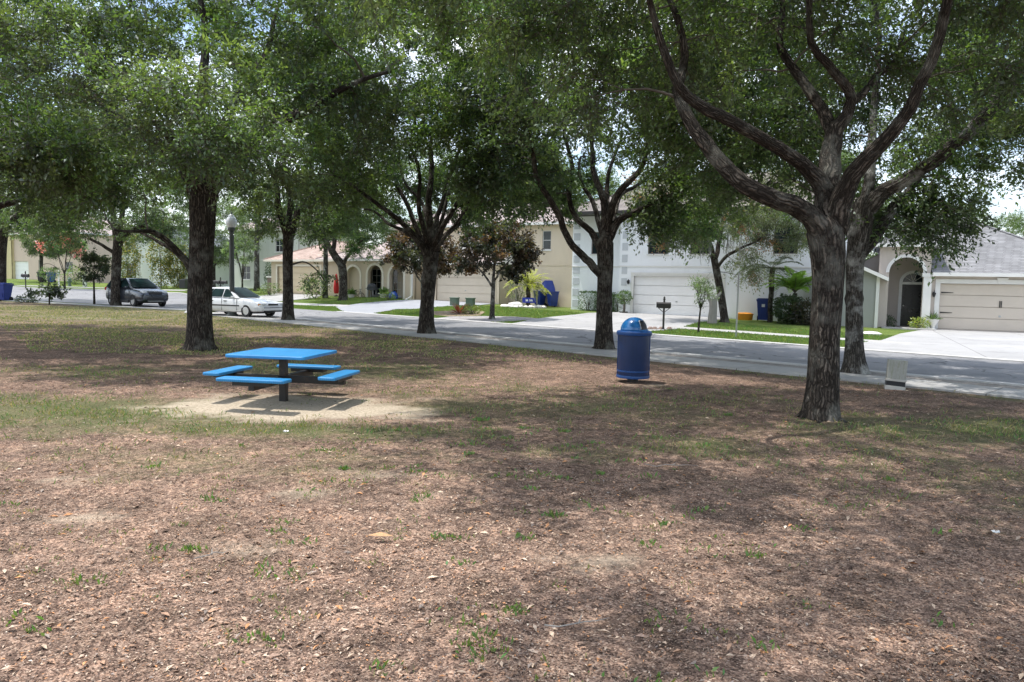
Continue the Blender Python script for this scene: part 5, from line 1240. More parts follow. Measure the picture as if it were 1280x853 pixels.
def build_house_white():
    (x, y, z), yw = HOUSE['W']
    h = thing('white_house', 'white two-storey stucco house with white double garage door and pale grey corner blocks', 'house', (x, y, z), rad(-yw))
    S = M['white_stucco']; b = MB()
    b.wall(rect(-.87, 11.2, -.5, 5.62), [rect(0, 4.88, 0, 2.13), rect(.75, 1.9, 3.35, 4.85), rect(3.1, 4.2, 3.35, 4.85), rect(7.4, 8.6, 3.35, 4.85)], 0, .15)
    shell(b, -.87, 11.2, 0, 10, 5.62)
    b.wall(rect(-4.2, -.86, -.5, 5.62), [rect(-3.0, -2.0, 3.4, 4.7)], 1.0, .15)
    shell(b, -4.2, -.86, 1.0, 9.5, 5.62)
    b.add([(-.87, 2.5, -.5), (11.2, 2.5, -.5), (11.2, 2.5, 5.6), (-.87, 2.5, 5.6)], [(0, 1, 2, 3)])
    b.add([(-4.2, 2.5, -.5), (-.87, 2.5, -.5), (-.87, 2.5, 5.6), (-4.2, 2.5, 5.6)], [(0, 1, 2, 3)])
    b.build('wall', S, h)
    MB().box(-.87, 11.2, -.035, -.002, 2.62, 2.70).build('belt_course', M['trim'], h); MB().box(-4.2, -.88, .965, .998, 2.62, 2.70).build('belt_course', M['trim'], h)
    b = MB(); frame(b, 0, 4.88, 0, 2.13, .17, -.04, .1); b.box(-.17, 5.05, -.07, -.038, 2.24, 2.32)
    b.build('garage_frame', M['trim'], h)
    b = MB()
    for k in range(8):
        zz = .25 + k * .66
        if abs(zz - 2.6) < .1: continue
        MB().box(-.74, -.42, -.02, -.002, zz, zz + .42).build('corner_block', M['quoin'], h)
        MB().box(-4.12, -3.72, .98, .998, zz, zz + .42).build('corner_block', M['quoin'], h)
    garage_door(h, 0, 4.88, 2.13, M['wdoor'], panels=0)
    window(h, .75, 1.9, 3.35, 4.85, 0, M['roof_brown'], 2, 2, trim=M['trim']); window(h, 3.1, 4.2, 3.35, 4.85, 0, M['roof_brown'], 2, 2, trim=M['trim']); window(h, 7.4, 8.6, 3.35, 4.85, 0, M['roof_brown'], 2, 2, trim=M['trim'])
    window(h, -3.0, -2.0, 3.4, 4.7, 1.0, M['roof_brown'], 2, 2, trim=M['trim'])
    wall_lamp(h, -.3, 0, 1.78)
    b = MB(); hip(b, -4.2, 11.2, 0, 10, 5.76, 2.5, .5); b.build('roof', [M['roof_brown'], M['hinge']], h)
    b = MB(); b.path([(-.95, .93, 5.5), (-.95, .93, .1), (-.95, .7, .03)], [.045] * 3, 6); b.build('downspout', M['trim'], h)
    b = MB(); b.path([(-.3, -.1, .06), (-.42, -.35, .05), (-.62, -.45, .05)], [.05] * 3, 8); b.build('drain_pipe', M['plastic'], h)

def build_house_cream():
    (x, y, z), yw = HOUSE['C']
    h = thing('cream_house', 'cream two-storey house with beige double garage door and pinkish roof', 'house', (x, y, z), rad(-yw))
    S = M['cream_stucco']; b = MB()
    b.wall(rect(-.35, 5.25, -.5, 2.55), [rect(0, 4.88, 0, 2.13)], 0, .15)
    shell(b, -.35, 5.25, 0, 1.3, 2.55)
    b.wall(rect(-4.6, 10.25, -.5, 5.12), [rect(7.75, 8.4, 3.5, 4.75), rect(2.3, 3.4, 3.5, 4.75), rect(-3.4, -2.2, 3.4, 4.7)], 1.2, .15)
    shell(b, -4.6, 10.25, 1.2, 11, 5.12)
    b.add([(-4.6, 3, -.5), (10.25, 3, -.5), (10.25, 3, 5.1), (-4.6, 3, 5.1)], [(0, 1, 2, 3)])
    b.build('wall', S, h)
    MB().box(5.27, 10.25, 1.172, 1.198, 2.47, 2.55).build('belt_course', M['cream_stucco'], h); b = MB(); frame(b, 0, 4.88, 0, 2.13, .14, -.035, .1); b.build('garage_frame', M['cream_stucco'], h)
    garage_door(h, 0, 4.88, 2.13, M['cdoor'], panels=0)
    for a in ((7.75, 8.4, 3.5, 4.75), (2.3, 3.4, 3.5, 4.75), (-3.4, -2.2, 3.4, 4.7)): window(h, *a, 1.2, M['trim'], 1, 2)
    b = MB(); hip(b, -4.6, 10.25, 1.2, 11, 5.25, 2.3, .45); b.build('roof', [M['roof_pink'], M['trim']], h)
    b = MB()   # lean-to roof over the garage
    b.add([(-.75, -.42, 2.62), (5.65, -.42, 2.62), (5.65, 1.19, 3.38), (-.75, 1.19, 3.38)], [(0, 1, 2, 3)], 0)
    b.box(-.78, 5.68, -.46, -.42, 2.46, 2.63, 1); b.add([(-.75, -.42, 2.5), (5.65, -.42, 2.5), (5.65, 1.19, 2.56), (-.75, 1.19, 2.56)], [(3, 2, 1, 0)], 1)
    for xx in (-.75, 5.65): b.add([(xx, -.42, 2.48), (xx, 1.19, 2.5), (xx, 1.19, 3.36), (xx, -.42, 2.6)], [(0, 1, 2, 3)], 1)
    b.build('roof', [M['roof_pink'], M['trim']], h)

def build_house_tan():
    (x, y, z), yw = HOUSE['T']
    h = thing('tan_house', 'single-storey tan house with a row of white-edged arches and salmon roof', 'house', (x, y, z), rad(-yw))
    S = M['tan_stucco']; b = MB(); f0 = -.3
    b.wall(rect(-.75, 6.3, -.8, 2.56), [rect(0, 4.9, 0, 2.13)], 0, .15)
    b.wall(rect(6.3, 14.35, -.8, 2.56), [arch(8.5, .68, 1.45, f0, 14), arch(10.66, .70, 1.55, f0, 14), arch(12.74, .66, 1.5, f0, 14)], -.1, .3)
    shell(b, -.75, 14.35, 0, 9, 2.56)
    b.add([(-.75, 2.6, -.8), (6.3, 2.6, -.8), (6.3, 2.6, 2.5), (-.75, 2.6, 2.5)], [(0, 1, 2, 3)])
    # shaded porch behind the arches, blind left arch
    b.wall(rect(6.3, 14.3, -.8, 2.55), [rect(9.1, 10.05, .0, 2.0), rect(11.2, 12.05, .0, 2.0)], 1.2, .12)
    b.add([(7.6, .21, f0), (9.4, .21, f0), (9.4, .21, 2.5), (7.6, .21, 2.5)], [(0, 1, 2, 3)])
    b.add([(6.3, -.1, f0 + .01), (14.3, -.1, f0 + .01), (14.3, 1.2, f0 + .01), (6.3, 1.2, f0 + .01)], [(0, 1, 2, 3)])
    b.build('wall', S, h)
    for c, hw, zs in ((8.5, .68, 1.45), (10.66, .70, 1.55), (12.74, .66, 1.5)):
        b = MB(); o = arch(c, hw, zs, f0, 14); o = [(c + hw, f0)] + o[2:] + [(c - hw, f0)]
        i2 = [(c + (px - c) * (1 + .17 / hw), zs + (pz - zs) * (1 + .17 / hw) if pz > zs else pz) for px, pz in o]
        for k in range(len(o) - 1): b.prism_y([o[k], o[k + 1], i2[k + 1], i2[k]], -.15, -.102)
        b.build('arch_trim', M['cream_trim'], h)
    b = MB(); frame(b, 0, 4.9, 0, 2.13, .16, -.035, .1)
    b.build('garage_frame', M['cream_trim'], h)
    for k in range(4): MB().box(5.3, 5.75, -.06, -.002, .9 + k * .4, 1.2 + k * .4).build('corner_block', M['cream_trim'], h)
    MB().box(5.2, 6.2, -.1, -.003, .66, .78).build('ledge', M['cream_trim'], h)
    MB().box(14.05, 14.2, -.16, -.103, f0, 2.5).build('corner_board', M['cream_trim'], h)
    garage_door(h, 0, 4.9, 2.13, M['tdoor'], panels=0)
    window(h, 9.1, 10.05, .0, 2.0, 1.2, M['trim'], 2, 4); window(h, 11.2, 12.05, .0, 2.0, 1.2, M['trim'], 2, 4)
    b = MB(); b.path([(14.25, -.17, 2.45), (14.25, -.17, .1), (14.15, -.5, -.1), (14.05, -.8, -.26)], [.05] * 4, 6); b.build('downspout', M['trim'], h)
    b = MB(); hip(b, -.75, 6.3, 0, 9, 2.66, 1.65, .42); b.build('roof', [M['roof_salmon'], M['cream_trim']], h)
    b = MB(); hip(b, 5.2, 14.35, .05, 8.6, 2.70, 1.75, .42); b.build('roof', [M['roof_pink'], M['trim']], h)

def build_far_houses():
    def simple(name, label, x, y, z, yw, w, d, ht, wallm, roofm, rh, doors, wins, gab=False, trim=None):
        h = thing(name, label, 'house', (x, y, z), rad(-yw)); b = MB()
        b.wall(rect(0, w, -1, ht), [rect(*q) for q in doors] + [rect(*q) for q in wins], 0, .15)
        shell(b, 0, w, 0, d, ht); b.add([(0, 2, -1), (w, 2, -1), (w, 2, ht), (0, 2, ht)], [(0, 1, 2, 3)])
        if gab: b.add([(0, 0, ht), (w, 0, ht), (w / 2, 0, ht + rh)], [(0, 1, 2)])
        b.build('wall', M[wallm], h)
        for q in doors: garage_door(h, q[0], q[1] - q[0], q[3], M[trim or 'wdoor'], panels=0)
        for q in wins: window(h, *q, 0, M['trim'])
        b = MB(); (gable if gab else hip)(b, 0, w, 0, d, ht + .1, rh, .45); b.build('roof', [M[roofm], M['trim']], h)
        return h
    h = simple('pale_green_house', 'pale greenish-white two-storey house behind the white car', -27.0, 71.5, .95, 30, 8.6, 9, 5.4, 'pale_stucco', 'roof_pink', 2.3, [], [(1.0, 2.2, .8, 2.1), (5.6, 6.6, 3.4, 4.6)])
    MB().box(0, 8.6, -.03, -.002, 2.62, 2.72).build('trim', M['trim'], h)
    h = simple('white_gabled_house', 'white house with slate-blue gable behind the golden columnar shrubs', -44.0, 82.0, 1.1, 24, 10.4, 9, 3.0, 'pale_stucco', 'roof_blue', 3.4, [(5.4, 8.2, 0, 2.13)], [(1.4, 3.0, .9, 2.2)], True)
    for xx in (9.5, 4.6): MB().lathe([(.2, -.5), (.2, .1), (.15, .15), (.14, 2.7), (.2, 2.8)], 12, (xx, -.9, 0)).build('column', M['trim'], h)
    h = simple('pink_house', 'pinkish stucco two-storey house behind the crape myrtle at far left', -63.5, 93.0, 1.15, 26, 14.5, 9, 5.6, 'pink_stucco', 'roof_pink', 2.4, [(1.0, 4.0, 0, 2.3)], [(6.0, 6.6, .3, 2.5), (7.6, 9.0, 3.5, 4.8), (11.2, 12.6, 1.0, 2.3)])
    h = simple('yellow_house', 'yellow stucco house at the far left edge', -77.0, 98.0, 1.2, 22, 15.5, 9, 6.4, 'yellow_stucco', 'roof_brown', 2.4, [], [(11.0, 11.9, .9, 2.0), (4.0, 5.2, 3.5, 4.8)])
    MB().box(0, 15.5, -.03, -.002, -.2, .5).build('trim', M['yellow_stucco'], h)

def build_houses():
    build_house_grey(); build_house_white(); build_house_cream(); build_house_tan(); build_far_houses()
# ------------------------------------------------------------------ vehicles
def apply_mods(o):
    dg = bpy.context.evaluated_depsgraph_get(); dg.update()
    me = bpy.data.meshes.new_from_object(o.evaluated_get(dg))
    old = o.data; o.modifiers.clear(); o.data = me; bpy.data.meshes.remove(old)

def car(name, label, loc, rz, sp):
    root = thing(name, label, 'car', loc, rz); root.scale = (sp.get('size', 1),) * 3
    P = sp['paint']; b = MB()
    ring = []
    for (x, w, zb, zt) in sp['body']:
        sh = sp.get('shoulder', .62); zs = zb + (zt - zb) * sh
        half = [(0, zb), (.8 * w, zb), (.97 * w, zb + .07), (w, zb + (zt - zb) * .35), (w * .995, zs), (.955 * w, zt - .035), (.84 * w, zt), (.4 * w, zt + .025), (0, zt + .03)]
        pts = half + [(-a, c) for a, c in half[-2:0:-1]]
        ring.append([(x, a, c) for a, c in pts])
    k = len(ring[0]); v = [p for r in ring for p in r]
    f = [(i * k + j, i * k + (j + 1) % k, (i + 1) * k + (j + 1) % k, (i + 1) * k + j) for i in range(len(ring) - 1) for j in range(k)]
    f += [tuple(range(k))[::-1], tuple((len(ring) - 1) * k + j for j in range(k))]
    b.add(v, f)
    body = b.build('body', P, root, smooth=True, sub=2)
    cut = MB()
    for x in sp['axles']:
        for s in (-1, 1): cut.lathe([(sp['arch'], -.2), (sp['arch'], .2)], 28, (x, s * (sp['W'] / 2 - .02), sp['r']), axis='Y')
    co = cut.build('wheel_cutter', M['plastic'])
    m = body.modifiers.new('bool', 'BOOLEAN'); m.operation = 'DIFFERENCE'; m.object = co; m.solver = 'EXACT'
    apply_mods(body)
    bpy.data.objects.remove(co)
    body.data.polygons.foreach_set('use_smooth', [True] * len(body.data.polygons))
    try: body.data.set_sharp_from_angle(angle=rad(45))
    except Exception: pass
    # dark wheel wells
    ww = MB()
    for x in sp['axles']: ww.box(x - sp['arch'] * .95, x + sp['arch'] * .95, -sp['W'] / 2 + .12, sp['W'] / 2 - .12, sp['r'] * .6, sp['r'] + sp['arch'] * .9)
    ww.build('wheel_well', M['plastic'], root)
    # cabin
    wb, wr = sp['cabw']; rb, rr, fr, fb = sp['cab']   # rear base, rear roof, front roof, windscreen base (x, z)
    def sec(p, w): return [(p[0], w, p[1]), (p[0], -w, p[1])]
    mid = ((rr[0] + fr[0]) / 2, max(rr[1], fr[1]) + .015)  # crown of the roof
    g = MB()
    vb = []
    for p, w in ((rb, wb), (rr, wr), (mid, wr + .004), (fr, wr), (fb, wb)):
        for t in (1, .5, 0, -.5, -1): vb.append((p[0], w * t, p[1] + (.02 * (1 - t * t) if p not in (rb, fb) else .0)))
    q = [(i * 5 + j, i * 5 + j + 1, (i + 1) * 5 + j + 1, (i + 1) * 5 + j) for i in range(4) for j in range(4)]
    g.add(vb, q)
    for s in (0, 4):
        g.add([vb[s], vb[5 + s], vb[10 + s], vb[15 + s], vb[20 + s], (0.5 * (rb[0] + fb[0]), (wb if s == 0 else -wb), rb[1] * .5 + fb[1] * .5)], [(0, 1, 5), (1, 2, 5), (2, 3, 5), (3, 4, 5)])
    cab = g.build('roof', P, root, smooth='auto', bevel=.02)
    def quad(A, B, C, D, inset, off, nm, mm, par):
        """pane between corners A,B (bottom) and C,D (top), pulled in and set just proud"""
        A, B, C, D = map(Vector, (A, B, C, D)); n = (B - A).cross(D - A).normalized()
        c0 = (A + B + C + D) / 4
        if n.dot(c0 - Vector((mid[0], 0, .9))) < 0: n = -n
        def at(u, v_): return (A * (1 - u) + B * u) * (1 - v_) + (D * (1 - u) + C * u) * v_
        l, r_, bt, tp = inset; z = MB(); vs = []
        for jj in range(7):
            for ii in range(7):
                u = l + (1 - l - r_) * ii / 6; w_ = bt + (1 - bt - tp) * jj / 6
                bow = (1 - (2 * u - 1) ** 2) * .02 + (1 - (2 * w_ - 1) ** 2) * .01
                vs.append(at(u, w_) + n * (off + bow))
        z.add(vs, [(j * 7 + i, j * 7 + i + 1, (j + 1) * 7 + i + 1, (j + 1) * 7 + i) for j in range(6) for i in range(6)])
        return z.build(nm, mm, par, smooth=True)
    quad((fb[0], wb, fb[1]), (fb[0], -wb, fb[1]), (fr[0], -wr, fr[1]), (fr[0], wr, fr[1]), (.07, .07, .05, .05), .028, 'windscreen', M['carglass'], root)
    quad((rb[0], -wb, rb[1]), (rb[0], wb, rb[1]), (rr[0], wr, rr[1]), (rr[0], -wr, rr[1]), (.1, .1, .08, .08), .028, 'rear_window', M['carglass'], root)
    for s in (1, -1):
        prev = None
        for (x0b, x1b, x0t, x1t) in sp['side']:
            def pt(x, top):
                if top: t = .90
                else: t = .07
                zz = rb[1] + (rr[1] - rb[1]) * t; ww_ = wb + (wr - wb) * t
                return Vector((x, s * (ww_ + .024), zz))
            A, B, C, D = pt(x0b, 0), pt(x1b, 0), pt(x1t, 1), pt(x0t, 1)
            z = MB(); z.add([A, B, C, D, A + Vector((0, -s * .03, 0)), B + Vector((0, -s * .02, 0)), C + Vector((0, -s * .02, 0)), D + Vector((0, -s * .02, 0))], [(0, 1, 2, 3), (4, 5, 6, 7), (0, 1, 5, 4), (1, 2, 6, 5), (2, 3, 7, 6), (3, 0, 4, 7)])
            z.build('side_window', M['carglass'], root)
    # trim
    W = sp['W'] / 2
    for s in (1, -1):
        if sp.get('moulding'):
            z0 = sp['moulding']; MB().box(sp['axles'][0] + sp['arch'] + .02, sp['axles'][1] - sp['arch'] - .02, s * W - .012, s * W + .012, z0, z0 + .06).build('side_moulding', M['plastic'], root, bevel=.006)
        for hx in sp['handles']:
            MB().obox((hx, s * (W - .006), sp['hz']), (.19, .04, .035)).build('door_handle', P if sp.get('moulding') is None else M['plastic'], root, bevel=.01)
        mz = MB(); mx, mzz = sp['mirror']; mz.obox((mx, s * (W + .02), mzz), (.09, .15, .10), rz=s * -.2); mz.obox((mx + .02, s * (W - .1), mzz - .04), (.07, .16, .04))
        mi = mz.build('wing_mirror', P, root, bevel=.03, seg=3)
        # door seams
        se = MB()
        for dx in sp['seams']: se.box(dx - .005, dx + .005, min(s * (W - .02), s * (W + .002)), max(s * (W - .02), s * (W + .002)), sp['seamz'][0], sp['seamz'][1])
        se.build('door_seam', M['plastic'], root)
    for nm, mm, boxes in sp['front']:
        for c, sz, rzz, ry in boxes: MB().obox(c, sz, rz=rzz, ry=ry).build(nm, M[mm], root, bevel=.015)
    # wheels
    for x in sp['axles']:
        for s in (-1, 1):
            r = sp['r']; wd = .2
            hub = MB(); hub.lathe([(r * .16, -.02), (r * .16, .03), (.02, .045)], 14, (0, 0, 0), axis='Y')
            if s < 0: hub.v = [(a, -b_, c) for a, b_, c in hub.v]
            w = hub.build('wheel', sp['rim'], root, loc=(x, s * (W - .11), r))
            t = MB(); t.lathe([(r * .64, -wd / 2), (r * .9, -wd / 2), (r * .985, -wd * .38), (r, -wd * .2), (r, wd * .2), (r * .985, wd * .38), (r * .9, wd / 2), (r * .64, wd / 2), (r * .64, -wd / 2)], 32, axis='Y', caps=False); t.build('tyre', M['tyre'], w, smooth='auto')
            d = MB(); sg = s
            d.lathe([(r * .65, -.07), (r * .65, .07 * 1)], 28, axis='Y')
            if sp['spokes']:
                for kk in range(sp['spokes']):
                    a = kk * 2 * math.pi / sp['spokes']; d.obox((math.cos(a) * r * .38, sg * .045, math.sin(a) * r * .38), (r * .55, .03, r * .17), ry=-a)
                d.lathe([(r * .56, .05 * sg), (r * .64, .075 * sg), (r * .66, .075 * sg), (r * .66, .03 * sg)], 28, axis='Y')
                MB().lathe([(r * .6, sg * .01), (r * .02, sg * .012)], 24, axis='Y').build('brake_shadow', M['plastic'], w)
            else:
                d.lathe([(r * .64, .06 * sg), (r * .5, .075 * sg), (r * .3, .06 * sg), (.02, .07 * sg)], 28, axis='Y')
            d.build('rim', sp['rim'], w, smooth='auto')
    return root

def build_cars():
    W = 1.70
    car('white_sedan', 'white older four-door sedan with black side moulding parked by the pavement', (-12.75, 34.0, .02), rad(-25), dict(
        paint=M['white_car'], W=W, size=.95, shoulder=.66,
        body=[(-2.34, .60, .46, .74), (-2.31, .74, .34, .84), (-2.15, .82, .26, .90), (-1.5, .85, .20, .925), (-.6, .85, .19, .91), (.4, .85, .19, .895), (1.0, .85, .20, .875), (1.7, .835, .22, .80), (2.12, .80, .25, .715), (2.28, .74, .30, .65), (2.33, .64, .38, .56)],
        axles=(-1.32, 1.40), r=.30, arch=.365, cabw=(.80, .58), cab=((-1.78, .90), (-1.12, 1.345), (.02, 1.37), (.92, .88)),
        side=[(-1.42, -.98, -1.10, -.80), (-.93, -.13, -.76, -.13), (-.06, .66, -.06, .12)], moulding=.50, handles=(-.75, .12), hz=.74, mirror=(.62, .93), seams=(-.1, -1.0, .86), seamz=(.3, .84),
        front=[('grille', 'plastic', [((2.315, 0, .61), (.06, .62, .085), 0, 0)]), ('headlight', 'lens', [((2.26, .50, .615), (.10, .36, .115), -.22, 0), ((2.26, -.50, .615), (.10, .36, .115), .22, 0)]),
               ('turn_signal', 'orange', [((2.165, .73, .60), (.14, .05, .09), -.6, 0), ((2.165, -.73, .60), (.14, .05, .09), .6, 0)]),
               ('bumper', 'white_car', [((2.29, 0, .42), (.14, 1.36, .17), 0, 0), ((2.13, .74, .42), (.40, .12, .17), -.38, 0), ((2.13, -.74, .42), (.40, .12, .17), .38, 0)]),
               ('bumper_strip', 'plastic', [((2.355, 0, .47), (.03, 1.30, .035), 0, 0)]), ('air_intake', 'plastic', [((2.30, 0, .30), (.10, 1.1, .08), 0, 0)]),
               ('tail_light', 'red', [((-2.30, .52, .70), (.08, .36, .14), .25, 0), ((-2.30, -.52, .70), (.08, .36, .14), -.25, 0)])],
        rim=M['cap'], spokes=0))
    W = 1.85
    car('grey_suv', 'dark grey-blue compact SUV parked facing right at far left', (-22.25, 43.6, .02), rad(-37), dict(
        paint=M['suv'], W=W, shoulder=.6,
        body=[(-2.2, .70, .50, .95), (-2.16, .84, .36, 1.06), (-1.9, .91, .27, 1.10), (-1.3, .925, .24, 1.10), (-.4, .925, .23, 1.08), (.5, .925, .23, 1.07), (1.0, .92, .24, 1.06), (1.6, .90, .26, 1.00), (2.0, .86, .28, .92), (2.16, .78, .33, .82), (2.21, .66, .42, .68)],
        axles=(-1.32, 1.33), r=.36, arch=.42, cabw=(.86, .64), cab=((-2.02, 1.08), (-1.72, 1.56), (.12, 1.60), (1.12, 1.05)),
        side=[(-1.78, -1.22, -1.66, -1.2), (-1.14, -.2, -1.12, -.2), (-.12, .86, -.12, .22)], moulding=None, handles=(-.85, .05), hz=.92, mirror=(.72, 1.12), seams=(-.16, -1.18, .95), seamz=(.42, 1.0),
        front=[('grille', 'plastic', [((2.20, 0, .79), (.06, .74, .14), 0, 0)]), ('headlight', 'lens', [((2.03, .60, .86), (.30, .28, .11), -.45, .1), ((2.03, -.60, .86), (.30, .28, .11), .45, .1)]),
               ('air_intake', 'plastic', [((2.185, 0, .46), (.12, .95, .18), 0, 0)]), ('fog_light', 'plastic', [((2.06, .69, .58), (.16, .22, .22), -.5, 0), ((2.06, -.69, .58), (.16, .22, .22), .5, 0)]),
               ('skid_plate', 'steel', [((2.17, 0, .345), (.1, .9, .05), 0, 0)]), ('badge', 'steel', [((2.17, 0, .90), (.03, .13, .06), 0, 0)]), ('sill_cladding', 'plastic', [((0, .90, .30), (1.8, .08, .16), 0, 0), ((0, -.90, .30), (1.8, .08, .16), 0, 0)]),
               ('roof_rail', 'plastic', [((-.8, .64, 1.625), (1.7, .035, .035), 0, .02), ((-.8, -.64, 1.625), (1.7, .035, .035), 0, .02)]), ('tail_light', 'red', [((-2.14, .70, .98), (.08, .3, .18), .3, 0), ((-2.14, -.70, .98), (.08, .3, .18), -.3, 0)])],
        rim=M['rim'], spokes=5))

# ------------------------------------------------------------------ street furniture and small things
def picnic_table():
    t = thing('picnic_table', 'square blue picnic table with four attached bench seats on one black post', 'picnic table', (-3.12, 10.02, -.01), rad(-9)); t.scale = (.93, .93, .98)
    def slab(b, w, d, z0, z1, r=.06, cx=0, cy=0):
        p = []
        for sx, sy, a0 in ((1, 1, 0), (-1, 1, 90), (-1, -1, 180), (1, -1, 270)):
            for k in range(6): a = rad(a0 + k * 18); p.append((cx + sx * (w / 2 - r) + r * math.cos(a), cy + sy * (d / 2 - r) + r * math.sin(a)))
        b.prism_z(p, z0, z1)
    b = MB(); slab(b, 1.20, 1.20, .668, .712); b.build('tabletop', M['blue_top'], t, bevel=.012, seg=3)
    b = MB(); b.box(-.05, .05, -.05, .05, -.1, .64); b.box(-.30, .30, -.30, .30, .645, .664); b.box(-.11, .11, -.11, .11, .61, .645); b.build('post', M['black'], t, bevel=.006)
    MB().lathe([(.13, -.03), (.13, .012), (.09, .02)], 16).build('base_plate', M['black'], t)
    b = MB()
    b.box(-.95, .95, -.04, .04, .29, .385); b.box(-.04, .04, -.95, .95, .287, .382)
    for s in (-1, 1):
        b.box(s * .87 - .09, s * .87 + .09, -.27, .27, .35, .398); b.box(-.27, .27, s * .87 - .09, s * .87 + .09, .35, .398)
    b.build('support_arms', M['black'], t, bevel=.005)
    for cx, cy, w, d in ((0, -.87, 1.0, .27), (0, .87, 1.0, .27), (-.87, 0, .27, 1.0), (.87, 0, .27, 1.0)):
        b = MB(); slab(b, w, d, .40, .442, .05, cx, cy); b.build('seat', M['blue_top'], t, bevel=.012, seg=3)

def litter_bin():
    t = thing('litter_bin', 'round dark blue litter bin with a shiny domed lid standing on the leafy ground', 'trash can', (2.16, 13.0, -.01), rad(-28))
    b = MB(); b.lathe([(.268, .10), (.272, .12), (.272, .86)], 48); b.build('body', M['can'], t, smooth='auto')
    b = MB()
    for a in (rad(18.6), rad(198.6), rad(108.6)):
        c, s = math.cos(a), math.sin(a); b.obox((c * .279, s * .279, .48), (.014, .035, .76), rz=a)
    b.lathe([(.262, .09), (.292, .09), (.296, .11), (.292, .135), (.275, .135)], 48); b.lathe([(.278, .20), (.287, .20), (.287, .225), (.278, .225)], 48)
    b.build('frame', M['can_frame'], t, smooth='auto')
    b = MB(); b.lathe([(.27, .84), (.305, .845), (.313, .87), (.310, .905), (.29, .918), (.245, .925)], 48); b.build('rim', M['can_frame'], t, smooth='auto')
    # dome with a swing-door opening on its +x side
    d = MB(); n = 48; prof = [(.245 * math.cos(a), .925 + .235 * math.sin(a)) for a in [i / 16 * math.pi / 2 for i in range(17)]]
    o = []
    for r, z in prof:
        for j in range(n): o.append((r * math.cos(2 * math.pi * j / n), r * math.sin(2 * math.pi * j / n), z))
    fs = []
    for i in range(16):
        for j in range(n):
            aj = ((j + .5) / n * 360 + 180) % 360 - 180
            if abs(aj) < 44 and 1 <= i < 9: continue
            fs.append((i * n + j, i * n + (j + 1) % n, (i + 1) * n + (j + 1) % n, (i + 1) * n + j))
    d.add(o, fs); dome = d.build('dome_lid', M['dome'], t, smooth=True)
    so = dome.modifiers.new('solid', 'SOLIDIFY'); so.thickness = .012; so.offset = -1
    # flap hung inside the opening and pale edge of the opening
    f = MB(); vs = []; fs = []
    for i in range(1, 9):
        r, z = prof[i]
        for j in range(-5, 6):
            a = j / 5 * rad(42); vs.append((r * .90 * math.cos(a), r * .90 * math.sin(a), z - .004))
    for i in range(7):
        for j in range(10): fs.append((i * 11 + j, i * 11 + j + 1, (i + 1) * 11 + j + 1, (i + 1) * 11 + j))
    f.add(vs, fs); f.build('swing_door', M['plastic'], t, smooth=True)
    e = MB()
    for s in (-1, 1):
        e.path([(prof[i][0] * 1.005 * math.cos(s * rad(44)), prof[i][0] * 1.005 * math.sin(s * rad(44)), prof[i][1]) for i in range(1, 10)], [.006] * 9, 6)
    e.path([(prof[9][0] * 1.005 * math.cos(rad(j * 11)), prof[9][0] * 1.005 * math.sin(rad(j * 11)), prof[9][1]) for j in range(-4, 5)], [.006] * 9, 6)
    e.build('opening_edge', M['steel'], t, smooth=True)
    MB().lathe([(.10, -.05), (.10, .10)], 16).build('foot', M['black'], t)

def lamp_post():
    x, y = -12.73, 33.4
    t = thing('lamp_post', 'dark street lamp post with white acorn globe in front of the white car', 'street lamp', (x, y, .02))
    b = MB(); b.lathe([(.27, -.05), (.27, .06), (.25, .10), (.20, .13), (.185, .42), (.15, .50), (.125, .56), (.115, .62), (.10, 3.2), (.085, 3.72), (.11, 3.75), (.11, 3.8), (.08, 3.83)], 24)
    for k in range(12):
        a = k * math.pi / 6; b.tube((math.cos(a) * .104, math.sin(a) * .104, .66), (math.cos(a) * .088, math.sin(a) * .088, 3.66), .014, .012, 6)
    b.build('post', M['lamp'], t, smooth='auto')
    MB().lathe([(.08, 3.83), (.16, 3.87), (.175, 3.93), (.165, 3.98), (.15, 4.0)], 24).build('collar', M['lamp'], t, smooth='auto')
    MB().lathe([(.145, 4.0), (.20, 4.06), (.232, 4.16), (.238, 4.26), (.222, 4.36), (.18, 4.44), (.13, 4.48), (.12, 4.53), (.08, 4.57), (.02, 4.6)], 28).build('globe', M['globe'], t, smooth='auto')
    MB().lathe([(.05, 4.585), (.03, 4.62), (.02, 4.64), (.028, 4.67), (.005, 4.72)], 12).build('finial', M['lamp'], t, smooth='auto')

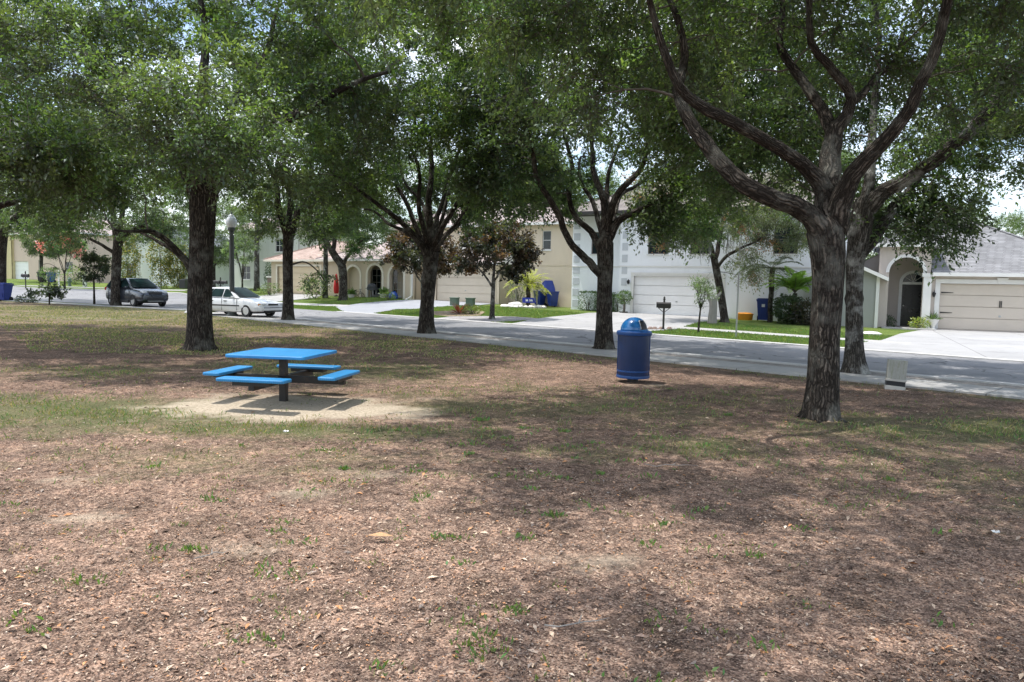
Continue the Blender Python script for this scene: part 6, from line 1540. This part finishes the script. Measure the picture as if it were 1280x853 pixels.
def mailbox(label, x, y, rz, h=1.0, sc=1.0, pair=False, group=None):
    t = thing('mailbox', label, 'mailbox', (x, y, tz(x, y)), rz, group); t.scale = (sc,) * 3
    b = MB(); b.lathe([(.07, -.05), (.07, .05), (.045, .08), (.04, h + .30), (.055, h + .31), (.055, h + .335), (.02, h + .35)], 12); b.lathe([(.02, h + .34), (.045, h + .38), (.03, h + .42), (.005, h + .44)], 10); b.build('post', M['hinge'], t)
    b = MB(); b.box(-.26, .26, -.05, .05, h - .06, h - .03)
    for s in (-1, 1): b.path([(s * .05, 0, h - .2), (s * .15, 0, h - .12), (s * .22, 0, h - .06)], [.014] * 3, 6)
    b.build('bracket', M['hinge'], t)
    def box(x0, x1, y0):
        b = MB(); o = arch(y0, .10, h + .10, h - .03, 10); n = len(o)
        b.add([(x0, p, z) for p, z in o] + [(x1, p, z) for p, z in o], [tuple(range(n)), tuple(range(2 * n - 1, n - 1, -1))] + [(i + n, (i + 1) % n + n, (i + 1) % n, i) for i in range(n)])
        bx = b.build('box', M['hinge'], t, bevel=.006)
        d = MB(); o2 = arch(y0, .104, h + .10, h - .034, 10); d.add([(x0 - .015, p, z) for p, z in o2] + [(x0 + .02, p, z) for p, z in o2], [tuple(range(n)), tuple(range(2 * n - 1, n - 1, -1))] + [(i + n, (i + 1) % n + n, (i + 1) % n, i) for i in range(n)]); d.build('door', M['plastic'], bx)
        MB().box(x0 + .1, x0 + .28, y0 - .115, y0 - .106, h + .10, h + .13).build('flag', M['plastic'], bx)
    if pair: box(-.5, -.06, 0); box(.06, .5, 0)
    else: box(-.30, .28, 0)
    return t

def bin_cart(label, x, y, rz, m='bin', lid=0.0, group=None, sc=1.0, mark=False, z=None):
    t = thing('wheeled_bin', label, 'wheeled bin', (x, y, tz(x, y) if z is None else z), rz, group); t.scale = (sc,) * 3
    b = MB(); z0, z1 = .06, .98
    v = [(-.22, -.24, z0), (.22, -.24, z0), (.22, .20, z0), (-.22, .20, z0), (-.30, -.33, z1), (.30, -.33, z1), (.30, .34, z1), (-.30, .34, z1)]
    b.add(v, [(0, 3, 2, 1), (0, 1, 5, 4), (1, 2, 6, 5), (2, 3, 7, 6), (3, 0, 4, 7)])
    for a in (-.12, .12): b.box(a - .02, a + .02, -.30, -.27, .2, .8)
    b.box(-.32, .32, -.35, -.31, .93, .985); b.box(-.32, -.28, -.31, .34, .93, .985); b.box(.28, .32, -.31, .34, .93, .985); b.box(-.32, .32, .34, .37, .93, .985)
    b.build('body', M[m], t, bevel=.012)
    l = MB(); l.box(-.33, .33, -.70, 0, 0, .035); l.box(-.28, .28, -.64, -.06, .035, .07)
    lo = l.build('lid', M[m], t, loc=(0, .36, .992), bevel=.015, rot=(-lid, 0, 0))
    MB().path([(-.24, .36, .90), (-.24, .45, .93), (.24, .45, .93), (.24, .36, .90)], [.018] * 4, 8).build('handle', M[m], t)
    for s in (-1, 1):
        w = MB(); w.lathe([(.10, -.03), (.12, -.02), (.12, .02), (.10, .03)], 18, (s * .25, .22, .12), axis='X'); w.build('wheel', M['tyre'], t)
    if mark: MB().box(-.08, .06, -.312, -.308, .66, .80).build('label_patch', M['sign_white'], t)
    return t

def small_things():
    picnic_table(); litter_bin(); lamp_post()
    mailbox('black mailbox on a post by the white driveway, right of the dome-lidded litter bin', 6.05, 29.46, rad(-8), .98, .95)
    mailbox('pair of black mailboxes on one post just behind the white car roof', -23.4, 59.0, rad(-10), 1.0, 1.12, True)
    mailbox('small dark mailbox at far left in front of the yellow house', -42.3, 64.0, rad(-5), .95, 1.1)
    # signs and boxes
    x, y = 7.97, 26.15
    t = thing('sign_post', 'thin galvanised street sign post seen edge-on on the lawn of the white house', 'sign post', (x, y, tz(x, y)), rad(73))
    b = MB(); b.box(-.03, .03, -.012, .012, -.1, 2.28); b.box(-.034, -.026, -.03, .03, -.1, 2.28); b.build('post', M['steel'], t)
    MB().prism_y([(-.23, 1.66), (.23, 1.66), (.23, 2.24), (-.23, 2.24)], -.017, -.013).build('sign_plate', M['steel'], t, bevel=.002)
    x, y = 6.67, 12.72
    t = thing('utility_pedestal', 'faded grey utility box with dark band at the edge of the sidewalk', 'utility box', (x, y, -.01), rad(-20)); t.rotation_euler = (rad(-2), rad(3.0), rad(-22))
    MB().box(-.150, .150, -.10, .10, .19, .525).build('cover', M['ped'], t, bevel=.012)
    MB().box(-.158, .158, -.108, .108, .155, .195).build('lip', M['ped_cap'], t, bevel=.006)
    MB().box(-.148, .148, -.098, .098, .075, .155).build('band', M['plastic'], t)
    MB().box(-.158, .158, -.108, .108, -.08, .075).build('base', M['ped_cap'], t, bevel=.006)
    # cream yard: sign, stakes, stone ring, bins, boxes
    x, y = 1.0, 45.2; z = tz(x, y)
    t = thing('yard_sign', 'small blue yard sign with two white marks in the stone ring', 'sign', (x, y, z), rad(-12))
    MB().box(-.42, .42, -.012, .012, .28, .60).build('sign_panel', M['sign_blue'], t)
    b = MB(); b.tube((-.02, .02, .3), (.22, .05, -.1), .03, .03, 6); b.build('stake', M['plastic'], t)
    for cx, w, nm in ((-.14, .15, 'white_mark'), (.12, .2, 'white_mark')):
        b = MB(); b.prism_y([(cx - w / 2, .37), (cx - w * .1, .37), (cx, .42), (cx + w * .15, .37), (cx + w / 2, .37), (cx + w / 2, .46), (cx + w * .2, .51), (cx - w * .1, .47), (cx - w / 2, .52)], -.017, -.013); b.build(nm, M['sign_white'], t)
    rg = random.Random(5)
    t = thing('stone_edging', 'ring of white stones around the little palm', 'stones', (.55, 45.0, tz(.55, 45.0)))
    for i in range(26):
        a = i / 26 * 6.283; cx = .1 + 1.25 * math.cos(a); cy = .55 * math.sin(a) + rg.uniform(-.1, .1); s = rg.uniform(.10, .2)
        b = MB(); b.lathe([(s * .8, -.05), (s, s * .3), (s * .75, s * .62), (s * .3, s * .8)], 7, (cx, cy, 0)); b.v = [(p[0] + rg.uniform(-.02, .02), p[1] + rg.uniform(-.02, .02), p[2] + rg.uniform(-.02, .02)) for p in b.v]
        b.build('stone', M['stone'], t, smooth='auto')
    t = thing('boulder', 'largest white boulder in the stone ring below the blue sign', 'boulder', (.15, 45.05, tz(.15, 45.05)))
    b = MB(); b.lathe([(.34, -.08), (.42, .08), (.36, .22), (.22, .30), (.05, .33)], 9); b.v = [(p[0] * 1.2 + rg.uniform(-.05, .05), p[1] + rg.uniform(-.05, .05), p[2] + rg.uniform(-.03, .03)) for p in b.v]; b.build('rock', M['stone'], t, smooth='auto', bevel=.02)
    for i, (dx, lb) in enumerate(((-.75, 'left grey support stake beside the little palm'), (.55, 'right grey support stake beside the little palm'))):
        px, py = .95 + dx, 45.9
        s = MB(); s.path([(0, 0, -.1), (0, 0, .9), (.02, 0, 1.5)], [.05, .05, .045], 8); o = s.build('stake', M['wood'], None, loc=(px, py, tz(px, py))); tag(o, lb, 'stake', 'palm support stakes')
    x, y = 1.75, 47.75; z = tz(x, y)
    bin_cart('left of the two blue wheeled bins with flung-back lids by the cream wall', x, y, rad(-45), 'bin', 1.9, 'blue bins by the cream wall', 1.02)
    bin_cart('right of the two blue wheeled bins with flung-back lids by the cream wall', x + .8, y - .42, rad(20), 'bin', 1.9, 'blue bins by the cream wall', 1.02)
    for (x, y, lb) in ((-3.6, 45.6, 'left of the two low green utility boxes by the cream driveway'), (-2.6, 45.2, 'right of the two low green utility boxes by the cream driveway')):
        b = MB(); b.box(-.24, .24, -.2, .2, -.05, .46); b.box(-.27, .27, -.23, .23, .46, .52); o = b.build('utility_box', M['greenbox'], None, loc=(x, y, tz(x, y)), bevel=.02, rot=(0, 0, rad(-20))); tag(o, lb, 'utility box', 'green utility boxes')
    # white yard
    bin_cart('single blue wheeled bin with white mark by the wall of the white house', 12.85, 37.75, rad(-20), 'bin', 0, None, 1.1, True)
    t = thing('storage_tub', 'orange plastic tub lying against the white house', 'tub', (12.05, 38.2, tz(12.05, 38.2)), rad(-25)); t.scale = (.66, .6, .62)
    b = MB(); b.lathe([(.42, 0), (.46, .06), (.50, .44), (.51, .5)], 20); b.v = [(p[0] * 1.25, p[1] * .8, p[2]) for p in b.v]; b.build('tub_body', M['orange'], t, smooth='auto')
    b = MB(); b.lathe([(.53, .49), (.54, .54), (.35, .62), (.02, .65)], 20); b.v = [(p[0] * 1.25, p[1] * .8, p[2]) for p in b.v]; b.build('lid', M['orange'], t, smooth='auto')
    t = thing('garden_post', 'weathered pale stump-like post left of the leaning oak', 'post', (9.17, 33.78, tz(9.17, 33.78)), rad(-15))
    b = MB(); b.path([(0, 0, -.1), (0, 0, .3), (.02, 0, .7), (.0, 0, 1.15)], [.22, .18, .16, .17], 10, wob=.1, seed=3); b.path([(0, 0, .8), (-.2, 0, 1.2), (-.25, 0, 1.5)], [.09, .08, .06], 8, wob=.1); b.path([(0, 0, .9), (.2, .05, 1.25), (.34, .05, 1.45)], [.09, .07, .05], 8, wob=.1)
    b.build('post_body', M['wood'], t, smooth='auto')
    b = MB()
    for i in range(5): b.lathe([(.1, -.04), (.13, .05), (.06, .13)], 7, (5.35 + .28 * i + rg.uniform(-.06, .06) - 5.9, rg.uniform(-.1, .1), 0))
    o = b.build('stone_edging', M['brick'], None, loc=(5.75, 29.55, tz(5.75, 29.55)), smooth='auto'); tag(o, 'short row of brown edging stones at the foot of the near black mailbox', 'stones')
    # grey house plants in pots and the white thing on the lawn
    t = thing('planter', 'white urn planter at the foot of the entry column', 'planter', (19.75, 34.55, tz(19.75, 34.55)))
    MB().lathe([(.15, 0), (.15, .05), (.08, .1), (.09, .2), (.22, .42), (.25, .5), (.2, .5)], 18).build('urn', M['trim'], t, smooth='auto')
    rgn = np.random.default_rng(3); n = 60; d = rgn.normal(size=(n, 3)); d[:, 2] = np.abs(d[:, 2]) + .5
    vv, q = leaf_geo(np.tile([0, 0, .45], (n, 1)) + d * .05, d, rgn.normal(size=(n, 3)), rgn.uniform(.2, .4, n), np.full(n, .04)); np_mesh('plant', vv, q, M['leaf'], np.tile([.10, .16, .05], (4 * n, 1)), t)
    t = thing('lawn_stone', 'flat white stone on the lawn right of the grey-barked trunk', 'stone', (14.26, 29.26, tz(14.26, 29.26)))
    b = MB(); b.lathe([(.3, -.05), (.34, .06), (.2, .13), (.03, .15)], 9); b.v = [(p[0] * 1.3 + rg.uniform(-.05, .05), p[1] * .8, p[2]) for p in b.v]; b.build('rock', M['stone'], t, smooth='auto')
    # tan house porch
    x, y = -13.4, 55.9; t = thing('parasol', 'closed red parasol standing beside the tan house', 'parasol', (x, y, tz(x, y))); t.scale = (.62, .62, .74)
    b = MB(); n = 24; prof = [(.20, .28), (.25, .5), (.27, .9), (.20, 1.6), (.10, 2.15), (.03, 2.3)]
    b.lathe(prof, n); b.v = [(p[0] * (1 + .22 * math.cos(8 * math.atan2(p[1], p[0]))), p[1] * (1 + .22 * math.cos(8 * math.atan2(p[1], p[0]))), p[2]) for p in b.v]; b.build('canopy', M['red'], t, smooth=True)
    MB().lathe([(.03, 0), (.03, 2.4), (.01, 2.45)], 10).build('pole', M['wood'], t); MB().lathe([(.3, -.03), (.3, .06), (.06, .12)], 18).build('base', M['plastic'], t)
    def hp(k, lx, ly):
        (ox, oy, oz), yw = HOUSE[k]; a = rad(yw); return (ox + lx * math.cos(a) + ly * math.sin(a), oy - lx * math.sin(a) + ly * math.cos(a))
    x, y = hp('T', 11.9, -.5)
    t = thing('planter', 'pale planter with green leaves right of the middle arch', 'planter', (x, y, .43)); MB().lathe([(.2, 0), (.27, .4), (.3, .46), (.24, .46)], 16).build('pot', M['pot'], t, smooth='auto')
    n = 90; d = rgn.normal(size=(n, 3)); d[:, 2] = np.abs(d[:, 2]) + .3; vv, q = leaf_geo(np.tile([0, 0, .44], (n, 1)) + d * .08, d, rgn.normal(size=(n, 3)), rgn.uniform(.25, .5, n), np.full(n, .10)); np_mesh('plant', vv, q, M['leaf'], np.tile([.12, .20, .05], (4 * n, 1)), t)
    x, y = hp('T', 9.6, -.45)
    t = thing('planter', 'small planter with leaves beside the blind left arch', 'planter', (x - .7, y, .43)); MB().lathe([(.18, 0), (.24, .3), (.26, .36), (.2, .36)], 16).build('pot', M['pot'], t, smooth='auto')
    vv, q = leaf_geo(np.tile([0, 0, .34], (n, 1)) + d * .07, d, rgn.normal(size=(n, 3)), rgn.uniform(.2, .45, n), np.full(n, .09)); np_mesh('plant', vv, q, M['leaf'], np.tile([.10, .18, .05], (4 * n, 1)), t)
    x, y = hp('T', 10.65, -.4); t = thing('grill', 'covered dark grill standing in the middle arch', 'grill', (x, y, .43), rad(-30))
    b = MB(); b.box(-.3, .3, -.2, .2, .72, .95); b.lathe([(.33, .95), (.30, 1.1), (.16, 1.2), (.02, 1.23)], 16); b.box(-.5, -.3, -.15, .15, .82, .86); b.build('cover', M['cloth'], t, bevel=.02)
    for sx in (-1, 1):
        for sy in (-1, 1): MB().tube((sx * .26, sy * .17, 0), (sx * .24, sy * .15, .74), .022, .022, 6).build('leg', M['steel'], t)
    x, y = hp('T', 12.75, -.45); t = thing('jug', 'round dark blue pot standing in the right arch', 'pot', (x, y, .43))
    MB().lathe([(.2, 0), (.34, .15), (.37, .34), (.28, .55), (.16, .62), (.19, .68), (.15, .68)], 20).build('pot_body', M['bin2'], t, smooth='auto')
    x, y = hp('T', 9.35, -.55); t = thing('bicycle', 'small dark bicycle leaning near the left arch', 'bicycle', (x, y, .43), rad(-20))
    for wx in (-.36, .36):
        b = MB(); b.path([(wx + .24 * math.cos(a), 0, .25 + .24 * math.sin(a)) for a in [k / 20 * 6.2832 for k in range(21)]], [.022] * 21, 6)
        for k in range(8): a = k * math.pi / 4; b.tube((wx, 0, .25), (wx + .23 * math.cos(a), 0, .25 + .23 * math.sin(a)), .004, .004, 4)
        b.build('wheel', M['tyre'], t)
    b = MB()
    for p, q in (((-.36, 0, .25), (-.12, 0, .58)), ((-.36, 0, .25), (0, 0, .27)), ((0, 0, .27), (-.14, 0, .66)), ((0, 0, .27), (.26, 0, .62)), ((-.12, 0, .58), (.26, 0, .64)), ((.36, 0, .25), (.24, 0, .74)), ((.24, -.2, .76), (.24, .2, .76))): b.tube(p, q, .018, .018, 6)
    b.build('frame', M['plastic'], t); MB().obox((-.15, 0, .68), (.2, .1, .04)).build('saddle', M['plastic'], t, bevel=.01)
    x, y = -19.9, 61.2; t = thing('stone_pillar', 'low brown stone pillar with flat cap at the left end of the tan house', 'pillar', (x, y, tz(x, y)), rad(-32))
    MB().box(-.34, .34, -.34, .34, -.1, 1.25).build('shaft', M['brick'], t, bevel=.02); MB().box(-.42, .42, -.42, .42, 1.25, 1.36).build('cap', M['stone'], t, bevel=.02)
    # far left bits and pieces
    bin_cart('big blue wheeled bin standing on the verge at the left picture edge', -31.75, 46.0, rad(-12), 'bin', 0, None, 1.05)
    bin_cart('charcoal wheeled bin against the pink house', -51.5, 80.6, rad(-20), 'binblack', 0, None, 1.05)
    bin_cart('bright blue wheeled bin beside the charcoal one against the pink house', -50.2, 80.2, rad(-20), 'bin2', 0, None, 1.05)
    t = thing('hydrant', 'dark green hydrant on the strip in front of the pink house', 'hydrant', (-43.3, 72.0, tz(-43.3, 72.0)))
    b = MB(); b.lathe([(.2, -.05), (.2, .06), (.13, .08), (.13, .62), (.17, .64), (.17, .68), (.13, .78), (.05, .86), (.05, .92)], 14); b.build('barrel', M['greenbox'], t, smooth='auto')
    b = MB(); b.lathe([(.08, -.22), (.08, .22)], 10, (0, 0, .48), axis='X'); b.lathe([(.09, -.22), (.09, 0)], 10, (0, 0, .46), axis='Y'); b.build('outlet', M['greenbox'], t)
    t = thing('utility_pedestal', 'pale green utility post in front of the far bright blue bin', 'utility box', (-41.8, 72.0, tz(-41.8, 72.0)))
    MB().box(-.16, .16, -.14, .14, -.05, .95).build('cover', M['pale_stucco'], t, bevel=.03); MB().box(-.2, .2, -.18, .18, .95, 1.02).build('cap', M['pale_stucco'], t, bevel=.02)
    t = thing('sign_post', 'thin white marker post in front of the forked oak at far left', 'post', (-42.8, 69.5, tz(-42.8, 69.5)))
    MB().lathe([(.07, -.05), (.07, 1.5), (.02, 1.56)], 10).build('post', M['trim'], t); MB().box(-.09, .09, -.08, .08, 1.2, 1.42).build('band', M['steel'], t)
    t = thing('air_conditioner', 'grey air conditioning unit at the foot of the pale wall right of the SUV', 'air conditioner', (-31.6, 71.2, tz(-31.6, 71.2)), rad(-25))
    MB().box(-.42, .42, -.42, .42, 0, .88).build('casing', M['lamp'], t, bevel=.03)
    b = MB()
    b.box(-.40, .40, -.428, -.424, .06, .84)
    for k in range(8): b.box(-.38, .38, -.438, -.426, .1 + k * .09, .15 + k * .09)
    b.build('grille', M['plastic'], t); MB().lathe([(.36, .88), (.36, .93), (.3, .95)], 18).build('fan_guard', M['plastic'], t)
    # litter on the ground
    for (x, y, s, lb) in ((-2.42, 7.85, .024, 'small white paper scrap on the leaves in front of the picnic table'), (3.35, 4.95, .018, 'crumpled whitish scrap on the leaves near the right edge')):
        b = MB(); rr = random.Random(int(x * 100)); vs = []
        for j in range(5):
            for i in range(5): vs.append(((i - 2) * s * .5 + rr.uniform(-.006, .006), (j - 2) * s * .4 + rr.uniform(-.006, .006), .028 + rr.uniform(0, .022)))
        b.add(vs, [(j * 5 + i, j * 5 + i + 1, (j + 1) * 5 + i + 1, (j + 1) * 5 + i) for j in range(4) for i in range(4)])
        o = b.build('paper_scrap', M['paper'], None, loc=(x, y, tz(x, y)), fix=False); tag(o, lb, 'litter')
    x, y = -.82, 4.62
    vv, q = leaf_geo(np.array([[-.085, 0, .035]]), np.array([[1, .05, .05]]), np.array([[0, -.2, 1.]]), [.17], [.055], .1)
    o = np_mesh('dry_leaf', vv, q, M['litter'], np.tile([.50, .30, .16], (4, 1)), None, (x, y, tz(x, y))); tag(o, 'single large tan leaf lying left of centre in the foreground', 'leaf')
    for i, (x, y, L, a, lb) in enumerate(((.35, 3.45, .34, .3, 'thin grey twig on the leaves right of the weeds at bottom centre'), (-1.75, 4.25, .22, .8, 'short pale twig on the leaves left of the large tan leaf'), (1.5, 6.7, .5, .1, 'long thin twig in the shaded leaves below the litter bin'), (3.6, 4.5, .4, -.2, 'twig lying in the leaves near the right edge'))):
        b = MB(); rr = random.Random(i); b.path([(L * (k / 5 - .5), rr.uniform(-.02, .02), .03 + rr.uniform(-.006, .01)) for k in range(6)], [.0035, .0035, .003, .003, .002, .001], 6); b.path([(0, 0, .03), (L * .12, .06, .04)], [.004, .002], 5)
        o = b.build('twig', M['wood'], None, loc=(x, y, tz(x, y)), rot=(0, 0, a)); tag(o, lb, 'twig', 'twigs on the ground')
# ------------------------------------------------------------------ light, sky, camera
def build_world():
    EL = rad(SUN_EL); sd = Vector((SUN_DIR[0], SUN_DIR[1], 0)).normalized() * math.cos(EL); sd.z = math.sin(EL)
    w = bpy.data.worlds.new("World"); scene.world = w; w.use_nodes = True
    nt = w.node_tree; nt.nodes.clear(); L = nt.links.new
    out = nt.nodes.new('ShaderNodeOutputWorld'); bg = nt.nodes.new('ShaderNodeBackground'); bg.inputs[1].default_value = SKY
    sky = nt.nodes.new('ShaderNodeTexSky'); sky.sky_type = 'NISHITA'; sky.sun_disc = False
    sky.sun_elevation = EL; sky.sun_rotation = math.atan2(sd.x, sd.y); sky.air_density = 1.0; sky.dust_density = 1.5
    # soft summer cloud
    tc = nt.nodes.new('ShaderNodeTexCoord'); mp = nt.nodes.new('ShaderNodeMapping'); mp.inputs['Scale'].default_value = (1, 1, 2.2); L(tc.outputs['Generated'], mp.inputs[0])
    nz = nt.nodes.new('ShaderNodeTexNoise'); nz.inputs['Scale'].default_value = 2.4; nz.inputs['Detail'].default_value = 8; nz.inputs['Roughness'].default_value = .6; L(mp.outputs[0], nz.inputs['Vector'])
    r = ramp(nt, nz.outputs['Fac'], [(.42, (0, 0, 0)), (.66, (1, 1, 1))])
    mx = nt.nodes.new('ShaderNodeMixRGB'); mx.inputs[2].default_value = (8.5, 8.9, 9.4, 1)
    L(r.outputs[0], mx.inputs[0]); L(sky.outputs[0], mx.inputs[1]); L(mx.outputs[0], bg.inputs[0]); L(bg.outputs[0], out.inputs[0])
    sun = bpy.data.lights.new('sun', 'SUN'); sun.energy = SUN; sun.angle = rad(.53); sun.color = (1, .965, .915)
    so = bpy.data.objects.new('sun', sun); so.rotation_euler = sd.to_track_quat('Z', 'Y').to_euler(); so.location = (0, 0, 40); link(so)

def build_camera():
    P = rad(4.26); Rl = rad(1.2)
    fwd = Vector((0, math.cos(P), -math.sin(P))); up0 = Vector((0, math.sin(P), math.cos(P))); r0 = Vector((1, 0, 0))
    right = math.cos(Rl) * r0 + math.sin(Rl) * up0; up = -math.sin(Rl) * r0 + math.cos(Rl) * up0
    m = Matrix((right, up, -fwd)).transposed().to_4x4(); m.translation = (0, 0, 1.65)
    c = bpy.data.cameras.new('camera'); c.sensor_width = 36; c.lens = 920 / 1280 * 36; c.clip_end = 9000; c.clip_start = .05
    o = bpy.data.objects.new('camera', c); o.matrix_world = m; link(o); scene.camera = o

SUN = 5.0; SKY = .25; SUN_EL = 73; SUN_DIR = (-.93, .18)
build_world(); build_camera()
build_ground(); build_paving(); litter_and_grass()
build_houses(); build_trees(); build_cars(); small_things()
scene.view_settings.view_transform = 'Standard'; scene.view_settings.look = 'None'; scene.view_settings.exposure = 0; scene.view_settings.gamma = 1
scene.cycles.max_bounces = 4; scene.cycles.diffuse_bounces = 2; scene.cycles.glossy_bounces = 2; scene.cycles.transmission_bounces = 4; scene.cycles.transparent_max_bounces = 4
scene.cycles.use_denoising = True
scene.cycles.use_adaptive_sampling = True; scene.cycles.adaptive_threshold = .02
scene.cycles.sample_clamp_indirect = 6
